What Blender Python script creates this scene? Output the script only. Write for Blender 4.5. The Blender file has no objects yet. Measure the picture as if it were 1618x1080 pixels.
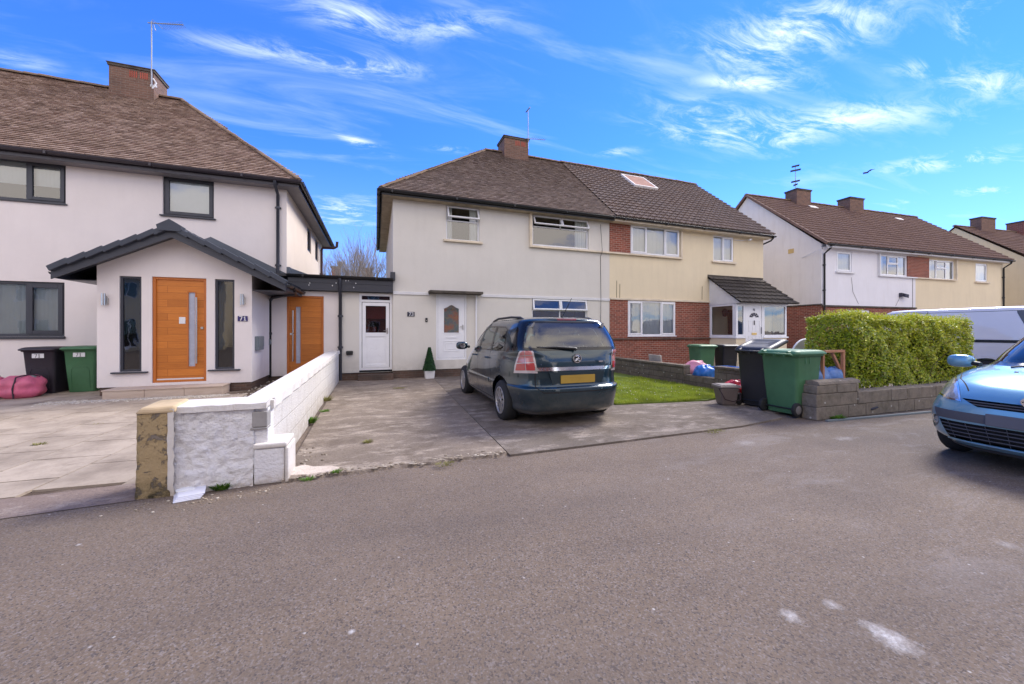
import bpy, bmesh, math, random
import numpy as np
from mathutils import Vector, Matrix
R = math.radians
random.seed(7)
scene = bpy.context.scene
COL = scene.collection

# ---------------------------------------------------------------- camera, world, sun, exposure
EYE = 1.48
YAW = R(19.76)
FPX = 600.0
cam_d = bpy.data.cameras.new("camera"); cam = bpy.data.objects.new("camera", cam_d); COL.objects.link(cam)
cam_d.sensor_width = 36; cam_d.lens = 36 * FPX / 1618.0
cam_d.shift_y = -18 / 1618.0
cam_d.clip_start = 0.05; cam_d.clip_end = 3000
cam.location = (0, 0, EYE); cam.rotation_euler = (R(90), 0, -YAW)
scene.camera = cam

SUN_EL = R(46); SUN_AZ = math.atan2(0.93, 0.30)          # azimuth clockwise from +Y
sd = Vector((math.sin(SUN_AZ) * math.cos(SUN_EL), math.cos(SUN_AZ) * math.cos(SUN_EL), math.sin(SUN_EL)))
sun_d = bpy.data.lights.new("sun", 'SUN'); sun = bpy.data.objects.new("sun", sun_d); COL.objects.link(sun)
sun_d.energy = 2.0; sun_d.angle = R(22); sun_d.color = (1.0, 0.94, 0.86)
sun.rotation_euler = sd.to_track_quat('Z', 'Y').to_euler(); sun.location = (10, 10, 30)

scene.view_settings.view_transform = 'Standard'
scene.view_settings.look = 'None'
scene.view_settings.gamma = 1.0
scene.view_settings.exposure = 1.36

cY, sY = math.cos(YAW), math.sin(YAW)
def ray(px, py):
    u = (px - 809) / FPX; v = (522 - py) / FPX
    return (u * cY + sY, cY - u * sY, v)

def make_world():
    w = bpy.data.worlds.new("World"); scene.world = w; w.use_nodes = True
    nt = w.node_tree; N = nt.nodes; L = nt.links; N.clear()
    out = N.new('ShaderNodeOutputWorld'); bg = N.new('ShaderNodeBackground'); bg.inputs['Strength'].default_value = 0.13
    L.new(bg.outputs[0], out.inputs[0])
    sky = N.new('ShaderNodeTexSky'); sky.sky_type = 'NISHITA'; sky.sun_disc = False
    sky.sun_elevation = SUN_EL; sky.sun_rotation = SUN_AZ
    sky.air_density = 1.0; sky.dust_density = 0.0; sky.ozone_density = 3.0
    tc = N.new('ShaderNodeTexCoord'); D = tc.outputs['Generated']
    def math_(op, a, b=None, clamp=False):
        n = N.new('ShaderNodeMath'); n.operation = op; n.use_clamp = clamp
        for i, v in enumerate((a, b)):
            if v is None: continue
            if isinstance(v, (int, float)): n.inputs[i].default_value = v
            else: L.new(v, n.inputs[i])
        return n.outputs[0]
    def dot(vec):
        n = N.new('ShaderNodeVectorMath'); n.operation = 'DOT_PRODUCT'
        L.new(D, n.inputs[0]); n.inputs[1].default_value = vec
        return n.outputs['Value']
    # saturate the blue
    gam = N.new('ShaderNodeMix'); gam.data_type = 'RGBA'; gam.blend_type = 'MULTIPLY'; gam.inputs[0].default_value = 1
    L.new(sky.outputs[0], gam.inputs[6]); gam.inputs[7].default_value = (0.21, 0.46, 0.97, 1)
    # cloud layer, flat sheet high above
    sep = N.new('ShaderNodeSeparateXYZ'); L.new(D, sep.inputs[0])
    zz = math_('ADD', math_('MAXIMUM', sep.outputs[2], 0.02), 0.12)
    comb = N.new('ShaderNodeCombineXYZ')
    L.new(math_('DIVIDE', sep.outputs[0], zz), comb.inputs[0]); L.new(math_('DIVIDE', sep.outputs[1], zz), comb.inputs[1])
    def noise(scale, loc, sc, rot, detail, rough, dist=0.0):
        mp = N.new('ShaderNodeMapping'); L.new(comb.outputs[0], mp.inputs[0])
        mp.inputs['Location'].default_value = loc; mp.inputs['Rotation'].default_value = (0, 0, rot); mp.inputs['Scale'].default_value = sc
        n = N.new('ShaderNodeTexNoise'); n.inputs['Scale'].default_value = scale; n.inputs['Detail'].default_value = detail
        n.inputs['Roughness'].default_value = rough; n.inputs['Distortion'].default_value = dist
        L.new(mp.outputs[0], n.inputs['Vector']); return n.outputs['Fac']
    def ramp(f, a, b):
        n = N.new('ShaderNodeMapRange'); n.inputs[1].default_value = a; n.inputs[2].default_value = b; n.clamp = True
        n.interpolation_type = 'SMOOTHSTEP'
        L.new(f, n.inputs[0]); return n.outputs[0]
    fine = noise(4.2, (0, 0, 0), (1.0, 2.6, 1), R(17), 13, 0.72, 0.8)
    streak = noise(1.6, (3, 1, 0), (0.6, 2.6, 1), R(12), 7, 0.6, 0.9)
    # wisps: (px, py, half-width, half-height, tilt, strength) given as directions of the real sky
    W = [(1290, 38, 150, 36, -8, 1.0), (1540, 25, 42, 38, -30, 1.0), (1180, 85, 110, 30, 14, .7), (1185, 131, 95, 9, 3, 1.0),
         (1330, 187, 170, 22, -4, .85), (1130, 190, 110, 26, 14, .7), (1230, 215, 60, 12, 0, .8), (1560, 127, 90, 20, 0, .85),
         (1450, 108, 60, 11, 0, .8), (1500, 255, 140, 12, -9, .85), (1560, 302, 60, 8, -4, .8), (1430, 322, 50, 8, 0, .6),
         (580, 104, 90, 15, 4, .95), (560, 28, 110, 20, 12, .85), (430, 78, 140, 13, 6, .65), (720, 38, 110, 15, -6, .6),
         (572, 226, 50, 7, 21, .9), (722, 236, 40, 4, 3, .9), (970, 240, 40, 6, -3, .6), (550, 335, 90, 22, 0, .75),
         (30, 95, 80, 12, 15, .4), (1100, 215, 130, 12, 10, .45)]
    acc = None
    for (px, py, hw, hh, tilt, st) in W:
        c = Vector(ray(px, py)); dist = c.length / FPX
        c.normalize(); a = Vector((cY, -sY, 0)); a = (a - c * a.dot(c)).normalized(); b = c.cross(a)
        b = -b if b.z < 0 else b
        t = R(-tilt); a2 = a * math.cos(t) + b * math.sin(t); b2 = -a * math.sin(t) + b * math.cos(t)
        cosv = FPX / math.hypot(FPX, math.hypot(px - 809, py - 522))
        k = cosv / FPX
        e = math_('ADD', math_('POWER', math_('MULTIPLY', dot(tuple(a2)), 1 / (hw * k * max(cosv, .55))), 2),
                  math_('POWER', math_('MULTIPLY', dot(tuple(b2)), 1 / (hh * k * 1.0)), 2))
        m = math_('MULTIPLY', math_('EXPONENT', math_('MULTIPLY', e, -1.05)), st)
        m = math_('MULTIPLY', m, math_('GREATER_THAN', dot(tuple(c)), 0.2))
        acc = m if acc is None else math_('ADD', acc, m)
    acc = math_('MINIMUM', acc, 1.05)
    wisps = math_('MULTIPLY', acc, ramp(math_('ADD', math_('MULTIPLY', fine, 0.6), math_('MULTIPLY', streak, 0.4)), 0.43, 0.62))
    thin = math_('MULTIPLY', ramp(streak, 0.46, 0.85), 0.32)
    low = math_('MULTIPLY', ramp(sep.outputs[2], 0.42, 0.02), 0.22)                 # pale air low down
    # unseen broad cloud added behind the photographer to whiten light on the fronts
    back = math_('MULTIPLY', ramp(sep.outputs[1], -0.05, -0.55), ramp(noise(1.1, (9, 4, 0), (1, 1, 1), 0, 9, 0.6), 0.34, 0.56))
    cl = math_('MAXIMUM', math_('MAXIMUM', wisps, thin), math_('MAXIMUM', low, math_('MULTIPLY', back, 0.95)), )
    mix = N.new('ShaderNodeMix'); mix.data_type = 'RGBA'
    L.new(math_('MINIMUM', cl, 0.93), mix.inputs[0]); L.new(gam.outputs[2], mix.inputs[6]); cm = N.new('ShaderNodeMix'); cm.data_type = 'RGBA'; L.new(ramp(sep.outputs[1], 0.05, -0.4), cm.inputs[0]); cm.inputs[6].default_value = (3.7, 4.2, 5.1, 1); cm.inputs[7].default_value = (7.4, 6.7, 6.0, 1); L.new(cm.outputs[2], mix.inputs[7])  # the added cloud behind is warmer and brighter, to fill the shaded fronts
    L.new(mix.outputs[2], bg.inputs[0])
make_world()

# ---------------------------------------------------------------- geometry helpers
class Frame:
    """a local frame (x right along the frontage, y away from the street)"""
    def __init__(s, ox=0, oy=0, rot=0):
        s.o = (ox, oy); s.rot = rot; s.c = math.cos(rot); s.s = math.sin(rot)
    def _l(s, px, py):
        rx, ry, rz = ray(px, py)
        ox, oy = -s.o[0], -s.o[1]
        return (ox * s.c + oy * s.s, -ox * s.s + oy * s.c), (rx * s.c + ry * s.s, -rx * s.s + ry * s.c, rz)
    def y(s, px, py, Y):                                  # -> x, z on the plane y = Y
        o, d = s._l(px, py); t = (Y - o[1]) / d[1]
        return o[0] + t * d[0], EYE + t * d[2]
    def x(s, px, py, X):                                  # -> y, z on the plane x = X
        o, d = s._l(px, py); t = (X - o[0]) / d[0]
        return o[1] + t * d[1], EYE + t * d[2]
    def g(s, px, py, z=0):
        o, d = s._l(px, py); t = (z - EYE) / d[2]
        return o[0] + t * d[0], o[1] + t * d[1]
W0 = Frame()

class MB:
    """collects shapes, then links them as ONE mesh object"""
    def __init__(s, T=None):
        s.v = []; s.f = []; s.m = []; s.sm = []; s.T = T or Matrix.Identity(4)
    def add(s, vs, fs, mat=0, smooth=False):
        b = len(s.v)
        s.v += [tuple(s.T @ Vector(v)) for v in vs]
        s.f += [tuple(b + i for i in f) for f in fs]
        s.m += [mat] * len(fs); s.sm += [smooth] * len(fs)
        return s
    def box(s, x0, x1, y0, y1, z0, z1, mat=0):
        vs = [(x, y, z) for x in (x0, x1) for y in (y0, y1) for z in (z0, z1)]
        return s.add(vs, [(0, 1, 3, 2), (4, 6, 7, 5), (0, 4, 5, 1), (2, 3, 7, 6), (0, 2, 6, 4), (1, 5, 7, 3)], mat)
    def obox(s, c, ax, ay, az, mat=0):                     # oriented box: centre and three half-axis vectors
        c, ax, ay, az = map(Vector, (c, ax, ay, az))
        vs = [tuple(c + ax * i + ay * j + az * k) for i in (-1, 1) for j in (-1, 1) for k in (-1, 1)]
        return s.add(vs, [(0, 1, 3, 2), (4, 6, 7, 5), (0, 4, 5, 1), (2, 3, 7, 6), (0, 2, 6, 4), (1, 5, 7, 3)], mat)
    def quad(s, a, b, c, d, mat=0): return s.add([a, b, c, d], [(0, 1, 2, 3)], mat)
    def prism(s, pts, axis, a, b, mat=0, smooth=False):    # closed 2D outline extruded along an axis
        n = len(pts)
        def p(q, t):
            return {'x': (t, q[0], q[1]), 'y': (q[0], t, q[1]), 'z': (q[0], q[1], t)}[axis]
        vs = [p(q, a) for q in pts] + [p(q, b) for q in pts]
        s.add(vs, [(i, (i + 1) % n, n + (i + 1) % n, n + i) for i in range(n)], mat, smooth)
        return s.add(vs, [tuple(range(n))[::-1], tuple(range(n, 2 * n))], mat)
    def tube(s, pts, r, n=8, mat=0, caps=True, smooth=True):
        pts = [Vector(p) for p in pts]
        rs = r if isinstance(r, (list, tuple)) else [r] * len(pts)
        vs = []; up0 = None
        for i, p in enumerate(pts):
            d = (pts[min(i + 1, len(pts) - 1)] - pts[max(i - 1, 0)]).normalized()
            if up0 is None: up0 = Vector((0, 0, 1)) if abs(d.z) < .9 else Vector((1, 0, 0))
            a = d.cross(up0).normalized(); b = a.cross(d).normalized(); up0 = b
            vs += [tuple(p + (a * math.cos(2 * math.pi * k / n) + b * math.sin(2 * math.pi * k / n)) * rs[i]) for k in range(n)]
        fs = []
        for i in range(len(pts) - 1):
            for k in range(n):
                k2 = (k + 1) % n; fs.append((i * n + k, i * n + k2, (i + 1) * n + k2, (i + 1) * n + k))
        s.add(vs, fs, mat, smooth)
        if caps:
            s.add([vs[k] for k in range(n)], [tuple(range(n))[::-1]], mat)
            s.add([vs[-n + k] for k in range(n)], [tuple(range(n))], mat)
        return s
    def lathe(s, c, prof, n=24, axis='z', mat=0, smooth=True, caps=True):  # profile of (radius, height)
        vs = []
        for (r, h) in prof:
            for k in range(n):
                a = 2 * math.pi * k / n; u, w = r * math.cos(a), r * math.sin(a)
                vs.append({'z': (c[0] + u, c[1] + w, c[2] + h), 'x': (c[0] + h, c[1] + u, c[2] + w), 'y': (c[0] + u, c[1] + h, c[2] + w)}[axis])
        fs = [(i * n + k, i * n + (k + 1) % n, (i + 1) * n + (k + 1) % n, (i + 1) * n + k) for i in range(len(prof) - 1) for k in range(n)]
        s.add(vs, fs, mat, smooth)
        if caps: s.add(vs[:n], [tuple(range(n))[::-1]], mat); s.add(vs[-n:], [tuple(range(n))], mat)
        return s
    def sbox(s, c, r, e=3.0, n=16, mat=0):               # rounded block
        vs = []
        for i in range(n + 1):
            th = math.pi * i / n
            for k in range(2 * n):
                a = math.pi * k / n; d = (math.sin(th) * math.cos(a), math.sin(th) * math.sin(a), math.cos(th)); L = sum(abs(q) ** e for q in d) ** (1 / e)
                vs.append(tuple(c[j] + d[j] / L * r[j] for j in range(3)))
        w = 2 * n
        return s.add(vs, [(i * w + k, (i + 1) * w + k, (i + 1) * w + (k + 1) % w, i * w + (k + 1) % w) for i in range(n) for k in range(w)], mat, True)
    def blob(s, c, r, seed=0, n=14, amp=.25, mat=0, freq=2.0, flat=True):  # crumpled lump
        rnd = random.Random(seed); ph = [(rnd.uniform(0, 6.3), rnd.uniform(.6, 1.8) * freq, Vector((rnd.gauss(0, 1), rnd.gauss(0, 1), rnd.gauss(0, 1))).normalized()) for _ in range(9)]
        vs = []; m = n; 
        for i in range(m + 1):
            th = math.pi * i / m
            for k in range(2 * n):
                a = math.pi * k / n; d = Vector((math.sin(th) * math.cos(a), math.sin(th) * math.sin(a), math.cos(th)))
                h = sum(abs(math.sin(p + f * 2.2 * d.dot(u))) for p, f, u in ph) / 9 - .6
                q = 1 + amp * 2 * h
                z = d.z * r[2] * q
                if flat and z < -r[2] * .55: z = -r[2] * .55
                vs.append((c[0] + d.x * r[0] * q, c[1] + d.y * r[1] * q, c[2] + z + (r[2] * .55 if flat else 0)))
        w = 2 * n
        return s.add(vs, [(i * w + k, (i + 1) * w + k, (i + 1) * w + (k + 1) % w, i * w + (k + 1) % w) for i in range(m) for k in range(w)], mat, True)
    def build(s, name, mats, parent=None, bevel=0, base=None, merge=False):
        me = bpy.data.meshes.new(name)
        b = Vector(parent['_b']) if parent is not None and '_b' in parent else Vector((0, 0, 0))
        vs = [(v[0] - b[0], v[1] - b[1], v[2] - b[2]) for v in s.v]
        if base is not None and parent is None:
            vs = [(v[0] - base[0], v[1] - base[1], v[2] - base[2]) for v in s.v]
        me.from_pydata(vs, [], s.f); me.validate()
        mats = mats if isinstance(mats, (list, tuple)) else [mats]
        for m in mats: me.materials.append(m)
        if len(me.polygons) == len(s.f):
            me.polygons.foreach_set('material_index', s.m); me.polygons.foreach_set('use_smooth', s.sm)
        if merge:
            bm = bmesh.new(); bm.from_mesh(me); bmesh.ops.remove_doubles(bm, verts=bm.verts, dist=1e-4)
            bmesh.ops.recalc_face_normals(bm, faces=bm.faces); bm.to_mesh(me); bm.free()
        o = bpy.data.objects.new(name, me); COL.objects.link(o)
        if parent is not None:
            o.parent = parent; o['_b'] = parent.get('_b', (0, 0, 0))
        elif base is not None:
            o.location = base
        if bevel:
            md = o.modifiers.new('bevel', 'BEVEL'); md.width = bevel; md.segments = 2; md.limit_method = 'ANGLE'; md.angle_limit = R(40)
        return o

def tag(o, label=None, cat=None, group=None, kind=None):
    if label: o['label'] = label
    if cat: o['category'] = cat
    if group: o['group'] = group
    if kind: o['kind'] = kind
    return o
def thing(name, label, cat, base=(0, 0, 0), group=None, rot=0, local=False):
    """Empty at the base; parts are given in world coordinates unless local"""
    o = bpy.data.objects.new(name, None); COL.objects.link(o); o.location = base; o.rotation_euler = (0, 0, rot)
    o.empty_display_size = .2
    o['_b'] = (0, 0, 0) if local else tuple(base)
    return tag(o, label, cat, group)

# ---------------------------------------------------------------- material helpers
class NT:
    def __init__(s, name):
        s.m = bpy.data.materials.new(name); s.m.use_nodes = True; s.n = s.m.node_tree.nodes; s.l = s.m.node_tree.links
        s.p = s.n['Principled BSDF']; s.out = s.n['Material Output']
        s.tc = s.n.new('ShaderNodeTexCoord'); s.obj = s.tc.outputs['Object']
    def lk(s, a, b):
        if isinstance(a, (int, float)): b.default_value = a
        elif isinstance(a, tuple): b.default_value = a if len(a) == 4 or b.type == 'VECTOR' else (*a, 1)
        else: s.l.new(a, b)
    def math(s, op, a, b=0.0, c=None):
        n = s.n.new('ShaderNodeMath'); n.operation = op; s.lk(a, n.inputs[0]); s.lk(b, n.inputs[1])
        if c is not None: s.lk(c, n.inputs[2])
        return n.outputs[0]
    def mapping(s, vec=None, sc=(1, 1, 1), loc=(0, 0, 0), rot=(0, 0, 0)):
        n = s.n.new('ShaderNodeMapping'); s.l.new(vec or s.obj, n.inputs[0]); n.inputs['Scale'].default_value = sc
        n.inputs['Location'].default_value = loc; n.inputs['Rotation'].default_value = rot; return n.outputs[0]
    def noise(s, scale, detail=4, rough=.55, vec=None, dist=0):
        n = s.n.new('ShaderNodeTexNoise'); n.inputs['Scale'].default_value = scale; n.inputs['Detail'].default_value = detail
        n.inputs['Roughness'].default_value = rough; n.inputs['Distortion'].default_value = dist
        s.l.new(vec or s.obj, n.inputs['Vector']); return n.outputs['Fac']
    def voronoi(s, scale, feat='F1', vec=None, out='Distance'):
        n = s.n.new('ShaderNodeTexVoronoi'); n.feature = feat; n.inputs['Scale'].default_value = scale
        s.l.new(vec or s.obj, n.inputs['Vector']); return n.outputs[out]
    def ramp(s, f, a, b, lo=0.0, hi=1.0):
        n = s.n.new('ShaderNodeMapRange'); n.clamp = True; s.lk(f, n.inputs[0])
        n.inputs[1].default_value = a; n.inputs[2].default_value = b; n.inputs[3].default_value = lo; n.inputs[4].default_value = hi
        return n.outputs[0]
    def mix(s, f, a, b, mode='MIX'):
        n = s.n.new('ShaderNodeMix'); n.data_type = 'RGBA'; n.blend_type = mode
        s.lk(f, n.inputs[0]); s.lk(a, n.inputs[6]); s.lk(b, n.inputs[7]); return n.outputs[2]
    def bump(s, h, strength=.5, dist=.01, prev=None):
        n = s.n.new('ShaderNodeBump'); n.inputs['Strength'].default_value = strength; n.inputs['Distance'].default_value = dist
        s.l.new(h, n.inputs['Height'])
        if prev: s.l.new(prev, n.inputs['Normal'])
        return n.outputs[0]
    def fin(s, col=None, rough=None, norm=None, **kw):
        if col is not None: s.lk(col, s.p.inputs['Base Color'])
        if rough is not None: s.lk(rough, s.p.inputs['Roughness'])
        if norm is not None: s.l.new(norm, s.p.inputs['Normal'])
        for k, v in kw.items(): s.lk(v, s.p.inputs[k.replace('_', ' ')])
        return s.m
    def island(s):
        g = s.n.new('ShaderNodeNewGeometry'); return g.outputs['Random Per Island']
    def xyz(s, vec=None):
        n = s.n.new('ShaderNodeSeparateXYZ'); s.l.new(vec or s.obj, n.inputs[0]); return n.outputs
    def wallvec(s):                                        # (x + y, z) for upright walls
        o = s.xyz(); c = s.n.new('ShaderNodeCombineXYZ'); s.l.new(s.math('ADD', o[0], o[1]), c.inputs[0]); s.l.new(o[2], c.inputs[1])
        return c.outputs[0]

def plain(name, col, rough=.5, metal=0.0, bump=0, bscale=80, var=.06, spec=None, coat=0.0):
    t = NT(name); n = t.noise(3.1, 5, .6)
    c = t.mix(t.ramp(n, .3, .7), tuple(x * (1 - var * 1.5) for x in col), tuple(min(1, x * (1 + var)) for x in col))
    kw = {}
    if spec is not None: kw['Specular_IOR_Level'] = spec
    if coat: kw['Coat_Weight'] = coat; kw['Coat_Roughness'] = .04
    nm = t.bump(t.noise(bscale, 4, .6), bump, .004) if bump else None
    return t.fin(c, t.ramp(t.noise(9, 3), .2, .8, max(0, rough - .06), rough + .08), nm, Metallic=metal, **kw)

def render_wall(name, col, dark, bump=.35, grime=.35, scale=55, streak=True, foot=1.0):
    t = NT(name)
    base = t.mix(t.ramp(t.noise(.9, 6, .6), .35, .7), tuple(x * .93 for x in col), col)
    st = t.noise(2.0, 6, .6, t.mapping(sc=(2.2, 2.2, .35)))
    base = t.mix(t.ramp(st, .50, .80, 0, grime if streak else grime * .4), base, dark)
    spots = t.noise(14, 6, .7)
    base = t.mix(t.ramp(spots, .64, .78, 0, grime * .8), base, dark)
    z = t.xyz()[2]                                                     # splash dirt at the foot of the wall
    base = t.mix(t.math('MULTIPLY', t.ramp(z, .75, .22), t.ramp(t.noise(5, 5, .7), .38, .62, .05 * foot, .8 * foot)), base, tuple(x * .75 for x in dark))
    b = t.bump(t.noise(scale, 6, .7), bump, .006); b = t.bump(t.noise(3, 3), .12, .05, b)
    return t.fin(base, .9, b, Specular_IOR_Level=.25)

def brick(name, c1, c2, mortar, grime=.3, w=.225, h=.075, bump=.6):
    t = NT(name); v = t.wallvec()
    n = t.n.new('ShaderNodeTexBrick'); t.l.new(v, n.inputs['Vector']); n.offset = .5; n.squash = 1
    n.inputs['Color1'].default_value = (*c1, 1); n.inputs['Color2'].default_value = (*c2, 1); n.inputs['Mortar'].default_value = (*mortar, 1)
    n.inputs['Scale'].default_value = 1; n.inputs['Brick Width'].default_value = w; n.inputs['Row Height'].default_value = h
    n.inputs['Mortar Size'].default_value = .007; n.inputs['Mortar Smooth'].default_value = .2; n.inputs['Bias'].default_value = 0
    c = t.mix(t.ramp(t.noise(11, 5, .7, t.mapping(v, (1, 3, 1))), .35, .75, 0, .65), n.outputs['Color'], tuple(x * .45 for x in c1))
    c = t.mix(t.ramp(t.noise(1.3, 5), .45, .7, 0, grime), c, (.05, .045, .04))
    h1 = t.math('SUBTRACT', 1.0, n.outputs['Fac'])
    b = t.bump(h1, bump, .006); b = t.bump(t.noise(60, 4), .3, .004, b)
    return t.fin(c, .88, b, Specular_IOR_Level=.25)

def roof_mat(name, cols, lichen=.3, moss=(.17, .085, .03)):
    t = NT(name); i = t.island()
    r = t.n.new('ShaderNodeValToRGB'); t.l.new(i, r.inputs[0]); e = r.color_ramp
    e.elements[0].color = (*cols[0], 1); e.elements[0].position = 0; e.elements[1].color = (*cols[-1], 1); e.elements[1].position = 1
    for k, c in enumerate(cols[1:-1]):
        q = e.elements.new((k + 1) / (len(cols) - 1)); q.color = (*c, 1)
    c = t.mix(t.ramp(t.noise(16, 6, .7), .4, .75, 0, .5), r.outputs[0], tuple(x * .4 for x in cols[0]))
    c = t.mix(t.ramp(t.noise(1.1, 6, .65), .42, .74, 0, lichen), c, moss)
    c = t.mix(t.ramp(t.voronoi(9), .10, .04, 0, .35), c, (.42, .38, .33))
    return t.fin(c, .92, t.bump(t.noise(70, 4), .4, .004), Specular_IOR_Level=.2)

M = {}
def mats():
    M['render_pink'] = render_wall('grey_pink_render', (.79, .725, .695), (.60, .54, .52), .25, .16, 60, foot=.25)
    M['render_side'] = render_wall('sunlit_pink_render', (.76, .66, .57), (.55, .46, .40), .25, .2, 60, foot=.3)  # pink render with the side wall's warm sunlight put into its colour
    M['render_grey'] = render_wall('warm_grey_render', (.67, .635, .575), (.48, .44, .38), .2, .16, 50, foot=.5)
    M['render_cream'] = render_wall('cream_render', (.76, .65, .455), (.52, .43, .30), .25, .25, 50)
    M['render_white'] = render_wall('white_render', (.78, .77, .80), (.58, .54, .52), .2, .25, 50)
    M['render_gable'] = render_wall('weathered_white_render', (.77, .72, .66), (.54, .48, .41), .5, .4, 24)
    M['render_yellow'] = render_wall('yellow_cream_render', (.68, .56, .36), (.45, .36, .22), .25, .25, 50)
    M['brick_red'] = brick('red_brick', (.36, .105, .065), (.20, .06, .04), (.46, .37, .30), .25)
    M['brick_dark'] = brick('dark_brick', (.17, .09, .06), (.10, .06, .045), (.20, .17, .15), .5)
    M['brick_chim'] = brick('chimney_brick', (.25, .14, .10), (.17, .10, .075), (.26, .21, .17), .35)
    M['plinth'] = brick('plinth_brick', (.16, .10, .075), (.11, .07, .055), (.16, .13, .11), .6)
    M['tile_old'] = roof_mat('old_brown_tile', [(.20, .135, .105), (.31, .22, .17), (.42, .31, .25), (.24, .155, .12)], .25, (.22, .14, .08))
    M['tile_mid'] = roof_mat('brown_grey_tile', [(.15, .112, .095), (.20, .152, .13), (.255, .195, .165), (.165, .115, .097)], .3, (.17, .12, .08))
    M['tile_new'] = roof_mat('interlocking_tile', [(.165, .125, .107), (.19, .146, .125), (.215, .165, .142)], .3, (.2, .11, .06))
    M['tile_third'] = roof_mat('red_brown_interlocking_tile', [(.18, .11, .085), (.205, .128, .10), (.225, .145, .117)], .3, (.25, .15, .08))
    M['tile_slate'] = roof_mat('dark_grey_tile', [(.03, .034, .045), (.045, .05, .062), (.06, .063, .072)], .08, (.1, .1, .1))
    M['tile_porch'] = roof_mat('porch_brown_tile', [(.06, .052, .047), (.075, .065, .057), (.09, .078, .068)], .2, (.1, .08, .06))
    M['ridge_old'] = roof_mat('mossy_ridge_tile', [(.17, .125, .095), (.22, .155, .11), (.26, .18, .12)], .5, (.20, .12, .045))
    M['anthracite'] = plain('anthracite_plastic', (.038, .04, .052), .38)
    M['purple_black'] = plain('dark_gutter_plastic', (.035, .028, .036), .34)
    M['black'] = plain('black_plastic', (.012, .012, .013), .42)
    M['brown_pipe'] = plain('brown_pipe_plastic', (.07, .03, .03), .4)
    M['upvc'] = plain('white_upvc', (.78, .78, .80), .3, var=.03)
    M['upvc_soft'] = plain('weathered_white_upvc', (.68, .67, .67), .42, var=.05)
    M['cream_trim'] = plain('cream_painted_trim', (.70, .60, .45), .7, bump=.2, var=.12)
    M['grey_soffit'] = plain('grey_soffit_board', (.22, .20, .21), .55)
    M['tan_soffit'] = plain('tan_soffit_board', (.36, .29, .20), .7, var=.2)
    M['steel'] = plain('brushed_steel', (.55, .54, .52), .3, 1.0)
    M['alu'] = plain('aerial_aluminium', (.32, .33, .35), .4, .7)
    M['concrete'] = plain('pale_concrete', (.42, .38, .33), .9, bump=.5, bscale=60, var=.2)
    M['canopy'] = plain('dirty_canopy_concrete', (.09, .075, .06), .95, bump=.6, bscale=50, var=.4)
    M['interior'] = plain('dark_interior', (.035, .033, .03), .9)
    M['curtain'] = plain('white_net_curtain', (.80, .80, .78), .9, var=.03)
    M['blind'] = plain('pale_blind', (.74, .75, .74), .85, var=.03)
    M['frost'] = plain('frosted_white_panel', (.82, .84, .86), .6, var=.03)
    M['wood_fence'] = plain('bare_timber', (.42, .19, .10), .75, bump=.3, var=.2)
    M['tyre'] = plain('tyre_rubber', (.018, .018, .019), .85, bump=.2, bscale=60)
    M['alu_wheel'] = plain('dusty_alloy', (.42, .40, .38), .42, .6, var=.15)
    M['chrome'] = plain('chrome', (.75, .75, .76), .12, 1.0, var=.02)
    M['label_white'] = plain('white_sticker', (.72, .72, .72), .6, var=.02)
    M['ink'] = plain('dark_marker_ink', (.03, .03, .05), .7)
    M['seam'] = plain('panel_gap', (.006, .006, .007), .8)
    # glass: mirror-like coat over see-through
    def glass(name, tint=(.85, .9, .9), refl=.9, ior=1.5, wav=.0, dark=None):
        t = NT(name); n = t.n
        tr = n.new('ShaderNodeBsdfTransparent'); tr.inputs[0].default_value = (*tint, 1)
        gl = n.new('ShaderNodeBsdfGlossy'); gl.inputs['Roughness'].default_value = .02; gl.inputs[0].default_value = (refl, refl, refl, 1)
        fr = n.new('ShaderNodeFresnel'); fr.inputs[0].default_value = ior
        mx = n.new('ShaderNodeMixShader'); t.l.new(t.math('MINIMUM', t.math('MULTIPLY', fr.outputs[0], 1.9), 1.0), mx.inputs[0])
        t.l.new(tr.outputs[0], mx.inputs[1]); t.l.new(gl.outputs[0], mx.inputs[2]); t.l.new(mx.outputs[0], t.out.inputs[0])
        if wav:
            b = t.bump(t.noise(2.2, 2), wav, .05); t.l.new(b, gl.inputs['Normal'])
        return t.m
    M['glass'] = glass('window_glass', ior=1.75, wav=.035)
    M['car_glass'] = glass('car_glass', (.36, .50, .49), .75, 1.42); M['rear_glass'] = glass('tinted_rear_glass', (.24, .34, .33), 1.0, 1.6)
    M['lamp_glass'] = glass('lamp_glass', (.9, .92, .94), .9, 1.5)
    # orange wood door with horizontal grain
    t = NT('orange_oak_veneer'); v = t.mapping(sc=(1, 1, 26))
    c = t.mix(t.ramp(t.noise(2.4, 6, .65, v, .6), .3, .7), (.50, .150, .018), (.66, .225, .03))
    c = t.mix(t.ramp(t.noise(9, 4, .6, t.mapping(sc=(1, 1, 9))), .55, .75, 0, .45), c, (.36, .09, .01))
    bk = t.n.new('ShaderNodeTexBrick'); t.l.new(t.wallvec(), bk.inputs['Vector']); bk.inputs['Scale'].default_value = 1; bk.inputs['Brick Width'].default_value = 9; bk.inputs['Row Height'].default_value = .155; bk.inputs['Mortar Size'].default_value = .0035; bk.offset = .37
    bk.inputs['Color1'].default_value = (1, 1, 1, 1); bk.inputs['Color2'].default_value = (.78, .74, .66, 1); bk.inputs['Mortar'].default_value = (.55, .45, .35, 1); c = t.mix(1.0, c, bk.outputs['Color'], 'MULTIPLY')
    M['oak'] = t.fin(c, .38, t.bump(t.noise(30, 4, .6, v), .1, .002))
    t = NT('orange_oak_frame'); v = t.mapping(sc=(26, 26, 1))
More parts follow.
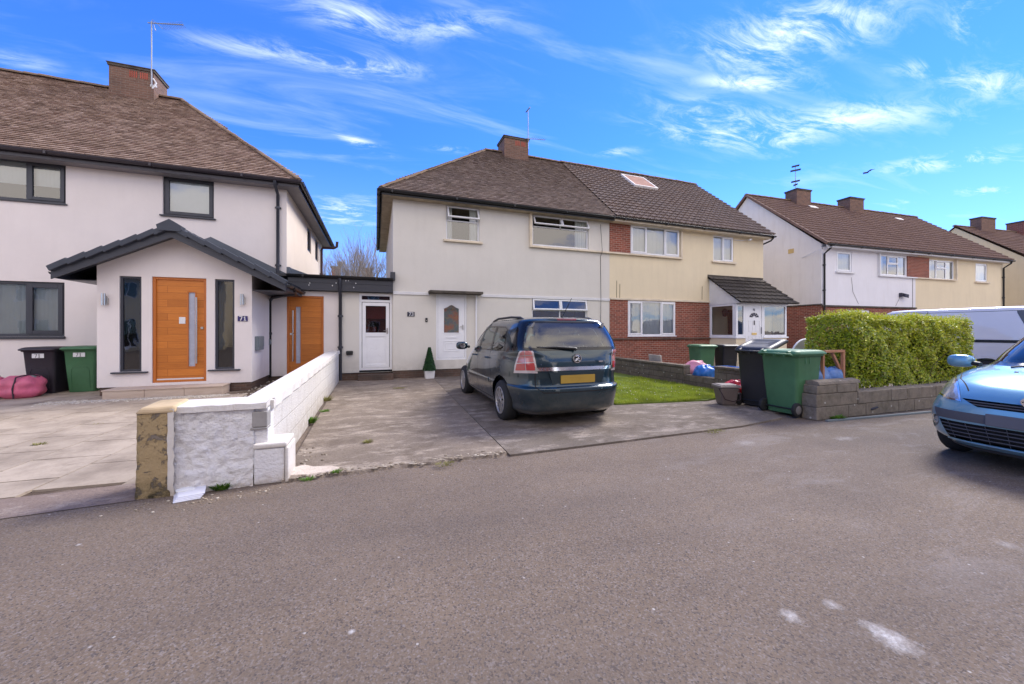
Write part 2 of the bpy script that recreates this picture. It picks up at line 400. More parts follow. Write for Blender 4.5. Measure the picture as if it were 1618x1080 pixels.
    M['oak_frame'] = t.fin(t.mix(t.ramp(t.noise(2.4, 6, .65, v, .5), .3, .7), (.42, .12, .018), (.56, .17, .025)), .4)
    # asphalt
    t = NT('asphalt'); 
    c = t.mix(t.ramp(t.noise(.7, 6, .6), .3, .7), (.156, .112, .078), (.210, .154, .108))
    vo = t.n.new('ShaderNodeTexVoronoi'); vo.inputs['Scale'].default_value = 120; t.l.new(t.obj, vo.inputs['Vector'])
    g = t.n.new('ShaderNodeSeparateColor'); t.l.new(vo.outputs['Color'], g.inputs[0])
    c = t.mix(t.ramp(g.outputs[0], .62, 1.0, 0, .55), c, (.30, .265, .25))
    c = t.mix(t.ramp(g.outputs[1], .70, 1.0, 0, .75), c, (.045, .04, .042))
    fine = t.noise(56, 5, .75); c = t.mix(t.ramp(fine, .52, .72, 0, .5), c, (.055, .048, .047))
    c = t.mix(t.ramp(t.noise(210, 3, .7), .60, .78, 0, .6), c, (.34, .31, .29))
    c = t.mix(t.ramp(t.noise(9, 7, .75), .66, .82, 0, .35), c, (.27, .24, .23))
    v = t.mapping(sc=(.5, 1.3, 1), rot=(0, 0, R(24)))
    x = t.xyz()
    side = t.ramp(x[0], 1.2, 5.5)
    fl = t.n.new('ShaderNodeTexVoronoi'); fl.inputs['Scale'].default_value = 6; t.l.new(t.obj, fl.inputs['Vector']); c = t.mix(t.ramp(t.math('ADD', fl.outputs['Distance'], t.math('MULTIPLY', t.noise(60, 3), .06)), .085, .055, 0, .8), c, (.55, .52, .49))
    c = t.mix(t.ramp(t.noise(.45, 5, .6, t.mapping(sc=(.4, 2.2, 1), rot=(0, 0, R(-4)))), .42, .62, 0, .38), c, (.095, .075, .065))
    c = t.mix(t.math('MULTIPLY', t.ramp(t.noise(1.5, 8, .7, v, .5), .52, .72, 0, .55), side), c, (.33, .30, .29))
    # scattered lime / paint spatter
    sp = t.noise(3.4, 8, .8, t.mapping(loc=(4, 7, 0))); c = t.mix(t.ramp(sp, .735, .77, 0, .9), c, (.66, .64, .62))
    def splash(px, py, r, th, st, elong=1.0):
        X, Y = W0.g(px, py); v2 = t.mapping(loc=(-X, -Y, 0)); n2 = t.n.new('ShaderNodeVectorMath'); n2.operation = 'LENGTH'
        v3 = t.mapping(v2, sc=(1, elong, 0)); t.l.new(v3, n2.inputs[0])
        k = t.math('ADD', t.math('MULTIPLY', n2.outputs['Value'], 1 / r), t.math('MULTIPLY', t.noise(8, 9, .8), -1.6))
        return t.math('MULTIPLY', t.ramp(k, th - .05, th - .75, 0, st), t.ramp(t.noise(30, 5, .8), .35, .62, .35, 1))
    for q in ((1335, 692, .45, -.3, .5, 2.2), (1150, 640, .3, -.3, .3), (1250, 972, .12, -.25, .95), (1410, 1010, .17, -.2, .95, .7), (1315, 955, .12, -.3, .8),
              (1590, 860, .25, -.4, .4), (1440, 640, .3, -.4, .4), (555, 998, .03, -.1, .8), (142, 1022, .02, -.1, .9), (125, 860, .03, -.15, .9),
              (1180, 700, .5, -.4, .3, 1.8)):
        c = t.mix(splash(*q), c, (.70, .68, .67))
    h = t.math('ADD', t.math('MULTIPLY', g.outputs[0], .6), fine)
    b = t.bump(h, .8, .008); b = t.bump(t.noise(1.6, 4), .25, .06, b)
    M['asphalt'] = t.fin(c, .86, b, Specular_IOR_Level=.35)
    # driveway concrete, old
    def conc(name, c1, c2, pale, off, stain=.6, brown=(.085, .062, .045)):
        t = NT(name)
        c = t.mix(t.ramp(t.noise(.9, 7, .65, t.mapping(loc=off)), .32, .7), c1, c2)
        c = t.mix(t.ramp(t.noise(2.4, 10, .80, t.mapping(loc=off, sc=(.7, 1.5, 1))), .50, .62, 0, .75), c, pale)
        c = t.mix(t.ramp(t.noise(1.7, 8, .7, t.mapping(loc=(off[0] + 5, 2, 0))), .52, .62, 0, stain), c, brown)
        f = t.noise(46, 6, .8); c = t.mix(t.ramp(f, .5, .68, 0, .65), c, tuple(k * .4 for k in c1))
        c = t.mix(t.ramp(t.noise(150, 3, .7), .6, .74, 0, .55), c, pale)
        b = t.bump(f, .9, .01); b = t.bump(t.noise(5, 6, .7), .5, .03, b)
        return t.fin(c, .93, b, Specular_IOR_Level=.2)
    M['drive'] = conc('rough_driveway_concrete', (.18, .143, .112), (.265, .212, .165), (.46, .385, .31), (0, 0, 0), .4)
    M['drive2'] = conc('dark_driveway_concrete', (.145, .12, .098), (.205, .168, .136), (.38, .32, .27), (7, 3, 0), .5)
    M['apron'] = conc('pinkish_apron_concrete', (.22, .165, .14), (.26, .20, .17), (.36, .30, .26), (2, 8, 0), .25)
    M['soil'] = conc('bare_soil', (.10, .07, .05), (.14, .10, .075), (.28, .22, .18), (2, 2, 0), .6)
    M['lime'] = conc('crumbled_white_concrete', (.55, .46, .38), (.66, .57, .48), (.72, .66, .58), (2, 2, 0), .4, (.3, .22, .16))
    # paving slabs
    t = NT('paving_slab'); i = t.island()
    c = t.mix(i, (.33, .27, .21), (.43, .355, .28))
    c = t.mix(t.ramp(t.noise(1.6, 9, .75), .42, .66, 0, .75), c, (.19, .15, .115)); c = t.mix(t.ramp(t.noise(5, 9, .8, t.mapping(loc=(3, 3, 0))), .55, .68, 0, .5), c, (.15, .12, .09))
    c = t.mix(t.ramp(t.noise(60, 4, .7), .58, .75, 0, .35), c, (.16, .14, .12))
    c = t.mix(t.ramp(t.noise(6, 6, .8), .62, .75, 0, .4), c, (.46, .42, .37))
    M['slab'] = t.fin(c, .88, t.bump(t.noise(45, 5, .7), .4, .004), Specular_IOR_Level=.25)
    t = NT('travertine_step')
    c = t.mix(t.ramp(t.noise(3, 6, .6, t.mapping(sc=(1, 1, 5))), .3, .7), (.46, .35, .27), (.56, .45, .36))
    M['step'] = t.fin(c, .7, t.bump(t.noise(30, 4), .15, .003))
    # painted block wall (white, weathered)
    def paintwall(name, col, dirt, k, rough_bump, blocks=True, sc=26, flake=.4):
        t = NT(name); v = t.wallvec()
        c = t.mix(t.ramp(t.noise(2.2, 6, .7), .4, .75, 0, .5), col, tuple(x * .86 for x in col))
        st = t.noise(2.4, 8, .75, t.mapping(sc=(4, 4, 1.2))); c = t.mix(t.ramp(st, .56, .70, 0, k), c, dirt); c = t.mix(t.ramp(t.noise(3.6, 9, .75, t.mapping(loc=(9, 3, 1))), .635, .65, 0, flake), c, (.40, .36, .32))
        z = t.xyz()[2]; m = t.math('MULTIPLY', t.ramp(z, .42 if blocks else .16, 0), t.ramp(t.noise(9, 7, .8), .35, .62)); c = t.mix(m, c, dirt)
        c = t.mix(t.ramp(t.noise(34, 5, .8), .66, .74, 0, .7), c, (.16, .13, .11))
        b = t.bump(t.noise(sc, 6, .7, t.mapping(sc=(1, 1, 1.5))), rough_bump, .03)
        if blocks:
            n = t.n.new('ShaderNodeTexBrick'); t.l.new(v, n.inputs['Vector']); n.inputs['Scale'].default_value = 1
            n.inputs['Brick Width'].default_value = .46; n.inputs['Row Height'].default_value = .235; n.inputs['Mortar Size'].default_value = .007; n.inputs['Mortar Smooth'].default_value = .6
            c = t.mix(t.math('MULTIPLY', n.outputs['Fac'], .28), c, dirt)
            b = t.bump(t.math('SUBTRACT', 1.0, n.outputs['Fac']), .5, .01, b)
        return t.fin(c, .85, b, Specular_IOR_Level=.3)
    M['white_wall'] = paintwall('white_painted_blocks', (.64, .61, .57), (.36, .30, .24), .7, .45)
    M['white_rough'] = paintwall('white_painted_roughcast', (.86, .84, .84), (.58, .50, .42), .10, 1.0, False, 22, 0)
    M['white_cope'] = paintwall('white_painted_coping', (.66, .62, .57), (.44, .37, .30), .5, .3, False)
    # tan pillar
    t = NT('peeling_tan_paint')
    m = t.ramp(t.noise(6.5, 9, .72, None, .4), .54, .575); x = t.xyz()
    c = t.mix(m, (.43, .32, .175), (.24, .20, .16)); c = t.mix(t.math('MULTIPLY', t.ramp(x[2], .2, 0), t.ramp(t.noise(12, 7, .8), .3, .6)), c, (.06, .05, .02))
    c = t.mix(t.ramp(t.noise(30, 6, .8), .58, .72, 0, .6), c, (.14, .10, .05))
    M['tan'] = t.fin(c, .92, t.bump(t.math('SUBTRACT', t.noise(22, 6, .7), t.math('MULTIPLY', m, .35)), .9, .03), Specular_IOR_Level=.2)
    # bare block walls, mossy
    def block(name, c1, c2, w=.45, h=.225, moss=.4):
        t = NT(name); v = t.wallvec()
        n = t.n.new('ShaderNodeTexBrick'); t.l.new(v, n.inputs['Vector']); n.inputs['Scale'].default_value = 1
        n.inputs['Brick Width'].default_value = w; n.inputs['Row Height'].default_value = h; n.inputs['Mortar Size'].default_value = .009
        n.inputs['Mortar Smooth'].default_value = .4; n.inputs['Bias'].default_value = 0
        n.inputs['Color1'].default_value = (*c1, 1); n.inputs['Color2'].default_value = (*c2, 1); n.inputs['Mortar'].default_value = (*[x * .45 for x in c1], 1)
        c = t.mix(t.ramp(t.noise(5, 9, .8), .45, .68, 0, .75), n.outputs['Color'], tuple(x * .38 for x in c1))
        c = t.mix(t.ramp(t.noise(2.2, 7, .7), .55, .72, 0, moss), c, (.30, .27, .22))
        c = t.mix(t.ramp(t.noise(1.5, 7, .7, t.mapping(loc=(4, 4, 4))), .52, .70, 0, moss), c, (.075, .07, .03))
        c = t.mix(t.ramp(t.voronoi(6.5), .13, .09, 0, .8), c, (.55, .53, .48))
        b = t.bump(t.math('SUBTRACT', 1.0, n.outputs['Fac']), .6, .012); b = t.bump(t.noise(26, 7, .8), .9, .018, b)
        return t.fin(c, .95, b, Specular_IOR_Level=.2)
    M['block'] = block('mossy_concrete_block', (.27, .225, .18), (.22, .185, .15), 30, 30)
    M['block_dark'] = block('dark_garden_block', (.20, .165, .13), (.155, .125, .10), .45, .16)
    # foliage
    def leaf(name, cols, rough=.5, trans=.25, dry=None):
        t = NT(name); i = t.island(); r = t.n.new('ShaderNodeValToRGB'); t.l.new(i, r.inputs[0]); e = r.color_ramp
        e.elements[0].color = (*cols[0], 1); e.elements[1].color = (*cols[-1], 1)
        for k, c in enumerate(cols[1:-1]):
            q = e.elements.new((k + 1) / (len(cols) - 1)); q.color = (*c, 1)
        base = r.outputs[0] if not dry else t.mix(t.ramp(t.noise(2.2, 6, .7), .46, .62, 0, .75), r.outputs[0], dry)
        tl = t.n.new('ShaderNodeBsdfTranslucent'); t.l.new(base, tl.inputs[0])
        mx = t.n.new('ShaderNodeMixShader'); mx.inputs[0].default_value = trans
        t.fin(base, rough, Specular_IOR_Level=.4)
        t.l.new(t.p.outputs[0], mx.inputs[1]); t.l.new(tl.outputs[0], mx.inputs[2]); t.l.new(mx.outputs[0], t.out.inputs[0])
        return t.m
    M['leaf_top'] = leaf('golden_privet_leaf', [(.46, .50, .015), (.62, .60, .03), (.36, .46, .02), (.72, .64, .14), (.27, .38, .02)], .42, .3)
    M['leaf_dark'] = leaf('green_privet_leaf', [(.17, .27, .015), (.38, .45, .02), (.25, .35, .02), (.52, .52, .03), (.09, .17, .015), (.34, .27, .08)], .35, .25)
    M['grass'] = leaf('grass_blade', [(.20, .29, .02), (.32, .41, .03), (.40, .46, .05), (.26, .34, .03), (.48, .46, .12)], .6, .35, (.16, .20, .03))
    M['weed'] = leaf('weed_leaf', [(.05, .15, .02), (.12, .26, .03), (.22, .32, .05)], .5, .3)
    M['dry_weed'] = leaf('dry_grass', [(.18, .19, .04), (.25, .24, .07), (.32, .27, .12)], .7, .3)
    M['topiary'] = leaf('topiary_leaf', [(.012, .05, .015), (.02, .075, .02), (.035, .10, .03)], .5, .1)
    M['twig'] = plain('hedge_twig', (.07, .045, .03), .9)
    t = NT('tree_bark'); M['bark'] = t.fin(t.mix(t.ramp(t.noise(3, 5), .3, .7), (.24, .20, .165), (.36, .31, .26)), .95)
    t = NT('lawn_soil'); M['lawn_soil'] = t.fin(t.mix(t.ramp(t.noise(3, 7, .7), .35, .65), (.10, .15, .02), (.15, .20, .03)), .95, t.bump(t.noise(40, 5), .6, .02))
    t = NT('back_garden_ground'); M['back'] = t.fin(t.mix(t.ramp(t.noise(.4, 7, .7), .35, .65), (.07, .10, .03), (.12, .10, .06)), .95)
mats()
# ---------------------------------------------------------------- building helpers
def wall_panel(mb, x0, x1, z0, z1, holes=(), y=0.0, reveal=.14, mat=0, room=1, rd=.9):
    """upright wall sheet facing -y with openings, their reveals and a dark room behind each"""
    xs = sorted({x0, x1, *[h[0] for h in holes], *[h[1] for h in holes]}); zs = sorted({z0, z1, *[h[2] for h in holes], *[h[3] for h in holes]})
    xs = [v for v in xs if x0 <= v <= x1]; zs = [v for v in zs if z0 <= v <= z1]
    for i in range(len(xs) - 1):
        for j in range(len(zs) - 1):
            cx, cz = (xs[i] + xs[i + 1]) / 2, (zs[j] + zs[j + 1]) / 2
            if any(h[0] < cx < h[1] and h[2] < cz < h[3] for h in holes): continue
            mb.quad((xs[i], y, zs[j]), (xs[i + 1], y, zs[j]), (xs[i + 1], y, zs[j + 1]), (xs[i], y, zs[j + 1]), mat)
    for (a, b, c, d) in [h[:4] for h in holes]:
        r = y + reveal
        mb.quad((a, y, c), (a, r, c), (a, r, d), (a, y, d), mat); mb.quad((b, y, c), (b, y, d), (b, r, d), (b, r, c), mat)
        mb.quad((a, y, d), (a, r, d), (b, r, d), (b, y, d), mat); mb.quad((a, y, c), (b, y, c), (b, r, c), (a, r, c), mat)
        q = y + rd
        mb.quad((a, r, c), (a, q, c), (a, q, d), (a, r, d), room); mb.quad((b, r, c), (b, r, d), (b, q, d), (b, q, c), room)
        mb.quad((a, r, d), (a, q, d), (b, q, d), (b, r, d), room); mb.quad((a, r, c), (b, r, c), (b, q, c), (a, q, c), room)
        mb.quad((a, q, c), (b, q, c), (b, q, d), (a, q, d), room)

def ring(mb, x0, x1, z0, z1, y0, y1, w, mat=0):
    mb.box(x0, x0 + w, y0, y1, z0, z1, mat); mb.box(x1 - w, x1, y0, y1, z0, z1, mat)
    mb.box(x0 + w, x1 - w, y0, y1, z0, z0 + w, mat); mb.box(x0 + w, x1 - w, y0, y1, z1 - w, z1, mat)

def window(parent, x0, x1, z0, z1, cells=((0, 1, 0, 1, 'fix'),), y=0.0, inset=.05, bar=.055, col='upvc', back=None, sill=None, T=None, glass='glass', name='window', sash=.045):
    T = T or Matrix.Identity(4)
    f = MB(T); p = MB(T); W, Hh = x1 - x0, z1 - z0; yi = y + inset
    ring(f, x0, x1, z0, z1, yi, yi + .07, bar)
    a0, a1, b0, b1 = x0 + bar, x1 - bar, z0 + bar, z1 - bar
    w2, h2 = a1 - a0, b1 - b0
    for (u0, u1, v0, v1, kind) in cells:
        c0, c1, d0, d1 = a0 + u0 * w2, a0 + u1 * w2, b0 + v0 * h2, b0 + v1 * h2
        k = bar * .42
        if u0 > 0: f.box(c0 - k, c0 + k, yi + .003, yi + .067, d0, d1)
        if v0 > 0: f.box(c0 + (k if u0 > 0 else 0), c1 - (k if u1 < 1 else 0), yi + .004, yi + .066, d0 - k, d0 + k)
        c0 += k if u0 > 0 else 0; c1 -= k if u1 < 1 else 0; d0 += k if v0 > 0 else 0; d1 -= k if v1 < 1 else 0
        if kind == 'fix':
            p.quad((c0, yi + .03, d0), (c1, yi + .03, d0), (c1, yi + .03, d1), (c0, yi + .03, d1))
        elif kind == 'sash':
            ring(f, c0 - .012, c1 + .012, d0 - .012, d1 + .012, yi - .018, yi - .001, sash + .012); ring(f, c0 + .001, c1 - .001, d0 + .001, d1 - .001, yi, yi + .03, sash)
            p.quad((c0 + sash, yi + .012, d0 + sash), (c1 - sash, yi + .012, d0 + sash), (c1 - sash, yi + .012, d1 - sash), (c0 + sash, yi + .012, d1 - sash))
        elif kind in ('vent', 'shut'):
            ang = R(26 if kind == 'vent' else 10)
            TT = T @ Matrix.Translation((0, yi - .002, d1 + .01)) @ Matrix.Rotation(-ang, 4, 'X')
            g = MB(TT); q = MB(TT); hh = d1 - d0 + .03
            ring(g, c0 - .015, c1 + .015, -hh, 0, -.05, 0, sash); q.quad((c0 + sash, -.02, -hh + sash), (c1 - sash, -.02, -hh + sash), (c1 - sash, -.02, -sash), (c0 + sash, -.02, -sash))
            MB.add(f, [tuple(v) for v in []], []); b = len(f.v); f.v += g.v; f.f += [tuple(b + i for i in fc) for fc in g.f]; f.m += g.m; f.sm += g.sm
            b = len(p.v); p.v += q.v; p.f += [tuple(b + i for i in fc) for fc in q.f]; p.m += q.m; p.sm += q.sm
    fo = f.build(name, M[col], parent, bevel=.006)
    if p.f: p.build('pane', M[glass], fo)
    yb = yi + .10
    def drape(a, b, c, d, mt, nm, amp=.012, n=None):
        q = MB(T); n = n or max(8, int((b - a) / .022)); 
        pts = [(a + (b - a) * i / n, yb + amp * math.sin(i * 1.9) + amp * .5 * math.sin(i * .7 + 1)) for i in range(n + 1)]
        q.add([(x, yy, c) for x, yy in pts] + [(x, yy, d) for x, yy in pts], [(i, i + 1, n + 2 + i, n + 1 + i) for i in range(n)], 0, True)
        q.build(nm, M[mt], fo)
    if back == 'blind': drape(x0 + .03, x1 - .03, z0 + .03, z1 - .02, 'blind', 'vertical_blind', .008)
    elif back == 'half': 
        drape(x0 + .03, x1 - .03, z0 + (z1 - z0) * .42, z1 - .02, 'blind', 'blind', .002)
    elif back == 'frost':
        q = MB(T); q.quad((x0 + .03, yi + .036, z0 + .03), (x1 - .03, yi + .036, z0 + .03), (x1 - .03, yi + .036, z1 - .03), (x0 + .03, yi + .036, z1 - .03)); q.build('blind', M['frost'], fo)
    elif back == 'curtains':
        drape(x0 + .03, x0 + .03 + .17 * W, z0 + .03, z1 - .03, 'curtain', 'curtain', .02); drape(x1 - .03 - .24 * W, x1 - .03, z0 + .03, z1 - .03, 'curtain', 'curtain', .02)
    elif back == 'right':
        drape(x1 - .03 - .2 * W, x1 - .03, z0 + .03, z1 - .03, 'curtain', 'curtain', .02)
    elif back == 'net': drape(x0 + .03, x1 - .03, z0 + .03, z1 - .03, 'curtain', 'net_curtain', .015)
    if sill:
        mt, ov, dp, th = sill
        q = MB(T); q.box(x0 - ov, x1 + ov, y - dp, y + inset - .001, z0 - th, z0 - .001); q.build('sill', M[mt], fo, bevel=.008)
    return fo

def rect(px0, py0, px1, py1, Y, fr=W0):
    """pixel rectangle on a frontage plane -> x0, x1, z0, z1 (py at mid-width)"""
    xm = (px0 + px1) / 2
    return (fr.y(px0, 0, Y)[0], fr.y(px1, 0, Y)[0], fr.y(xm, py1, Y)[1], fr.y(xm, py0, Y)[1])

def tiles(mb, O, e, s, length, rise, tw, gauge, th=.014, inside=None, style='plain', jit=0.0, seed=1, stag=True):
    rnd = random.Random(seed); O, e, s = Vector(O), Vector(e).normalized(), Vector(s).normalized(); n = e.cross(s).normalized()
    if n.z < 0: n = -n
    rows = int(math.ceil(rise / gauge))
    for j in range(rows):
        b = j * gauge; off = (tw / 2 if (j % 2 and stag) else 0) - tw
        k = 0; top = min(b + gauge * 1.12, rise + .02)
        while off + k * tw < length:
            a = off + k * tw; k += 1
            a0, a1 = max(a, 0), min(a + tw, length)
            if a1 - a0 < .02: continue
            if inside and not inside((a0 + a1) / 2, b + gauge / 2): continue
            if style == 'plain':
                g = .002; dz = rnd.uniform(-jit, jit); db = rnd.uniform(-jit, jit) * 1.5; tl = rnd.uniform(-jit, jit) * .6
                P = lambda aa, bb, h: tuple(O + e * aa + s * bb + n * h)
                h0, h1 = th * 1.25 + .022 + dz, .008 + dz * .3
                vs = [P(a0 + g, b + db, h0 + tl), P(a1 - g, b + db, h0 - tl), P(a1 - g, top, h1), P(a0 + g, top, h1), P(a0 + g, b + db, .004), P(a1 - g, b + db, .004)]
                mb.add(vs, [(0, 1, 2, 3), (4, 5, 1, 0)])
                mb.add([vs[0], vs[3], P(a0 + g, top, 0), vs[4]], [(0, 1, 2, 3)])
            else:
                prof = [(0, .006), (.10, .004), (.34, .004), (.42, .022), (.50, .030), (.58, .022), (.66, .004), (.86, .004), (.93, .022), (1.0, .012)] if style == 'roman' else [(0, 0), (1, 0)]
                w = a1 - a0
                db = rnd.uniform(-.004, .004)
                lo = [O + e * (a0 + u * w) + s * (b + db) + n * (h + .062) for u, h in prof]; hi = [O + e * (a0 + u * w) + s * top + n * (h + .010) for u, h in prof]
                bt = [O + e * (a0 + u * w) + s * (b + db) + n * (h + .006) for u, h in prof]; m = len(prof)
                mb.add([tuple(v) for v in lo + hi], [(i, i + 1, m + i + 1, m + i) for i in range(m - 1)])
                mb.add([tuple(v) for v in bt + lo], [(i, i + 1, m + i + 1, m + i) for i in range(m - 1)])

def ridge(mb, p0, p1, r=.12, seg=.33, seed=1, flat=.75, jit=.006):
    p0, p1 = Vector(p0), Vector(p1); d = p1 - p0; L = d.length; d.normalize(); n = max(1, round(L / seg)); rnd = random.Random(seed)
    side = d.cross(Vector((0, 0, 1))).normalized(); up = side.cross(d).normalized()
    for i in range(n):
        a, b = p0 + d * (L * i / n), p0 + d * (L * (i + 1) / n + .012); j = up * rnd.uniform(-jit, jit)
        ang = [math.pi * k / 6 for k in range(7)]
        A = [a + j + side * math.cos(t) * r + up * (math.sin(t) * r * flat - .03) for t in ang]; B = [b + j + side * math.cos(t) * r * .93 + up * (math.sin(t) * r * .93 * flat - .03) for t in ang]
        mb.add([tuple(v) for v in A + B], [(k, k + 1, 8 + k, 7 + k) for k in range(6)]); mb.add([tuple(v) for v in A], [tuple(range(7))]); mb.add([tuple(v) for v in B], [tuple(range(7))])

def gutter(parent, p0, p1, col='black', r=.062, name='gutter', brackets=True):
    mb = MB(); p0, p1 = Vector(p0), Vector(p1); d = (p1 - p0).normalized(); s = d.cross(Vector((0, 0, 1))).normalized()
    n = 10; A = []; 
    for q in (p0, p1):
        A.append([q + s * math.cos(math.pi + math.pi * k / n) * r + Vector((0, 0, math.sin(math.pi + math.pi * k / n) * r)) for k in range(n + 1)])
    mb.add([tuple(v) for v in A[0] + A[1]], [(k, k + 1, n + 2 + k, n + 1 + k) for k in range(n)], 0, True)
    for a in A: mb.add([tuple(v) for v in a], [tuple(range(n + 1))])
    for sg in (-1, 1): mb.tube([A[0][0 if sg < 0 else n], A[1][0 if sg < 0 else n]], .008, 6)
    L = (p1 - p0).length
    if brackets:
        for k in range(int(L / 1.9) + 1):
            c = p0 + d * (0.4 + 1.9 * k)
            if (c - p0).length < L: mb.obox(c - Vector((0, 0, .03)), d * .022, s * (r + .008), Vector((0, 0, .036)))
    return mb.build(name, M[col], parent)

def pipe(parent, pts, col='black', r=.038, clips=(), name='downpipe', wall=(0, 1)):
    mb = MB().tube(pts, r, 12)
    for z in clips:
        for i in range(len(pts) - 1):
            a, b = Vector(pts[i]), Vector(pts[i + 1])
            if min(a.z, b.z) <= z <= max(a.z, b.z) and abs(a.z - b.z) > .3:
                c = a.lerp(b, (z - a.z) / (b.z - a.z)); mb.lathe((c.x, c.y, z - .03), [(r + .012, 0), (r + .012, .06)], 12); mb.box(c.x - .075, c.x + .075, c.y + .01 if wall[1] > 0 else c.y - .05, c.y + .05 if wall[1] > 0 else c.y - .01, z - .018, z + .018)
    return mb.build(name, M[col], parent)

def chimney(parent, x0, x1, y0, y1, z0, z1, mat='brick_chim', vents=True, cap=True):
    mb = MB(); mb.box(x0, x1, y0, y1, z0, z1 - .10)
    o = mb.build('chimney', M[mat], parent)
    c = MB(); c.box(x0 - .035, x1 + .035, y0 - .035, y1 + .035, z1 - .099, z1 - .03); c.box(x0 - .055, x1 + .055, y0 - .055, y1 + .055, z1 - .03, z1); c.build('chimney_cap', M['canopy'], o, bevel=.01)
    if vents:
        w = x1 - x0
        for k in range(2):
            v = MB(); a = x0 + w * (.45 + .24 * k) - (0 if w > 1 else .08)
            for q in range(4): v.box(a + q * .055, a + q * .055 + .032, y0 - .008, y0 + .01, z1 - .36, z1 - .16)
            v.build('terracotta_vent', M['terracotta'], o)
    f = MB(); f.box(x0 - .02, x1 + .02, y0 - .02, y0 - .003, z0 + .0, z0 + .3); return o
M['terracotta'] = plain('terracotta', (.36, .08, .05), .8, bump=.2, var=.2)
M['lead'] = plain('grey_lead', (.10, .115, .14), .5, .3)

FONT5 = {'7': ["111", "001", "001", "010", "010"], '1': ["010", "110", "010", "010", "111"], '3': ["111", "001", "011", "001", "111"], '5': ["111", "100", "111", "001", "111"]}
def digits(mb, text, x, z, h, y, T=None, bold=.30, yd=.004):
    """numerals as short strokes standing slightly off a face that looks along -y"""
    S = {'7': [((0, 1), (1, 1)), ((1, 1), (.35, 0))], '1': [((.5, 0), (.5, 1)), ((.5, 1), (.2, .75)), ((.15, 0), (.85, 0))],
         '3': [((0, .95), (.8, 1)), ((.8, 1), (.95, .75)), ((.95, .75), (.4, .52)), ((.4, .52), (1, .28)), ((1, .28), (.8, 0)), ((.8, 0), (0, .05))],
         '5': [((.9, 1), (.1, 1)), ((.1, 1), (.1, .55)), ((.1, .55), (.8, .55)), ((.8, .55), (.9, .2)), ((.9, .2), (.6, 0)), ((.6, 0), (0, .05))]}
    w = h * .55
    for i, ch in enumerate(text):
        xo = x + i * h * .82
        for (a, b) in S[ch]:
            p, q = Vector((xo + a[0] * w, y, z + a[1] * h)), Vector((xo + b[0] * w, y, z + b[1] * h)); d = (q - p); L = d.length; d.normalize()
            mb.obox((p + q) / 2, d * (L / 2 + h * bold * .2), Vector((0, yd / 2, 0)), d.cross(Vector((0, 1, 0))) * h * bold * .3)

def front_door_oak(parent, x0, x1, z0, z1, y, hand):
    """modern orange door; hand = +1 when the pull bar stands right of the glass"""
    f = MB(); fw = .055
    f.box(x0, x0 + fw, y - .02, y + .08, z0, z1); f.box(x1 - fw, x1, y - .02, y + .08, z0, z1); f.box(x0 + fw, x1 - fw, y - .02, y + .08, z1 - fw, z1); f.box(x0 + fw, x1 - fw, y - .03, y + .08, z0, z0 + .05)
    d = MB(); a, b, c, e = x0 + fw, x1 - fw, z0 + .05, z1 - fw; w = b - a
    gx0, gx1 = (a + w * .66, a + w * .80) if hand > 0 else (a + w * .20, a + w * .34)
    gz0, gz1 = c + (e - c) * .13, c + (e - c) * .88
    wall_panel(d, a, b, c, e, [(gx0, gx1, gz0, gz1)], y + .012, .02, 0, 0, .03)
    do = d.build('door', M['oak'], parent); f.build('door_frame', M['oak_frame'], do, bevel=.006)
    g = MB(); g.quad((gx0, y + .03, gz0), (gx1, y + .03, gz0), (gx1, y + .03, gz1), (gx0, y + .03, gz1)); g.build('frosted_glass', M['door_frost'], do)
    t = MB(); ring(t, gx0 - .022, gx1 + .022, gz0 - .022, gz1 + .022, y + .004, y + .011, .022); t.build('glass_bead', M['oak_frame'], do)
    hx = a + w * (.85 if hand > 0 else .12); h = MB(); h.tube([(hx, y - .05, c + (e - c) * .16), (hx, y - .05, c + (e - c) * .83)], .017, 12)
    for k in (.24, .72): h.tube([(hx, y - .05, c + (e - c) * k), (hx, y + .012, c + (e - c) * k)], .010, 8)
    h.build('pull_handle', M['steel'], do)
    l = MB(); lx = a + w * (.955 if hand > 0 else .055); l.lathe((lx, y - .018, c + (e - c) * .52), [(.028, 0), (.028, .03)], 14, 'y'); l.build('lock', M['steel'], do)
    s = MB(); s.box(a + .01, b - .01, y - .004, y + .011, c + .002, c + .032); s.build('weather_bar', M['upvc_soft'], do)
    return do
M['door_frost'] = plain('frosted_door_glass', (.42, .45, .55), .25, var=.08)

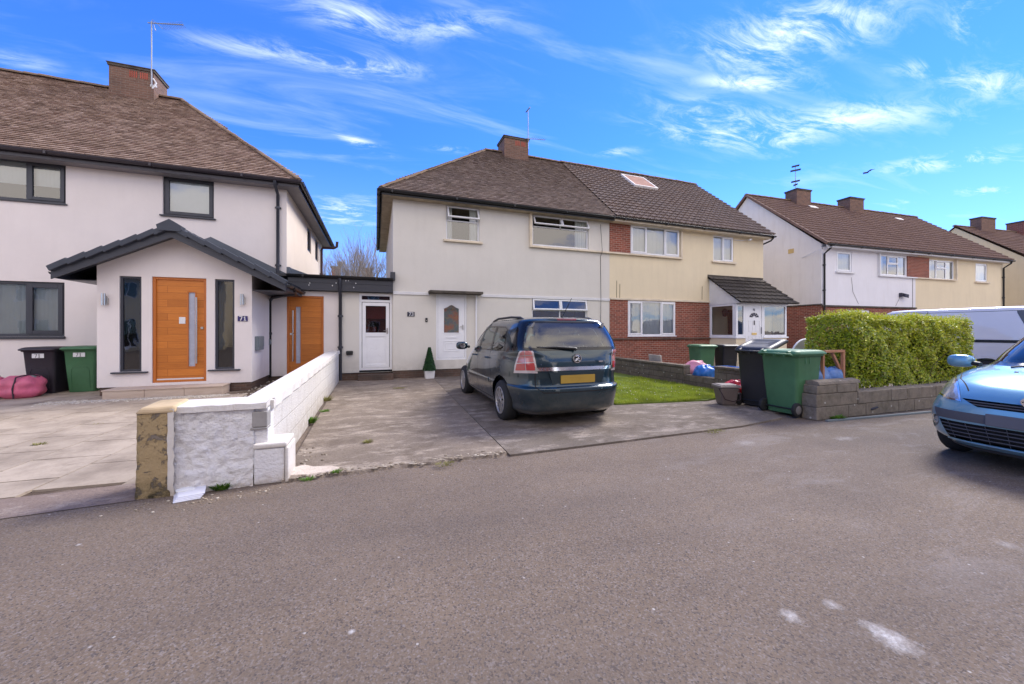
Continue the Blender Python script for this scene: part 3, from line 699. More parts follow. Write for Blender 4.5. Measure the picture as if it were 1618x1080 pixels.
# ---------------------------------------------------------------- ground
def ground():
    g = MB(); g.quad((-500, -500, 0), (500, -500, 0), (500, 500, 0), (-500, 500, 0)); tag(g.build('road', M['asphalt']), kind='structure')
    b = MB(); b.quad((-120, 20.2, .03), (140, 20.2, .03), (140, 160, .03), (-120, 160, .03)); tag(b.build('back_garden_ground', M['back']), kind='structure')
    d = MB(); rnd = random.Random(3)
    # ragged front lip of the left driveway slab
    lip = []; n = 60
    for i in range(n + 1):
        x = -.86 + (1.47 + .86) * i / n; lip.append((x, 4.27 + .018 * math.sin(x * 9) + rnd.uniform(-.014, .014)))
    top = [(x, y) for x, y in lip] + [(1.66, 12.02), (-1.0, 12.02)]
    m = len(top)
    d.add([(x, y, .030) for x, y in top] + [(x, y - (.02 if i <= n else 0), .0) for i, (x, y) in enumerate(top)], [tuple(range(m))] + [(i + 1, i, m + i, m + i + 1) for i in range(m - 1)])
    tag(d.build('driveway', M['drive']), kind='structure')
    d = MB(); P = [(1.485, 4.20), (5.3, 4.28), (6.4, 4.45), (6.62, 4.75), (7.7, 4.75), (7.7, 6.35), (6.5, 6.02), (4.55, 6.28), (4.35, 7.5), (4.4, 12.02), (1.672, 12.02)]; m = len(P)
    d.add([(x, y, .026) for x, y in P] + [(x, y, 0) for x, y in P], [tuple(range(m))] + [(i + 1, i, m + i, m + i + 1) for i in range(m - 1)] + [(0, m - 1, 2 * m - 1, m)])
    tag(d.build('driveway', M['drive2']), kind='structure')
    # lime patch at the wall foot
    l = MB(); P = [(-.84, 4.32), (-.62, 4.28), (-.42, 4.31), (-.36, 4.38), (-.45, 4.47), (-.62, 4.50), (-.72, 4.60), (-.86, 4.52)]; m = len(P)
    l.add([(x, y, .040) for x, y in P] + [(x + .01, y - .02, .0) for x, y in P], [tuple(range(m))] + [((i + 1) % m, i, m + i, m + (i + 1) % m) for i in range(m)]); tag(l.build('concrete_patch', M['lime']), kind='structure')
    # broken flakes along the lip
    f = MB()
    for k in range(230):
        x = rnd.uniform(-.8, 1.5); y = 4.27 + .018 * math.sin(x * 9) + rnd.gauss(.03, .045); s = rnd.uniform(.006, .024)
        if y < 4.21: continue
        f.blob((x, y, .026), (s * rnd.uniform(.7, 1.6), s * rnd.uniform(.4, 1), s * .4), k, 4, .35)
    for k in range(26):
        x = rnd.gauss(-.72, .1); y = rnd.uniform(4.5, 5.3); s = rnd.uniform(.008, .02); f.blob((x, y, .028), (s, s, s * .5), k, 4, .3)
    for k in range(60):
        x = rnd.gauss(-1.5, .4); y = 4.13 - abs(rnd.gauss(0, .12)); s = rnd.uniform(.004, .014); f.blob((x, y, 0), (s, s, s * .4), k, 4, .3)
    tag(f.build('crumbled_mortar', M['crumb']), kind='stuff')
    # paved forecourt of the left house, rising slightly to the porch
    so = MB(); so.add([(-16, 3.9, .008), (-1.15, 4.35, .008), (-1.15, 12.3, .09), (-16, 12.3, .09)], [(0, 1, 2, 3)]); tag(so.build('patio_bed', M['soil']), kind='structure')
    p = MB(); sw, sl = .70, .70; ang = R(-3); ca, sa = math.cos(ang), math.sin(ang)
    def inside(x, y): return -15 < x < (-1.45 if y < 8.4 else -2.4) and y > 4.35 + (x + 1.98) * .02 and y < (10.1 if x > -5.7 else 12.0)
    for i in range(-24, 12):
        for j in range(-2, 14):
            u, v = i * sl, j * sw + (sw * .45 if i % 2 else 0)
            cx, cy = -4 + u * ca - v * sa, 4.4 + u * sa + v * ca
            if not inside(cx, cy): continue
            q = []; 
            for (du, dv) in ((-1, -1), (1, -1), (1, 1), (-1, 1)):
                a, b = u + du * (sl / 2 - .007), v + dv * (sw / 2 - .007); x, y = -4 + a * ca - b * sa, 4.4 + a * sa + b * ca
                y = max(y, 4.60 + (x + 1.98) * .02); y = min(y, 12.18); x = min(x, -1.24 if cy < 8.4 else -2.1)
                q.append((x, y, .03 + (y - 4.3) * .0105 + rnd.uniform(-.002, .002)))
            p.add(q + [(a, b, c - .03) for a, b, c in q], [(0, 1, 2, 3), (0, 4, 5, 1), (1, 5, 6, 2), (2, 6, 7, 3), (3, 7, 4, 0)])
    tag(p.build('patio', M['slab']), kind='structure')
    a = MB(); a.add([(-16, 3.60, .006), (-3.2, 4.12, .006), (-1.9, 4.22, .006), (-1.9, 4.6, .036), (-3, 4.54, .036), (-16, 4.27, .036)], [(0, 1, 2, 5), (2, 3, 4, 5)]); tag(a.build('pavement_ramp', M['apron']), kind='structure')
    # pale gravel round the porch step
    gv = MB()
    for k in range(2600):
        if k < 2000: x = rnd.uniform(-6.0, -3.0); y = 9.86 + rnd.gauss(0, .09) - max(0, -5.2 - x) * .1
        else: x = rnd.uniform(-3.0, -1.3); y = rnd.uniform(8.8, 12) 
        s = rnd.uniform(.012, .028)
        if k >= 2000 and rnd.random() < .5: continue
        if y > 9.93 and -5.4 < x < -2.85: continue
        gv.blob((x, y, .02 + (y - 4.3) * .0105), (s, s * .8, s * .6), k, 3, .2)
    tag(gv.build('gravel', M['gravel']), kind='stuff')
    # lawn
    lw = MB(); P = [(4.42, 6.30), (6.45, 6.04), (7.7, 6.25), (7.75, 12.0), (4.42, 12.0)]; m = len(P)
    lw.add([(x, y, .05) for x, y in P] + [(x, y, 0) for x, y in P], [tuple(range(m))] + [((i + 1) % m, i, m + i, m + (i + 1) % m) for i in range(m)]); tag(lw.build('lawn', M['lawn_soil']), kind='structure')
    lw = MB(); lw.add([(7.95, 4.9, .03), (19.9, 4.9, .03), (19.9, 12, .03), (7.95, 12, .03)], [(0, 1, 2, 3)]); tag(lw.build('front_garden_ground', M['drive2']), kind='structure')
    gr = MB()
    for k in range(42000):
        y = 6.1 + 3.6 * (rnd.random() ** 1.7); x = rnd.uniform(4.4, 7.66)
        if y < 6.3 - (x - 4.42) * .13: continue
        if x > 6.45 and y < 6.1: continue
        h = rnd.uniform(.025, .07) * (1 + .5 * math.sin(x * 5) * math.sin(y * 4)); a = rnd.uniform(0, 6.28); w = rnd.uniform(.003, .006); lx, ly = rnd.gauss(0, .022), rnd.gauss(0, .022)
        c, s = math.cos(a) * w, math.sin(a) * w
        gr.add([(x - c, y - s, .048), (x + c, y + s, .048), (x + lx, y + ly, .048 + h)], [(0, 1, 2)])
    tag(gr.build('lawn_grass', M['grass']), kind='stuff')
    dz = MB()
    for k in range(70):
        x, y = rnd.uniform(4.5, 7.5), rnd.uniform(6.3, 8.6); dz.blob((x, y, .09), (.011, .011, .006), k, 3, .1)
    tag(dz.build('daisies', M['label_white']), 'tiny white daisies scattered over the lawn', 'daisies', kind='stuff')
M['crumb'] = roof_mat('broken_concrete', [(.20, .16, .12), (.34, .28, .21), (.52, .46, .38)], .3, (.12, .09, .06))
M['gravel'] = roof_mat('pale_gravel', [(.42, .36, .29), (.52, .46, .38), (.60, .55, .48)], .1, (.3, .25, .2))
ground()

# ---------------------------------------------------------------- left house (no. 71)
def left_house():
    Y = 12.2; XC = W0.y(453, 0, Y)[0]
    H = thing('semi_detached_house', 'grey-pink rendered house with anthracite windows, orange door and gabled porch', 'house', (-6, Y, 0))
    X0 = -17.0; YB = 20.0; ZT = 5.68; ZE = 5.62; YE = Y - .36; YR = 16.1; ZR = 9.36; XE = XC + .38
    wa = rect(-75, 247, 104, 322, Y); wb = rect(257, 280, 338, 342, Y); wg = rect(-95, 445, 102, 531, Y)
    wa = (wa[0], wa[1], W0.y(104, 322, Y)[1], W0.y(104, 257.5, Y)[1]); wg = (wg[0], wg[1], W0.y(102, 531, Y)[1], W0.y(102, 446, Y)[1])
    far = (-13.2, -11.4, wa[2], wa[3])
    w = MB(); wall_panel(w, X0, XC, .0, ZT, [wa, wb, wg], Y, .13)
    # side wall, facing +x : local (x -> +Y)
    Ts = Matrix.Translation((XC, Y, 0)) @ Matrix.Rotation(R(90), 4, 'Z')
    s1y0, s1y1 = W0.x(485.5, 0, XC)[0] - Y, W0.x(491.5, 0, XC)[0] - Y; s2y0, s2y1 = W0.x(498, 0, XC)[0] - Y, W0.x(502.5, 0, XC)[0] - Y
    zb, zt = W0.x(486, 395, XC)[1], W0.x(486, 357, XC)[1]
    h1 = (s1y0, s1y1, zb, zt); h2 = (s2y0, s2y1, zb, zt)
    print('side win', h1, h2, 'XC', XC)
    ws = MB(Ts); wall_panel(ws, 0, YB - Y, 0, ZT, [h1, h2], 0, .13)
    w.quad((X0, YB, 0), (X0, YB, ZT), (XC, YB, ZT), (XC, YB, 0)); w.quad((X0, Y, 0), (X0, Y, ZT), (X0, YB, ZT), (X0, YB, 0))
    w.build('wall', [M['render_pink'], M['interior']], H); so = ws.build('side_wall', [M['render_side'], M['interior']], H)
    def fx(h, px): return (W0.y(px, 0, Y)[0] - h[0]) / (h[1] - h[0])
    window(H, *wa, cells=((0, .28, 0, 1, 'sash'), (.28, fx(wa, 42), 0, 1, 'fix'), (fx(wa, 42), 1, 0, 1, 'sash')), y=Y, col='anthracite', back='half', bar=.06, sash=.065, sill=('anthracite', .03, .04, .04))
    window(H, *wb, cells=((0, 1, 0, 1, 'sash'),), y=Y, col='anthracite', back='frost', bar=.05, sash=.07, sill=('anthracite', .05, .06, .04))
    window(H, *wg, cells=((0, fx(wg, -20), 0, 1, 'sash'), (fx(wg, -20), fx(wg, 42), 0, 1, 'fix'), (fx(wg, 42), 1, 0, 1, 'sash')), y=Y, col='anthracite', back='blind', bar=.065, sash=.075, sill=('anthracite', .02, .05, .06))
    for h in (h1, h2): window(H, *h, cells=((0, 1, 0, 1, 'sash'),), y=0, col='anthracite', T=Ts, bar=.05, back='frost')
    # roof
    insx = YR - YE
    def hipclip(a, b): return a < (XE - X0) - b / math.hypot(YR - YE, ZR - ZE) * insx + .10
    r = MB(); s = Vector((0, YR - YE, ZR - ZE)); tiles(r, (X0, YE, ZE), (1, 0, 0), s, XE - X0, s.length, .185, .115, .014, hipclip, 'plain', .0045, 1)
    sl = s.length
    s2 = Vector((-insx, 0, ZR - ZE)); half = 2 * (YR - YE)
    tiles(r, (XE, YE, ZE), (0, 1, 0), s2, half, s2.length, .185, .115, .014, lambda a, b: b / s2.length * insx - .05 < a < half - b / s2.length * insx + .05, 'plain', .0045, 2)
    k = .004
    r.add([(X0, YE, ZE + k), (XE, YE, ZE + k), (XE - insx, YR, ZR), (X0, YR, ZR), (XE, 2 * YR - YE, ZE + k), (X0, 2 * YR - YE, ZE + k)], [(0, 1, 2, 3), (1, 4, 2), (4, 5, 3, 2)])
    ro = r.build('roof', M['tile_old'], H)
    q = MB(); ridge(q, (X0, YR, ZR + .03), (XE - insx, YR, ZR + .03), .13, .33, 1, .8, .01); ridge(q, (XE - insx, YR, ZR + .04), (XE, YE, ZE + .05), .10, .14, 2, .6, .01); ridge(q, (XE - insx, YR, ZR + .04), (XE, 2 * YR - YE, ZE + .05), .10, .3, 3); q.build('ridge_tiles', M['ridge_old'], ro)
    # fascia, soffit, gutters
    f = MB(); f.box(X0, XE - .02, YE + .03, YE + .05, ZE - .19, ZE - .005); f.box(XE - .05, XE - .03, YE + .05, 2 * YR - YE, ZE - .19, ZE - .005); f.build('fascia', M['purple_black'], H)
    f = MB(); f.box(X0, XC, YE + .052, Y - .002, ZE - .185, ZE - .165); f.box(XC, XE - .052, YE + .052, 2 * YR - YE - .02, ZE - .185, ZE - .165); f.build('soffit', M['grey_soffit'], H)
    gutter(H, (X0, YE - .035, ZE - .035), (XE + .05, YE - .035, ZE - .035), 'purple_black', .068)
    gutter(H, (XE + .035, YE - .05, ZE - .035), (XE + .035, 2 * YR - YE, ZE - .035), 'purple_black', .068)
    px = W0.y(439, 0, Y - .06)[0]
    pipe(H, [(px, YE - .035, ZE - .08), (px, YE - .02, ZE - .2), (px, Y - .06, ZE - .36), (px, Y - .06, 2.95)], 'anthracite', .042, (4.9, 3.3))
    xb = XC + .09; yb = W0.x(508, 0, xb)[0]
    pipe(H, [(xb, yb, 2.9), (xb, yb, 5.05), (xb + .05, yb, 5.16), (xb + .5, yb, 5.18), (xb + .62, yb, 5.25), (xb + .64, yb, 5.48)], 'brown_pipe', .055, (4.0,), 'waste_pipe')
    # chimney
    yc = YR - .42
    x0, x1 = W0.y(172, 0, yc)[0], W0.y(243, 0, yc)[0]; z1 = W0.y(172, 97, yc)[1]
    ch = chimney(H, x0, x1, yc, yc + .85, 8.7, z1)
    print('left chimney', x0, x1, z1)
    # ---- porch
    PY = 10.5; a0 = W0.y(153, 0, PY)[0]; a1 = W0.y(398, 0, PY)[0]; xa = (a0 + a1) / 2; ZA = 3.70; EX0, EX1 = -6.03, -1.97; FY = 10.12; xa = -4.12
    sl_ = (ZA - 2.72) / (xa - EX0); srt = (ZA - 2.62) / (EX1 - xa)
    und = lambda x: ZA - .10 - (sl_ * (xa - x) if x < xa else srt * (x - xa))
    zb = .27
    dr = rect(240, 438, 326, 602, PY); g1 = rect(188.5, 436, 223.5, 587, PY); g2 = rect(339.5, 441, 370.5, 583, PY)
    zt = und(a0) - .002
    dr = (dr[0], dr[1], .33, dr[3]); top = max(g1[3], g2[3], dr[3]) + .0
    p = MB(); 
    # front wall with gable: rows up to zt, then strips following the roof
    hs = [dr, g1, g2]; xs = sorted({a0, a1, xa, *[h[0] for h in hs], *[h[1] for h in hs]})
    zlim = min(und(a0), und(a1)) - .02
    for i in range(len(xs) - 1):
        u, v = xs[i], xs[i + 1]; hole = [h for h in hs if h[0] <= u + 1e-6 and h[1] >= v - 1e-6]
        segs = [(zb, None)] if not hole else [(zb, hole[0][2]), (hole[0][3], None)]
        for (lo, hi) in segs:
            if hi is not None and hi <= lo: continue
            p.quad((u, PY, lo), (v, PY, lo), (v, PY, hi if hi is not None else und(v)), (u, PY, hi if hi is not None else und(u)))
    mb2 = MB()
    for h in hs:
        tmp = MB(); wall_panel(tmp, h[0] - .001, h[1] + .001, h[2] - .001, h[3] + .001, [h], PY, .12, 0, 1, 1.2)
        keep = [i for i, fc in enumerate(tmp.f)][8:] if False else range(len(tmp.f))
        for i in keep:
            vs = [tmp.v[j] for j in tmp.f[i]]
            if all(abs(q[1] - PY) < 1e-6 for q in vs): continue
            p.add(vs, [(0, 1, 2, 3)], tmp.m[i])
    p.quad((a1, PY, zb), (a1, Y, zb), (a1, Y, und(a1)), (a1, PY, und(a1))); p.quad((a0, PY, zb), (a0, PY, und(a0)), (a0, Y, und(a0)), (a0, Y, zb)); p.quad((a0, PY, zb), (a0, Y, zb), (a1, Y, zb), (a1, PY, zb))
    po = p.build('porch_wall', [M['render_pink'], M['interior']], H)
    q = MB(); q.box(a0 + .03, a1 - .03, PY + .03, Y - .01, 0, zb - .002); q.build('porch_plinth', M['plinth'], H)
    front_door_oak(H, *dr, PY + .05, 1)
    for h in (g1, g2): window(H, *h, y=PY, col='anthracite', bar=.045, inset=.03, sill=('anthracite', .12, .07, .035), back=None, name='side_light')
    nr_ = rect(281, 500.5, 291, 511, PY); n = MB(); n.box(nr_[0], nr_[1], PY + .055, PY + .0615, nr_[2], nr_[3]); n.build('paper_notice', M['label_white'], H)
    # porch roof
    r = MB()
    for sg, ex, ss in ((-1, EX0, sl_), (1, EX1, srt)):
        L = abs(xa - ex); s = Vector((-sg * L, 0, ss * L)); 
        tiles(r, (ex, FY, ZA - ss * L), (0, 1, 0), s, Y - FY - .01, s.length, .30, .30, .016, None, 'plain', .002, 4)
        r.add([(ex, FY, ZA - ss * L - .02), (ex, Y - .01, ZA - ss * L - .02), (xa, Y - .01, ZA - .02), (xa, FY, ZA - .02)], [(0, 1, 2, 3)])
    rr = r.build('porch_roof', M['tile_slate'], H)
    v = MB()                                                        # dry verge units and ridge end
    for sg, ex, ss in ((-1, EX0, sl_), (1, EX1, srt)):
        L = abs(xa - ex); d = Vector((sg, 0, -ss)).normalized(); nn = Vector((sg * ss, 0, 1)).normalized(); LL = math.hypot(L, ss * L); k = 7
        for i in range(k):
            c = Vector((xa, FY, ZA)) + d * (LL * (i + .5) / k) + nn * .0 + d * .0; v.obox(c + nn * .0, d * (LL / k / 2 + .02) - nn * .016, Vector((0, .075 + .0015 * (i % 2), 0)), (nn * .055 + d * .0))
    v.prism([(xa - .19, ZA - .10), (xa + .19, ZA - .10), (xa + .22, ZA + .01), (xa, ZA + .15), (xa - .22, ZA + .01)], 'y', FY - .095, FY + .09)
    v.build('verge_tiles', M['slate_verge'], rr, bevel=.012)
    q = MB(); ridge(q, (xa, FY + .1, ZA + .03), (xa, Y - .02, ZA + .03), .13, .42, 5, .7); q.build('ridge_tiles', M['slate_verge'], rr)
    # lead flashing where the roof meets the house
    q = MB()
    for sg, ex, ss in ((-1, EX0, sl_), (1, EX1, srt)):
        L = abs(xa - ex); q.add([(xa, Y - .012, ZA), (xa + sg * L, Y - .012, ZA - ss * L), (xa + sg * L, Y - .012, ZA - ss * L + .27), (xa, Y - .012, ZA + .27)], [(0, 1, 2, 3)]); q.add([(xa, Y - .010, ZA + .055), (xa + sg * L, Y - .01, ZA - ss * L + .055), (xa + sg * L, Y - .16, ZA - ss * L + .055), (xa, Y - .16, ZA + .055)], [(0, 1, 2, 3)])
    q.build('lead_flashing', M['lead'], rr)
    f = MB()
    for sg, ex, ss in ((-1, EX0, sl_), (1, EX1, srt)):
        L = abs(xa - ex); t = .17
        f.add([(xa, FY, ZA - .05), (ex, FY, ZA - ss * L - .05), (ex, FY, ZA - ss * L - .05 - t), (xa, FY, ZA - .05 - t)] + [(xa, FY + .03, ZA - .05), (ex, FY + .03, ZA - ss * L - .05), (ex, FY + .03, ZA - ss * L - .05 - t), (xa, FY + .03, ZA - .05 - t)], [(0, 1, 2, 3), (4, 7, 6, 5), (0, 4, 5, 1), (2, 6, 7, 3)])
        aw = a0 if sg < 0 else a1; zz = ZA - ss * L - .19
        f.add([(xa, FY + .03, ZA - .12), (ex, FY + .03, ZA - ss * L - .12), (ex, PY - .002, ZA - ss * L - .12), (xa, PY - .002, ZA - .12)], [(0, 1, 2, 3)])
        f.box(min(ex, aw + sg * .002), max(ex, aw + sg * .002), PY, Y - .02, zz - .0, zz + .015); f.box(ex - .012, ex + .012, FY + .03, Y - .02, zz, ZA - ss * L - .02)
    f.build('porch_fascia', M['anthracite'], H)
    gutter(H, (EX1 + .05, FY + .05, 2.55), (EX1 + .05, Y - .05, 2.55), 'black', .055)
    gutter(H, (EX0 - .05, FY + .12, 2.65), (EX0 - .05, Y - .05, 2.65), 'black', .055)
    dx = W0.y(427, 0, 12.1)[0]
    pipe(H, [(EX1 + .03, FY + .8, 2.50), (EX1, FY + 1.1, 2.44), (dx + .1, 11.9, 2.38), (dx, 12.1, 2.30), (dx, 12.1, .2)], 'black', .042, (1.4,))
    q = MB(); q.lathe((dx - .06, 12.02, 1.17), [(.10, 0), (.10, .05), (.075, .09)], 16, 'y'); q.box(dx - .14, dx + .02, 12.08, 12.19, 1.07, 1.25); q.build('outside_socket', M['grey_box'], H, bevel=.01)
    mb = MB(); my0, mz1 = W0.x(402.5, 531, a1); my1 = W0.x(412, 0, a1)[0]; mz0 = W0.x(407, 552.5, a1)[1]; mb.box(a1 + .001, a1 + .07, my0, my1, mz0, mz1); mb.box(a1 + .072, a1 + .08, my0 + .02, my1 - .02, mz0 + .08, mz1 - .02); mb.build('meter_box', M['grey_box'], H, bevel=.01)
    for px in (167.5, 384):
        x, z = W0.y(px, 472, PY); l = MB(); l.lathe((x, PY - .075, z - .14), [(.036, 0), (.036, .25)], 14); l.box(x - .025, x + .025, PY - .04, PY - .001, z - .09, z + .06); l.box(x + .035, x + .05, PY - .055, PY - .001, z - .12, z + .02); l.build('wall_lamp', M['steel'], H)
    n0 = rect(376, 499, 391.5, 507, PY); q = MB(); q.box(n0[0], n0[1], PY - .02, PY - .001, n0[2], n0[3]); pl = q.build('number_plate', M['slate_blue'], H)
    q = MB(); hh = (n0[3] - n0[2]) * .8; digits(q, '71', (n0[0] + n0[1]) / 2 - hh * .62, n0[2] + hh * .14, hh, PY - .023); q.build('numerals', M['label_white'], pl)
    s = MB(); sx0, sx1 = W0.y(160, 0, 9.98)[0], W0.y(350, 0, 9.98)[0]; w3 = (sx1 - sx0) / 3
    for k in range(3): s.box(sx0 + w3 * k + .003, sx0 + w3 * (k + 1) - .003, 10.0, PY - .004, .05, .245)
    for k in range(3): s.box(sx0 + w3 * k + .003 - (.015 if k == 0 else 0), sx0 + w3 * (k + 1) - .003 + (.015 if k == 2 else 0), 9.985, PY - .003, .247, .272)
    s.build('porch_step', M['step'], H, bevel=.004)
    # TV aerial on the chimney
    ax, az = W0.y(239.5, 125, yc - .05); zt = W0.y(239.5, 33, yc - .05)[1]
    A = thing('tv_aerial', 'tall thin TV aerial on the chimney of the grey-pink house', 'aerial', (ax, yc - .05, az))
    m = MB().tube([(ax, yc - .05, az - .2), (ax, yc - .05, zt)], .02, 8); m.build('mast', M['alu'], A)
    x2, z2 = W0.y(290, 39, yc - .05); m = MB().tube([(ax - .1, yc - .05, zt - .08), (x2, yc - .05, z2)], .016, 6)
    for k in range(14):
        t = k / 13; x = ax + .3 + (x2 - ax - .3) * t; z = zt - .1 + (z2 - zt + .1) * t; m.tube([(x, yc - .05 - .16, z), (x, yc - .05 + .16, z)], .006, 4)
    m.tube([(ax + .1, yc - .05, zt - .28), (ax + .02, yc - .05, zt + .06), (ax + .3, yc - .05, zt - .18)], .012, 5)
    m.build('boom', M['alu'], A)
    m = MB(); m.box(ax - .05, ax + .12, yc - .02, yc - .001, az - .22, az - .15); m.tube([(ax + .02, yc - .06, az - .3), (ax + .13, yc - .06, az - .1), (ax + .05, yc - .08, az + .02)], .02, 6); m.build('bracket', M['label_white'], A)
M['slate_verge'] = plain('dark_grey_verge', (.045, .052, .068), .6, bump=.2)
M['grey_box'] = plain('grey_meter_box', (.17, .20, .215), .5)
M['slate_blue'] = plain('dark_blue_slate', (.035, .025, .13), .3)
left_house()

# ---------------------------------------------------------------- flat-roofed link between the houses
def link():
    Y = 12.08; L = thing('flat_roofed_link', 'low flat-roofed link with grey fascia between the two front houses', 'extension', (-1, Y, 0))
    x0 = W0.y(424, 0, Y)[0]; x1 = W0.y(621, 0, Y)[0]; xm = W0.y(538, 0, Y)[0]
    od = rect(453, 467, 511.5, 591, Y); wd = rect(567.5, 464, 620, 585.5, Y)
    od = (od[0], od[1], .20, od[3]); wd = (wd[0], wd[1] - .005, .30, 2.585)
    print('link doors', od, wd)
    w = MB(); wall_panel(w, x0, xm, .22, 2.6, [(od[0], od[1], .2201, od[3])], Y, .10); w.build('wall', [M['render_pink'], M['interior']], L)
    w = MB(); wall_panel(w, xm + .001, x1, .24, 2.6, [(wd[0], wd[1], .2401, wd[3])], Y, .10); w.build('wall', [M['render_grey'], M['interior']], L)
    w = MB(); wall_panel(w, x0, x1, 0, .219, [], Y + .03); w.build('plinth', M['plinth'], L)
    front_door_oak(L, od[0], od[1], .23, od[3], Y + .04, -1)
    xl = W0.y(453.5, 0, Y - .3)[0]; xr = W0.y(621, 0, Y - .2)[0] - .0
    f = MB(); f.box(xl, xr, Y - .19, Y - .16, 2.62, 2.98); f.box(xl, xr, Y - .16, Y - .001, 2.62, 2.64); f.box(xl, xr, Y - .205, Y - .192, 2.83, 2.98); f.build('fascia', M['anthracite'], L)
    gutter(L, (xl - .02, Y - .25, 3.03), (xr, Y - .25, 3.03), 'black', .07)
    r = MB(); r.box(xl - .4, xr + .0, Y - .17, 19, 2.981, 3.05); r.build('roof', M['felt'], L)
    b = MB(); b.box(xr - .08, xr + .06, Y - .3, Y - .02, 2.98, 3.22); b.build('upstand', M['anthracite'], L)
    b = MB(); b.box(xl - .02, xl + .06, Y - .26, Y - .02, 3.05, 3.22); b.add([(xl + .06, Y - .02, 3.06), (xl + .6, Y + .8, 3.06), (xl + .6, Y + .8, 3.09), (xl + .06, Y - .02, 3.22)], [(0, 1, 2, 3)]); b.build('upstand', M['lead'], L)
    pipe(L, [(xm, Y - .25, 2.97), (xm, Y - .24, 2.62), (xm, Y - .06, 2.5), (xm, Y - .06, .05)], 'anthracite', .045, (1.9, 1.0))
    # white half-glazed side door with its fanlight
    a, b, c, d = wd; m = MB()
    ring(m, a, b, c, d, Y + .02, Y + .09, .07); m.box(a + .07, b - .07, Y + .021, Y + .088, 2.33, 2.40)
    a2, b2, d2 = a + .085, b - .085, 2.315; ring(m, a2, b2, c + .075, d2, Y + .012, Y + .06, .095); m.box(a2 + .095, b2 - .095, Y + .015, Y + .058, 1.30, 1.42)
    m.box(a2 + .095, b2 - .095, Y + .035, Y + .05, c + .17, 1.30); m.box(a2 + .15, b2 - .15, Y + .028, Y + .034, c + .23, 1.24)
    do = m.build('side_door', M['upvc'], L, bevel=.005)
    g = MB(); g.quad((a2 + .09, Y + .04, 1.41), (b2 - .09, Y + .04, 1.41), (b2 - .09, Y + .04, d2 - .09), (a2 + .09, Y + .04, d2 - .09)); g.quad((a + .07, Y + .05, 2.40), (b - .07, Y + .05, 2.40), (b - .07, Y + .05, d - .07), (a + .07, Y + .05, d - .07)); g.build('pane', M['glass'], do)
    g = MB(); g.box(b2 - .075, b2 - .045, Y - .03, Y + .012, 1.45, 1.5); g.box(b2 - .16, b2 - .045, Y - .035, Y - .022, 1.47, 1.49); g.box(b2 - .08, b2 - .04, Y + .002, Y + .011, 1.38, 1.56); g.build('handle', M['steel'], do)
    g = MB(); g.box(a2 + .1, b2 - .1, Y + .5, Y + .52, 1.85, d2 - .1, 0); g.box(a2 + .1, (a2 + b2) / 2 + .02, Y + .45, Y + .5, 1.35, 1.6, 0); g.build('coat', M['dull_red'], do)
    s = MB(); s.box(W0.y(565, 0, Y - .3)[0], W0.y(622, 0, Y - .3)[0], Y - .32, Y + .025, .0, .19); s.build('doorstep', M['plinth'], L, bevel=.01)
    l = MB(); x, z = W0.y(552.5, 557, Y); l.box(x - .09, x + .09, Y - .09, Y - .001, z - .06, z + .06); l.build('bulkhead_light', M['black'], L, bevel=.02)
    c = MB()
    for k in range(9): c.blob((xl + rnd0.uniform(.5, 1.8), Y - .207, rnd0.uniform(2.7, 2.93)), (.014, .004, .018), k, 4, .2, flat=False)
    c.build('droppings', M['label_white'], L)
rnd0 = random.Random(5)
M['felt'] = plain('roofing_felt', (.06, .06, .065), .95, bump=.5)
M['dull_red'] = plain('dull_red_cloth', (.20, .04, .035), .9)
link()

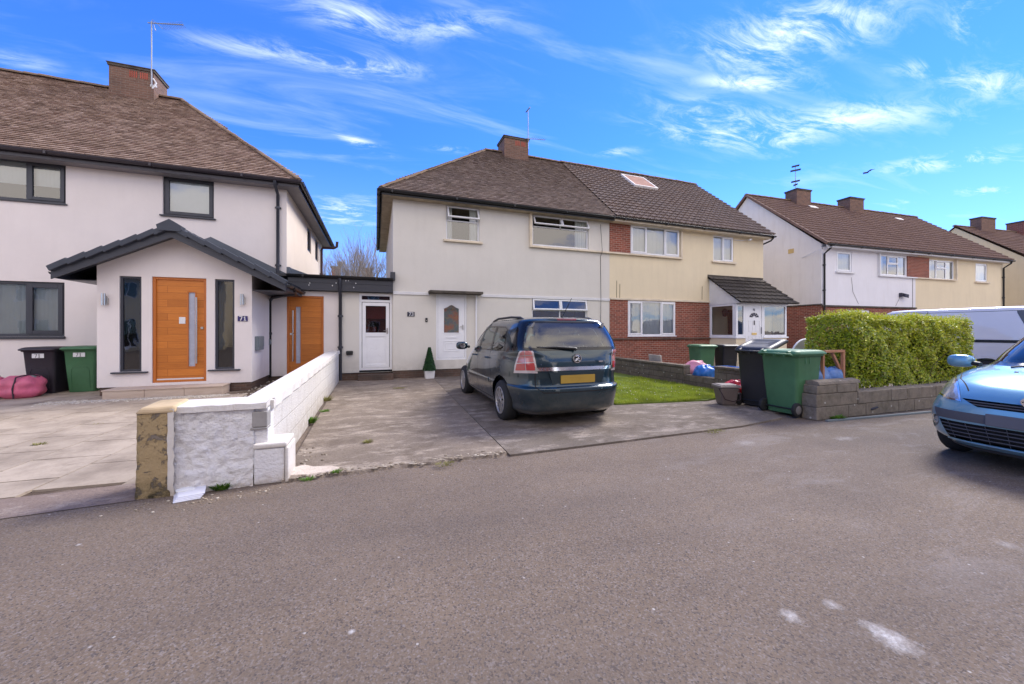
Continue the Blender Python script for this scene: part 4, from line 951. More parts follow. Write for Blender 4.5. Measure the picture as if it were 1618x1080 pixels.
# ---------------------------------------------------------------- the two centre houses (73 and 75)
CY_ = 12.0; CX0 = W0.y(621, 0, CY_)[0]; CXP = W0.y(963, 0, CY_)[0]; CX1 = W0.y(1206, 0, CY_)[0]
CYE, CYR, CZE, CZR, CZT = CY_ - .36, 16.0, 5.61, 9.34, 5.66
print('centre', CX0, CXP, CX1)
def centre_left():
    Y = CY_; H = thing('semi_detached_house', 'warm grey rendered left half of the pair with old small brown tiles', 'house', (4, Y, 0))
    w1 = rect(705, 326, 757.5, 380, Y); w2 = rect(841.5, 343, 930, 390, Y); w3 = rect(840.5, 472, 928, 530, Y); dr = rect(689, 463, 737.5, 568, Y)
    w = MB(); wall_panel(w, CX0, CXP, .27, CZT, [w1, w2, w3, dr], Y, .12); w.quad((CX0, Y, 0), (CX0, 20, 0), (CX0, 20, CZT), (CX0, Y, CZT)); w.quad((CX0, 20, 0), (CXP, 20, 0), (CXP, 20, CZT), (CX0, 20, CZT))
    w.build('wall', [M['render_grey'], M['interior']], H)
    p = MB(); wall_panel(p, CX0, CXP, 0, .269, [], Y + .02); p.build('plinth', M['plinth'], H)
    window(H, *w1, cells=((0, 1, .58, 1, 'vent'), (0, 1, 0, .58, 'fix')), y=Y, inset=.06, bar=.045, sash=.045, back='curtains', sill=('cream_trim', .09, .09, .07))
    window(H, *w2, cells=((0, .5, .64, 1, 'vent'), (.5, 1, .64, 1, 'vent'), (0, 1, 0, .64, 'fix')), y=Y, inset=.06, bar=.045, sash=.045, back='right')
    window(H, *w3, cells=((0, .5, .70, 1, 'shut'), (.5, 1, .70, 1, 'shut'), (0, .5, 0, .70, 'fix'), (.5, 1, 0, .70, 'fix')), y=Y, inset=.04, bar=.045, sash=.05, back=None, sill=('cream_trim', .05, .07, .06))
    # projecting surround
    z0, z1 = w2[2] - .10, w2[3] + .10; s = MB(); xs = w2[0] - .13
    s.box(xs, xs + .085, Y - .10, Y + .02, z0, z1); s.box(xs + .085, CXP, Y - .10, Y + .02, z1 - .055, z1); s.box(xs + .085, CXP, Y - .10, Y + .02, z0, z0 + .06); s.build('window_surround', M['cream_trim'], H, bevel=.006)
    # string course
    zs = W0.y(640, 460, Y)[1]; cx0, cx1 = W0.y(678, 0, Y)[0], W0.y(760, 0, Y)[0]
    s = MB(); s.box(CX0, cx0, Y - .035, Y + .01, zs - .10, zs - .01); s.box(cx1, CXP, Y - .035, Y + .01, zs - .10, zs - .01); s.build('string_course', M['upvc_soft'], H, bevel=.006)
    s = MB(); s.box(cx0 - .03, cx1 - .03, Y - .40, Y + .01, zs - .05, zs + .03); s.build('door_canopy', M['canopy'], H, bevel=.012)
    s = MB(); s.box(cx1 - .19, cx1 - .15, Y - .055, Y - .001, .3, zs - .052); s.build('cable_cover', M['upvc'], H)
    # panelled front door
    a, b, c, d = dr; m = MB(); ring(m, a, b, c, d, Y + .02, Y + .09, .06)
    a2, b2, c2, d2 = a + .065, b - .065, c + .065, d - .065; W_ = b2 - a2; Hh = d2 - c2
    gl = (a2 + W_ * .22, b2 - W_ * .22, c2 + Hh * .40, c2 + Hh * .80); wall_panel(m, a2, b2, c2, d2, [gl], Y + .03, .02, 0, 0, .03)
    ring(m, gl[0] - .025, gl[1] + .025, gl[2] - .03, gl[3] + .002, Y + .018, Y + .029, .024); ring(m, a2 + W_ * .2, b2 - W_ * .2, c2 + Hh * .10, c2 + Hh * .27, Y + .018, Y + .029, .02); ring(m, a2 + W_ * .27, b2 - W_ * .27, c2 + Hh * .135, c2 + Hh * .235, Y + .02, Y + .0291, .014)
    m.box(a2 + W_ * .3, b2 - W_ * .3, Y + .016, Y + .029, c2 + Hh * .315, c2 + Hh * .335)
    xm = (gl[0] + gl[1]) / 2; n = 10; arc = [(gl[0] + (gl[1] - gl[0]) * i / n, gl[3] + .10 * math.exp(-((i / n - .5) / .25) ** 2)) for i in range(n + 1)]
    m.prism(arc + [(gl[1] + .03, gl[3] - .0), (gl[1] + .03, gl[3] + .13), (gl[0] - .03, gl[3] + .13), (gl[0] - .03, gl[3])], 'y', Y + .0185, Y + .028)
    do = m.build('front_door', M['upvc'], H, bevel=.004)
    g = MB(); g.quad((gl[0], Y + .045, gl[2]), (gl[1], Y + .045, gl[2]), (gl[1], Y + .045, gl[3]), (gl[0], Y + .045, gl[3])); g.prism([(gl[0] + .002, gl[3] - .05)] + [(p[0], p[1] - .012) for p in arc[1:-1]] + [(gl[1] - .002, gl[3] - .05)], 'y', Y + .017, Y + .0184); g.build('leaded_glass', M['leaded'], do)
    g = MB(); g.box(b2 - .075, b2 - .045, Y + .0, Y + .03, c2 + Hh * .45, c2 + Hh * .53); g.tube([(b2 - .06, Y - .02, c2 + Hh * .5), (b2 - .16, Y - .02, c2 + Hh * .5)], .01, 8); g.build('handle', M['steel'], do)
    r0 = rect(643.5, 493, 655, 499, Y); q = MB(); q.box(r0[0], r0[1], Y - .02, Y - .001, r0[2] - .01, r0[3] + .01); pl = q.build('number_plate', M['ink'], H); q = MB(); digits(q, '73', r0[0] + .05, r0[2] + .012, .095, Y - .023); q.build('numerals', M['label_white'], pl)
    r0 = rect(672, 502, 675.5, 508.5, Y); q = MB(); q.box(r0[0], r0[1], Y - .03, Y - .001, r0[2], r0[3]); bo = q.build('doorbell', M['black'], H, bevel=.006); q = MB(); q.lathe(((r0[0] + r0[1]) / 2, Y - .034, r0[2] + .05), [(.018, 0), (.018, .004)], 12, 'y'); q.build('button', M['steel'], bo)
    cx = W0.y(948.5, 0, Y)[0]; q = MB(); q.tube([(cx, Y - .012, w2[3] - .1), (cx + .01, Y - .11, z0 + .1), (cx, Y - .11, z0), (cx, Y - .012, z0 - .12), (cx + .012, Y - .012, 3.4), (cx, Y - .04, zs - .05), (cx, Y - .012, 1.2)], .008, 5); q.build('cable', M['black'], H)
    # roof
    XE = CX0 - .36; s = Vector((0, CYR - CYE, CZR - CZE)); ins = 4.35; Ls = s.length
    r = MB(); tiles(r, (XE, CYE, CZE), (1, 0, 0), s, CXP + .04 - XE, Ls, .185, .115, .014, lambda a, b: a > b / Ls * ins - .10, 'plain', .0045, 11)
    s2 = Vector((ins, 0, CZR - CZE)); half = 2 * (CYR - CYE); tiles(r, (XE, CYE, CZE), (0, 1, 0), s2, half, s2.length, .185, .115, .014, lambda a, b: b / s2.length * ins - .05 < a < half - b / s2.length * ins + .05, 'plain', .0045, 12)
    yb = 2 * CYR - CYE; k = .004; r.add([(XE, CYE, CZE + k), (CXP, CYE, CZE + k), (CXP, CYR, CZR), (XE + ins, CYR, CZR), (XE, yb, CZE + k), (CXP, yb, CZE + k)], [(0, 1, 2, 3), (4, 0, 3), (5, 4, 3, 2)])
    ro = r.build('roof', M['tile_mid'], H)
    q = MB(); ridge(q, (XE + ins, CYR, CZR + .03), (CXP, CYR, CZR + .03), .13, .33, 21, .8, .01); ridge(q, (XE + ins, CYR, CZR + .04), (XE, CYE, CZE + .05), .10, .14, 22, .6, .01); q.build('ridge_tiles', M['ridge_old'], ro)
    f = MB(); f.box(XE + .03, CXP, CYE + .03, CYE + .05, CZE - .16, CZE - .005); f.box(XE + .03, XE + .05, CYE + .05, yb, CZE - .16, CZE - .005); f.build('fascia', M['black'], H)
    f = MB(); f.box(CX0, CXP, CYE + .052, Y - .002, CZE - .155, CZE - .14); f.box(XE + .052, CX0 - .002, CYE + .052, yb, CZE - .155, CZE - .14); f.build('soffit', M['tan_soffit'], H)
    gutter(H, (XE - .08, CYE - .03, CZE - .035), (CXP - .02, CYE - .03, CZE - .045), 'black', .06); gutter(H, (XE - .035, CYE - .05, CZE - .035), (XE - .035, yb, CZE - .035), 'black', .06)
    yc = CYR - .45; x0, x1 = W0.y(797, 0, yc)[0], W0.y(835, 0, yc)[0]; z1 = W0.y(797, 213, yc)[1]; chimney(H, x0, x1, yc, yc + .9, 8.6, z1)
    y0 = yc - .04; ax = x1 - .03; zb, zt = W0.y(835, 228, y0)[1], W0.y(835, 172, y0)[1]
    A = thing('tv_aerial', 'TV aerial with a low side arm on the chimney of the grey-rendered centre house', 'aerial', (ax, y0, zb)); MB().tube([(ax, y0, zb - .2), (ax, y0, zt)], .018, 6).build('mast', M['alu'], A)
    x2, z2 = W0.y(861, 220.5, y0); m = MB().tube([(ax - .1, y0, W0.y(835, 219, y0)[1]), (x2, y0, z2)], .014, 6)
    for k in range(8): x = ax + .2 + (x2 - ax - .2) * k / 7; m.tube([(x, y0 - .12, z2 + .01), (x, y0 + .12, z2 + .01)], .006, 4)
    m.tube([(ax, y0 - .2, zt - .04), (ax, y0 + .25, zt)], .03, 6); m.build('boom', M['alu'], A)
    return w2
t = NT('leaded_door_glass'); v = t.mapping(sc=(1, 1, 1)); n1 = t.voronoi(9, 'DISTANCE_TO_EDGE'); c = t.mix(t.ramp(t.noise(4, 3), .45, .6), (.10, .12, .13), (.24, .10, .07)); c = t.mix(t.ramp(n1, .03, .015), c, (.22, .18, .08)); M['leaded'] = t.fin(c, .12, t.bump(t.noise(20, 3), .25, .01))
W2 = centre_left()

def centre_right():
    Y = CY_; H = thing('semi_detached_house', 'cream and red brick right half of the pair with grooved tiles and a rooflight', 'house', (12, Y, 0))
    bx = W0.y(995, 0, Y)[0]; w1 = rect(997, 360.5, 1072.5, 405.5, Y); w2 = rect(1127, 373, 1159, 413, Y); w3 = rect(992, 475.5, 1067, 530, Y)
    px0 = W0.y(1121, 0, Y)[0]; zs = W0.y(963, 472, Y)[1]; zl = W0.y(1040, 534.5, Y)[1]
    print('c_right', bx, w1, w2, w3, px0, zs, zl)
    z0, z1 = W2[2] - .10, W2[3] + .10
    w1 = (w1[0], w1[1], z0 + .08, z1 - .08)
    w = MB(); wall_panel(w, CXP + .001, CX1, zs, CZT, [(bx, w1[1], w1[2], w1[3]), w2], Y, .10); wall_panel(w, px0, CX1, .0, zs, [], Y)
    w.quad((CX1, Y, 0), (CX1, 20, 0), (CX1, 20, CZT), (CX1, Y, CZT)); w.quad((CXP, 20, 0), (CX1, 20, 0), (CX1, 20, CZT), (CXP, 20, CZT)); w.add([(CX1, Y, CZT), (CX1, 20, CZT), (CX1, 16, 9.22)], [(0, 1, 2)])
    w.build('wall', [M['render_cream'], M['interior']], H)
    b = MB(); wall_panel(b, CXP + .001, px0, 0, zs - .001, [w3], Y - .004, .10); b.build('brick_wall', [M['brick_red'], M['interior']], H)
    b = MB(); b.box(CXP + .002, bx + .02, Y - .03, Y + .0, z0 + .06, z1 - .055); b.build('brick_panel', M['brick_red'], H)
    s = MB(); s.box(CXP + .001, w1[1] + .12, Y - .10, Y + .01, z1 - .055, z1); s.box(CXP + .001, w1[1] + .12, Y - .10, Y + .01, z0, z0 + .06); s.box(w1[1] + .04, w1[1] + .12, Y - .10, Y + .01, z0 + .06, z1 - .055); s.build('window_surround', M['cream_trim'], H, bevel=.006)
    s = MB(); s.box(CXP + .001, px0, Y - .05, Y - .001, zs - .02, zs + .05); s.build('string_course', M['cream_trim'], H, bevel=.006)
    s = MB(); s.box(CXP + .001, px0, Y - .07, Y - .006, zl - .035, zl + .03); s.build('brick_ledge', M['brick_dark'], H, bevel=.01)
    window(H, bx + .01, w1[1], w1[2], w1[3], cells=((0, .31, 0, 1, 'sash'), (.31, .70, 0, 1, 'fix'), (.70, 1, 0, 1, 'sash')), y=Y, inset=-.03, bar=.05, back='blind', sash=.045)
    window(H, *w2, cells=((0, .47, 0, 1, 'fix'), (.47, 1, 0, 1, 'sash')), y=Y, inset=.02, bar=.05, back='blind', sill=('cream_trim', .10, .08, .08), sash=.045)
    window(H, *w3, cells=((0, .28, 0, 1, 'sash'), (.28, .70, 0, 1, 'fix'), (.70, 1, 0, 1, 'sash')), y=Y, inset=.0, bar=.055, back='blind', sill=('upvc', .03, .05, .04), sash=.045)
    # roof
    XE = CX1 + .22; s = Vector((0, CYR - CYE, CZR - CZE)); r = MB(); tiles(r, (CXP + .045, CYE, CZE + .01), (1, 0, 0), s, XE - CXP - .045, s.length, .30, .29, .02, None, 'roman', 0, 31, False)
    yb = 2 * CYR - CYE; r.add([(CXP, CYE, CZE), (XE, CYE, CZE), (XE, CYR, CZR), (CXP, CYR, CZR), (XE, yb, CZE), (CXP, yb, CZE)], [(0, 1, 2, 3), (4, 5, 3, 2)])
    ro = r.build('roof', M['tile_new'], H)
    q = MB(); ridge(q, (CXP, CYR, CZR + .05), (XE, CYR, CZR + .05), .13, .45, 31, .8); q.build('ridge_tiles', M['ridge_old'], ro)
    # rooflight
    def rp(px, py):                                                  # pixel -> point on the front slope
        d = Vector(ray(px, py)); n = Vector((0, -(CZR - CZE), CYR - CYE)); o = Vector((0, CYE, CZE)); t = (o - Vector((0, 0, EYE))).dot(n) / d.dot(n); return Vector((0, 0, EYE)) + d * t
    A, B = rp(979.5, 278.5), rp(1013, 282); C_ = rp(1033.5, 299); D_ = rp(1002, 296)
    sv = s.normalized(); nv = Vector((0, -sv.z, sv.y)); xa, xb = (A.x + D_.x) / 2, (B.x + C_.x) / 2; ta, tb = (D_ - Vector((D_.x, CYE, CZE))).length, (A - Vector((A.x, CYE, CZE))).length
    m = MB(Matrix(((1, 0, 0, 0), (0, nv.y, sv.y, CYE), (0, nv.z, sv.z, CZE), (0, 0, 0, 1))))       # local y = out of the slope, z = up the slope
    print('rooflight', xa, xb, ta, tb)
    ring(m, xa, xb, ta, tb, .03, .14, .07); rl = m.build('rooflight', M['velux'], H)
    m = MB(m.T); m.quad((xa + .06, .125, ta + .06), (xb - .06, .125, ta + .06), (xb - .06, .125, tb - .06), (xa + .06, .125, tb - .06)); m.build('pane', M['painted_reflection'], rl)
    f = MB(); f.box(CXP, XE - .05, CYE + .03, CYE + .05, CZE - .15, CZE - .01); f.box(CXP, CX1 + .1, CYE + .052, Y - .002, CZE - .15, CZE - .13); f.build('fascia', M['cream_trim'], H)
    gutter(H, (CXP, CYE - .03, CZE - .04), (XE, CYE - .03, CZE - .05), 'black', .055)
    pipe(H, [(XE - .1, CYE - .03, CZE - .1), (XE - .1, CYE + .1, CZE - .22), (XE - .15, Y + .15, CZE - .33), (CX1 + .06, Y + .3, CZE - .36)], 'black', .035)
    x, z = W0.y(1160, 379, Y); q = MB(); q.tube([(x, Y - .02, z), (x + .5, Y - .02, z + .02)], .02, 6); q.obox((x + .75, Y - .14, z + .05), (.07, 0, .02), (0, .04, 0), (-.01, 0, .035)); q.tube([(x + .5, Y - .02, z + .02), (x + .72, Y - .12, z + .05)], .012, 5); q.build('security_camera', M['upvc_soft'], H)
    q = MB()
    for pxx, a_, b_ in ((974, 443, 470), (979, 448, 471), (1109, 452, 473)):
        xx, za = W0.y(pxx, a_, Y); zb = W0.y(pxx, b_, Y)[1]; q.tube([(xx, Y - .008, zb), (xx + .01, Y - .008, za)], .007, 5)
    q.build('cable', M['canopy'], H)
    # ---- glazed porch
    PY = 10.78; x0 = W0.y(1163, 0, PY)[0]; x1 = W0.y(1243, 0, PY)[0]; zsill = W0.y(1200, 534, PY)[1]; ztop = W0.y(1170, 479, PY)[1]
    print('porch', x0, x1, zsill, ztop)
    dx0, dx1 = W0.y(1178, 0, PY)[0], W0.y(1206, 0, PY)[0]
    w = MB(); w.box(x0, dx0, PY, PY + .1, 0, zsill - .001); w.box(dx1, x1, PY, PY + .1, 0, zsill - .001); w.box(x0, x0 + .1, PY + .1, Y - .002, 0, zsill - .001); w.box(x1 - .1, x1, PY + .1, Y - .002, 0, zsill - .001); w.build('porch_wall', M['render_cream'], H)
    q = MB(); q.box(x0 - .04, dx0, PY - .04, PY + .1, zsill, zsill + .05); q.box(dx1, x1 + .06, PY - .04, PY + .1, zsill, zsill + .05); q.box(x0 - .04, x0 + .1, PY + .1, Y - .002, zsill, zsill + .05); q.box(x1 - .1, x1 + .06, PY + .1, Y - .002, zsill, zsill + .05); q.build('porch_sill', M['upvc'], H, bevel=.006)
    zs2 = zsill + .051
    window(H, x0 + .002, dx0, zs2, ztop, cells=((0, 1, 0, 1, 'fix'),), y=PY, inset=.0, bar=.10, name='porch_window'); window(H, dx1, x1, zs2, ztop, cells=((0, 1, 0, 1, 'fix'),), y=PY, inset=0, bar=.08, name='porch_window')
    Tl = Matrix.Translation((x0, Y, 0)) @ Matrix.Rotation(R(-90), 4, 'Z'); window(H, .002, Y - PY - .075, zs2, ztop, cells=((0, 1, 0, 1, 'fix'),), y=0, inset=.0, bar=.08, T=Tl, name='porch_window')
    Tr = Matrix.Translation((x1, PY, 0)) @ Matrix.Rotation(R(90), 4, 'Z'); window(H, .075, Y - PY - .002, zs2, ztop, cells=((0, 1, 0, 1, 'fix'),), y=0, inset=.0, bar=.08, T=Tr, name='porch_window')
    # door
    m = MB(); zd = .35; ring(m, dx0 + .001, dx1 - .001, zd, ztop, PY + .001, PY + .069, .07); a, b = dx0 + .075, dx1 - .075; m.box(a, b, PY + .02, PY + .05, zd + .07, ztop - .07)
    wd = b - a; hd = ztop - zd
    for (u0, u1, v0, v1) in ((.12, .42, .50, .70), (.58, .88, .50, .70), (.12, .42, .12, .42), (.58, .88, .12, .42)): ring(m, a + wd * u0, a + wd * u1, zd + hd * v0, zd + hd * v1, PY + .010, PY + .0195, .02)
    do = m.build('porch_door', M['upvc'], H, bevel=.003)
    g = MB(); cx, cz = (a + b) / 2, zd + hd * .755; n = 5
    for i in range(n):
        t0, t1 = math.pi * (i + .12) / n, math.pi * (i + .88) / n; g.prism([(cx + .09 * math.cos(t0), cz + .06 * math.sin(t0)), (cx + .25 * math.cos(t0), cz + .19 * math.sin(t0)), (cx + .25 * math.cos(t1), cz + .19 * math.sin(t1)), (cx + .09 * math.cos(t1), cz + .06 * math.sin(t1))], 'y', PY + .012, PY + .0198)
    g.build('fanlight', M['ink'], do)
    g = MB(); g.box(cx - .13, cx + .13, PY + .005, PY + .0198, zd + hd * .44, zd + hd * .48); g.build('letter_plate', M['brass'], do); g = MB(); g.tube([(cx, PY + .008, zd + hd * .62), (cx, PY + .008, zd + hd * .70)], .018, 6); g.tube([(b - .05, PY - .02, zd + hd * .46), (b - .05, PY - .02, zd + hd * .58)], .015, 6); g.build('door_furniture', M['ink'], do)
    g = MB(); digits(g, '75', cx - .07, zd + hd * .875, .075, PY + .013, bold=.34); g.build('numerals', M['ink'], do)
    # roof
    ye = PY - .28; ze = W0.y(1166, 477.5, ye)[1]; zt = W0.y(1120, 439, Y)[1]; xl, xr = x0 - .12, W0.y(1262, 0, ye)[0]
    s = Vector((0, Y - ye, zt - ze)); r = MB(); tiles(r, (xl, ye, ze), (1, 0, 0), s, xr - xl, s.length, .30, .29, .02, None, 'roman', 0, 33, False); r.add([(xl, ye, ze), (xr, ye, ze), (xr, Y, zt), (xl, Y, zt)], [(0, 1, 2, 3)]); ro = r.build('porch_roof', M['tile_porch'], H)
    q = MB(); q.add([(xl, Y - .006, zt - .02), (xr, Y - .006, zt - .02), (xr, Y - .006, zt + .14), (xl, Y - .006, zt + .14)], [(0, 1, 2, 3)]); q.add([(xl, Y - .004, zt + .07), (xr, Y - .004, zt + .07), (xr, Y - .20, zt - .05), (xl, Y - .20, zt - .05)], [(0, 1, 2, 3)]); q.build('lead_flashing', M['canopy'], ro)
    q = MB(); q.prism([(ye + .05, ztop + .001), (Y - .002, ztop + .001), (Y - .002, zt - .06), (ye + .05, ze - .02)], 'x', x0 - .02, x0 + .02)
    for k in range(6): 
        zz = ztop + .16 + .13 * k; yy = ye + (zz - ze) / (zt - ze) * (Y - ye) + .12
        if yy < Y - .1: q.box(x0 - .026, x0 - .02, yy, Y - .004, zz, zz + .118)
    q.box(x0 - .03, x1 + .02, PY - .06, PY - .001, ztop + .0, ztop + .10); q.box(x0 - .03, x0 - .021, PY, Y, ztop + .002, ztop + .13); q.build('porch_cladding', M['upvc_soft'], H)
    q = MB(); x, y_, z = x0 + .22, Y - .06, W0.y(1138, 494, Y)[1]; q.lathe((x + .5, Y - .10, z - .16), [(.02, 0), (.09, .04), (.11, .22), (.07, .3), (.02, .34)], 8); q.build('wall_lantern', M['ink'], H)
    i = MB(); i.box(x0 + 1.0, x0 + 1.9, Y - .03, Y - .005, .35, 2.35); i.build('inner_door', M['interior'], H)
M['velux'] = plain('pale_rooflight_frame', (.80, .76, .72), .8, spec=.1)
M['painted_reflection'] = plain('rooflight_reflection_colour', (.42, .27, .22), .92, var=.12, spec=.0)  # matte pane; the warm reflection on the glass is put into its colour
M['brass'] = plain('brass', (.62, .42, .16), .3, 1.0)
centre_right()

# ---------------------------------------------------------------- third pair, turned slightly with the curve of the street
F3 = Frame(19.95, 12.02, R(-3.0))
def third_pair():
    f = F3; xw1 = f.y(1585, 0, 0)[0]; xm = f.y(1446.6, 0, 0)[0]; zT = 5.62
    print('third', xw1, xm)
    yr = 4.0; 
    za = f.y(1168, 303, yr)[1]; print('apex', za, f.y(1168, 303, yr)); za = 9.25
    A = thing('semi_detached_house', 'white-painted left half of the pair seen above the hedge, gable end facing us', 'house', (f.o[0], f.o[1], 0), rot=f.rot, local=True)
    B = thing('semi_detached_house', 'cream right half of the pair above the van roof, brown ribbed roof', 'house', (f.o[0] + f.c * xm, f.o[1] + f.s * xm, 0), rot=f.rot, local=True); B['_b'] = (xm, 0, 0)
    w1 = rect(1322, 397, 1346, 429, 0, f); w2 = rect(1390, 403.5, 1432.5, 435, 0, f); w3 = rect(1467, 411, 1507.5, 441, 0, f); w4 = rect(1541.5, 416, 1560, 445, 0, f)
    p0, p1 = w2[1], w3[0]
    zb_ = w2[2] - .09; zt_ = w2[3] + .09
    wa = MB(); g0 = w2[0] - .2; wall_panel(wa, 0, xm, 2.62, zT, [w1, w2], 0, .09); gx = (2.3, 3.4, 1.25, 2.3); wall_panel(wa, 0, .5, 0, 2.62, [], 0)
    wa.build('wall', [M['render_white'], M['interior']], A)
    gb = MB(); gb.quad((0, 0, 2.72), (0, 8, 2.72), (0, 8, zT), (0, 0, zT)); gb.add([(0, 0, zT), (0, 8, zT), (0, 4, za - .1)], [(0, 1, 2)]); gb.quad((0, 8, 0), (xm, 8, 0), (xm, 8, zT), (0, 8, zT)); gb.build('gable_wall', M['render_gable'], A)
    b = MB(); b.quad((-.003, -.003, 0), (-.003, 8, 0), (-.003, 8, 2.70), (-.003, -.003, 2.70)); wall_panel(b, -.003, xm, 0, 2.62, [(1.7, 3.4, 1.2, 2.5), (5, 6.8, 1.2, 2.5)], -.003, .09); b.build('brick_wall', [M['brick_red'], M['interior']], A)
    s = MB(); s.box(-.06, -.004, -.06, 8, 2.70, 2.76); s.box(-.004, xm, -.07, -.004, 2.62, 2.70); s.build('string_course', M['canopy'], A, bevel=.01)
    for h in ((1.7, 3.4, 1.2, 2.5), (5, 6.8, 1.2, 2.5)): window(A, *h, cells=((0, .5, 0, 1, 'fix'), (.5, 1, 0, 1, 'sash')), y=0, back='net')
    window(A, *w1, cells=((0, 1, 0, 1, 'sash'),), y=0, inset=.03, back='net', sill=('upvc_soft', .10, .1, .08), sash=.05)
    c4 = ((0, .3, 0, 1, 'fix'), (.3, .7, .58, 1, 'sash'), (.3, .7, 0, .58, 'fix'), (.7, 1, 0, 1, 'fix'))
    window(A, *w2, cells=c4, y=0, inset=.02, bar=.06, back='curtains'); 
    s = MB(); s.box(w2[0] - .15, w2[0] - .08, -.1, .01, zb_, zt_); s.box(w2[0] - .08, xm, -.1, .01, zt_ - .06, zt_); s.box(w2[0] - .08, xm, -.1, .01, zb_, zb_ + .06); s.build('window_surround', M['upvc_soft'], A)
    b = MB(); b.box(p0 + .01, xm, -.04, .0, zb_ + .06, zt_ - .06); b.build('brick_panel', M['brick_red'], A)
    wb = MB(); wall_panel(wb, xm + .001, xw1, 0, zT, [w3, w4], 0, .09); wb.quad((xw1, 0, 0), (xw1, 8, 0), (xw1, 8, zT), (xw1, 0, zT)); wb.add([(xw1, 0, zT), (xw1, 8, zT), (xw1, 4, za - .1)], [(0, 1, 2)]); wb.quad((xm, 8, 0), (xw1, 8, 0), (xw1, 8, zT), (xm, 8, zT)); wb.build('wall', [M['render_cream'], M['interior']], B)
    window(B, *w3, cells=c4, y=0, inset=.02, bar=.06, back='curtains'); window(B, *w4, cells=((0, 1, 0, 1, 'sash'),), y=0, inset=.03, back='net', sill=('cream_trim', .10, .1, .08), sash=.05)
    s = MB(); s.box(w3[1] + .05, w3[1] + .12, -.1, .01, zb_, zt_); s.box(xm + .001, w3[1] + .05, -.1, .01, zt_ - .06, zt_); s.box(xm + .001, w3[1] + .05, -.1, .01, zb_, zb_ + .06); s.build('window_surround', M['cream_trim'], B)
    b = MB(); b.box(xm + .001, p1 - .01, -.04, .0, zb_ + .06, zt_ - .06); b.build('brick_panel', M['brick_red'], B)
    ye, ze = -.34, 5.56
    for nm, H, a0, a1 in (('a', A, -.10, xm), ('b', B, xm, xw1 + .15)):
        s = Vector((0, yr - ye, za - ze)); r = MB(); tiles(r, (a0, ye, ze), (1, 0, 0), s, a1 - a0, s.length, .30, .31, .02, None, 'roman', 0, 41, False); yb = 2 * yr - ye
        r.add([(a0, ye, ze), (a1, ye, ze), (a1, yr, za), (a0, yr, za), (a1, yb, ze), (a0, yb, ze)], [(0, 1, 2, 3), (4, 5, 3, 2)]); ro = r.build('roof', M['tile_third'], H)
        q = MB(); ridge(q, (a0, yr, za + .05), (a1, yr, za + .05), .13, .45, 3, .8); q.build('ridge_tiles', M['ridge_old'], ro)
        fa = MB(); fa.box(a0, a1, ye + .03, ye + .05, ze - .15, ze - .01); fa.box(max(a0, 0), min(a1, xw1), ye + .052, -.002, ze - .15, ze - .13); fa.build('fascia', M['upvc_soft'], H)
        gutter(H, (a0, ye - .03, ze - .03), (a1, ye - .03, ze - .03), 'black', .055)
        if nm == 'a':                                                # dark verge with stepped tile ends
            v = MB(); n = 20; L = s.length; sv = s.normalized(); nv = Vector((0, -sv.z, sv.y))
            for i in range(n): v.obox(Vector((a0 - .03, ye, ze)) + sv * (L * (i + .5) / n) + nv * (.012 + .0 * i), Vector((.035, 0, 0)), sv * (L / n / 2 + .01), nv * .055 + sv * .01)
            v.obox(Vector((a0 - .03, 2 * yr - ye, ze)) + Vector((0, -sv.y, sv.z)) * (L / 2), Vector((.03, 0, 0)), Vector((0, -sv.y, sv.z)) * L / 2, Vector((0, sv.z, sv.y)) * .05); v.build('verge_tiles', M['tile_third'], ro)
    xp = .12; pipe(A, [(xp, ye - .03, ze - .08), (xp, ye, ze - .2), (xp, -.06, ze - .42), (xp, -.06, .2)], 'black', .04, (4.6, 3.4))
    xp = xw1 - .1; pipe(B, [(xp, ye - .03, ze - .08), (xp, ye, ze - .2), (xp, -.06, ze - .42), (xp, -.06, .2)], 'black', .04, (4.6, 3.4))
    q = MB(); yv, zv = f.x(1250, 396.5, 0); q.box(-.02, -.001, yv - .14, yv + .14, zv - .11, zv + .11); q.build('air_vent', M['yellow_vent'], A)
    q = MB(); yq = .25; q.tube([(-.01, .9, 5.1), (-.25, .1, 5.25), (-.1, -.5, 5.35)], .015, 5); q.build('cable_bracket', M['upvc_soft'], A)
    # floodlight
    x, z = f.y(1424, 467, 0); q = MB(); q.box(x - .19, x - .09, -.12, -.001, z - .06, z + .14); q.obox((x + .06, -.16, z), (.15, 0, -.02), (0, .05, .02), (.01, 0, .09)); q.build('floodlight', M['ink'], A, bevel=.01)
    q = MB(); x2 = xm - .25; q.tube([(x2, -.01, 4.35), (x2, -.01, 2.7)], .008, 5); x3, z3 = f.y(1345, 438, 0); q.tube([(x3, -.01, z3), (x3 + .1, -.01, z3 - .7), (x3 + .5, -.01, 2.8)], .006, 5); q.tube([(x - .1, -.01, z - .05), (x - .45, -.01, 2.75)], .006, 5); q.build('cable', M['canopy'], A)
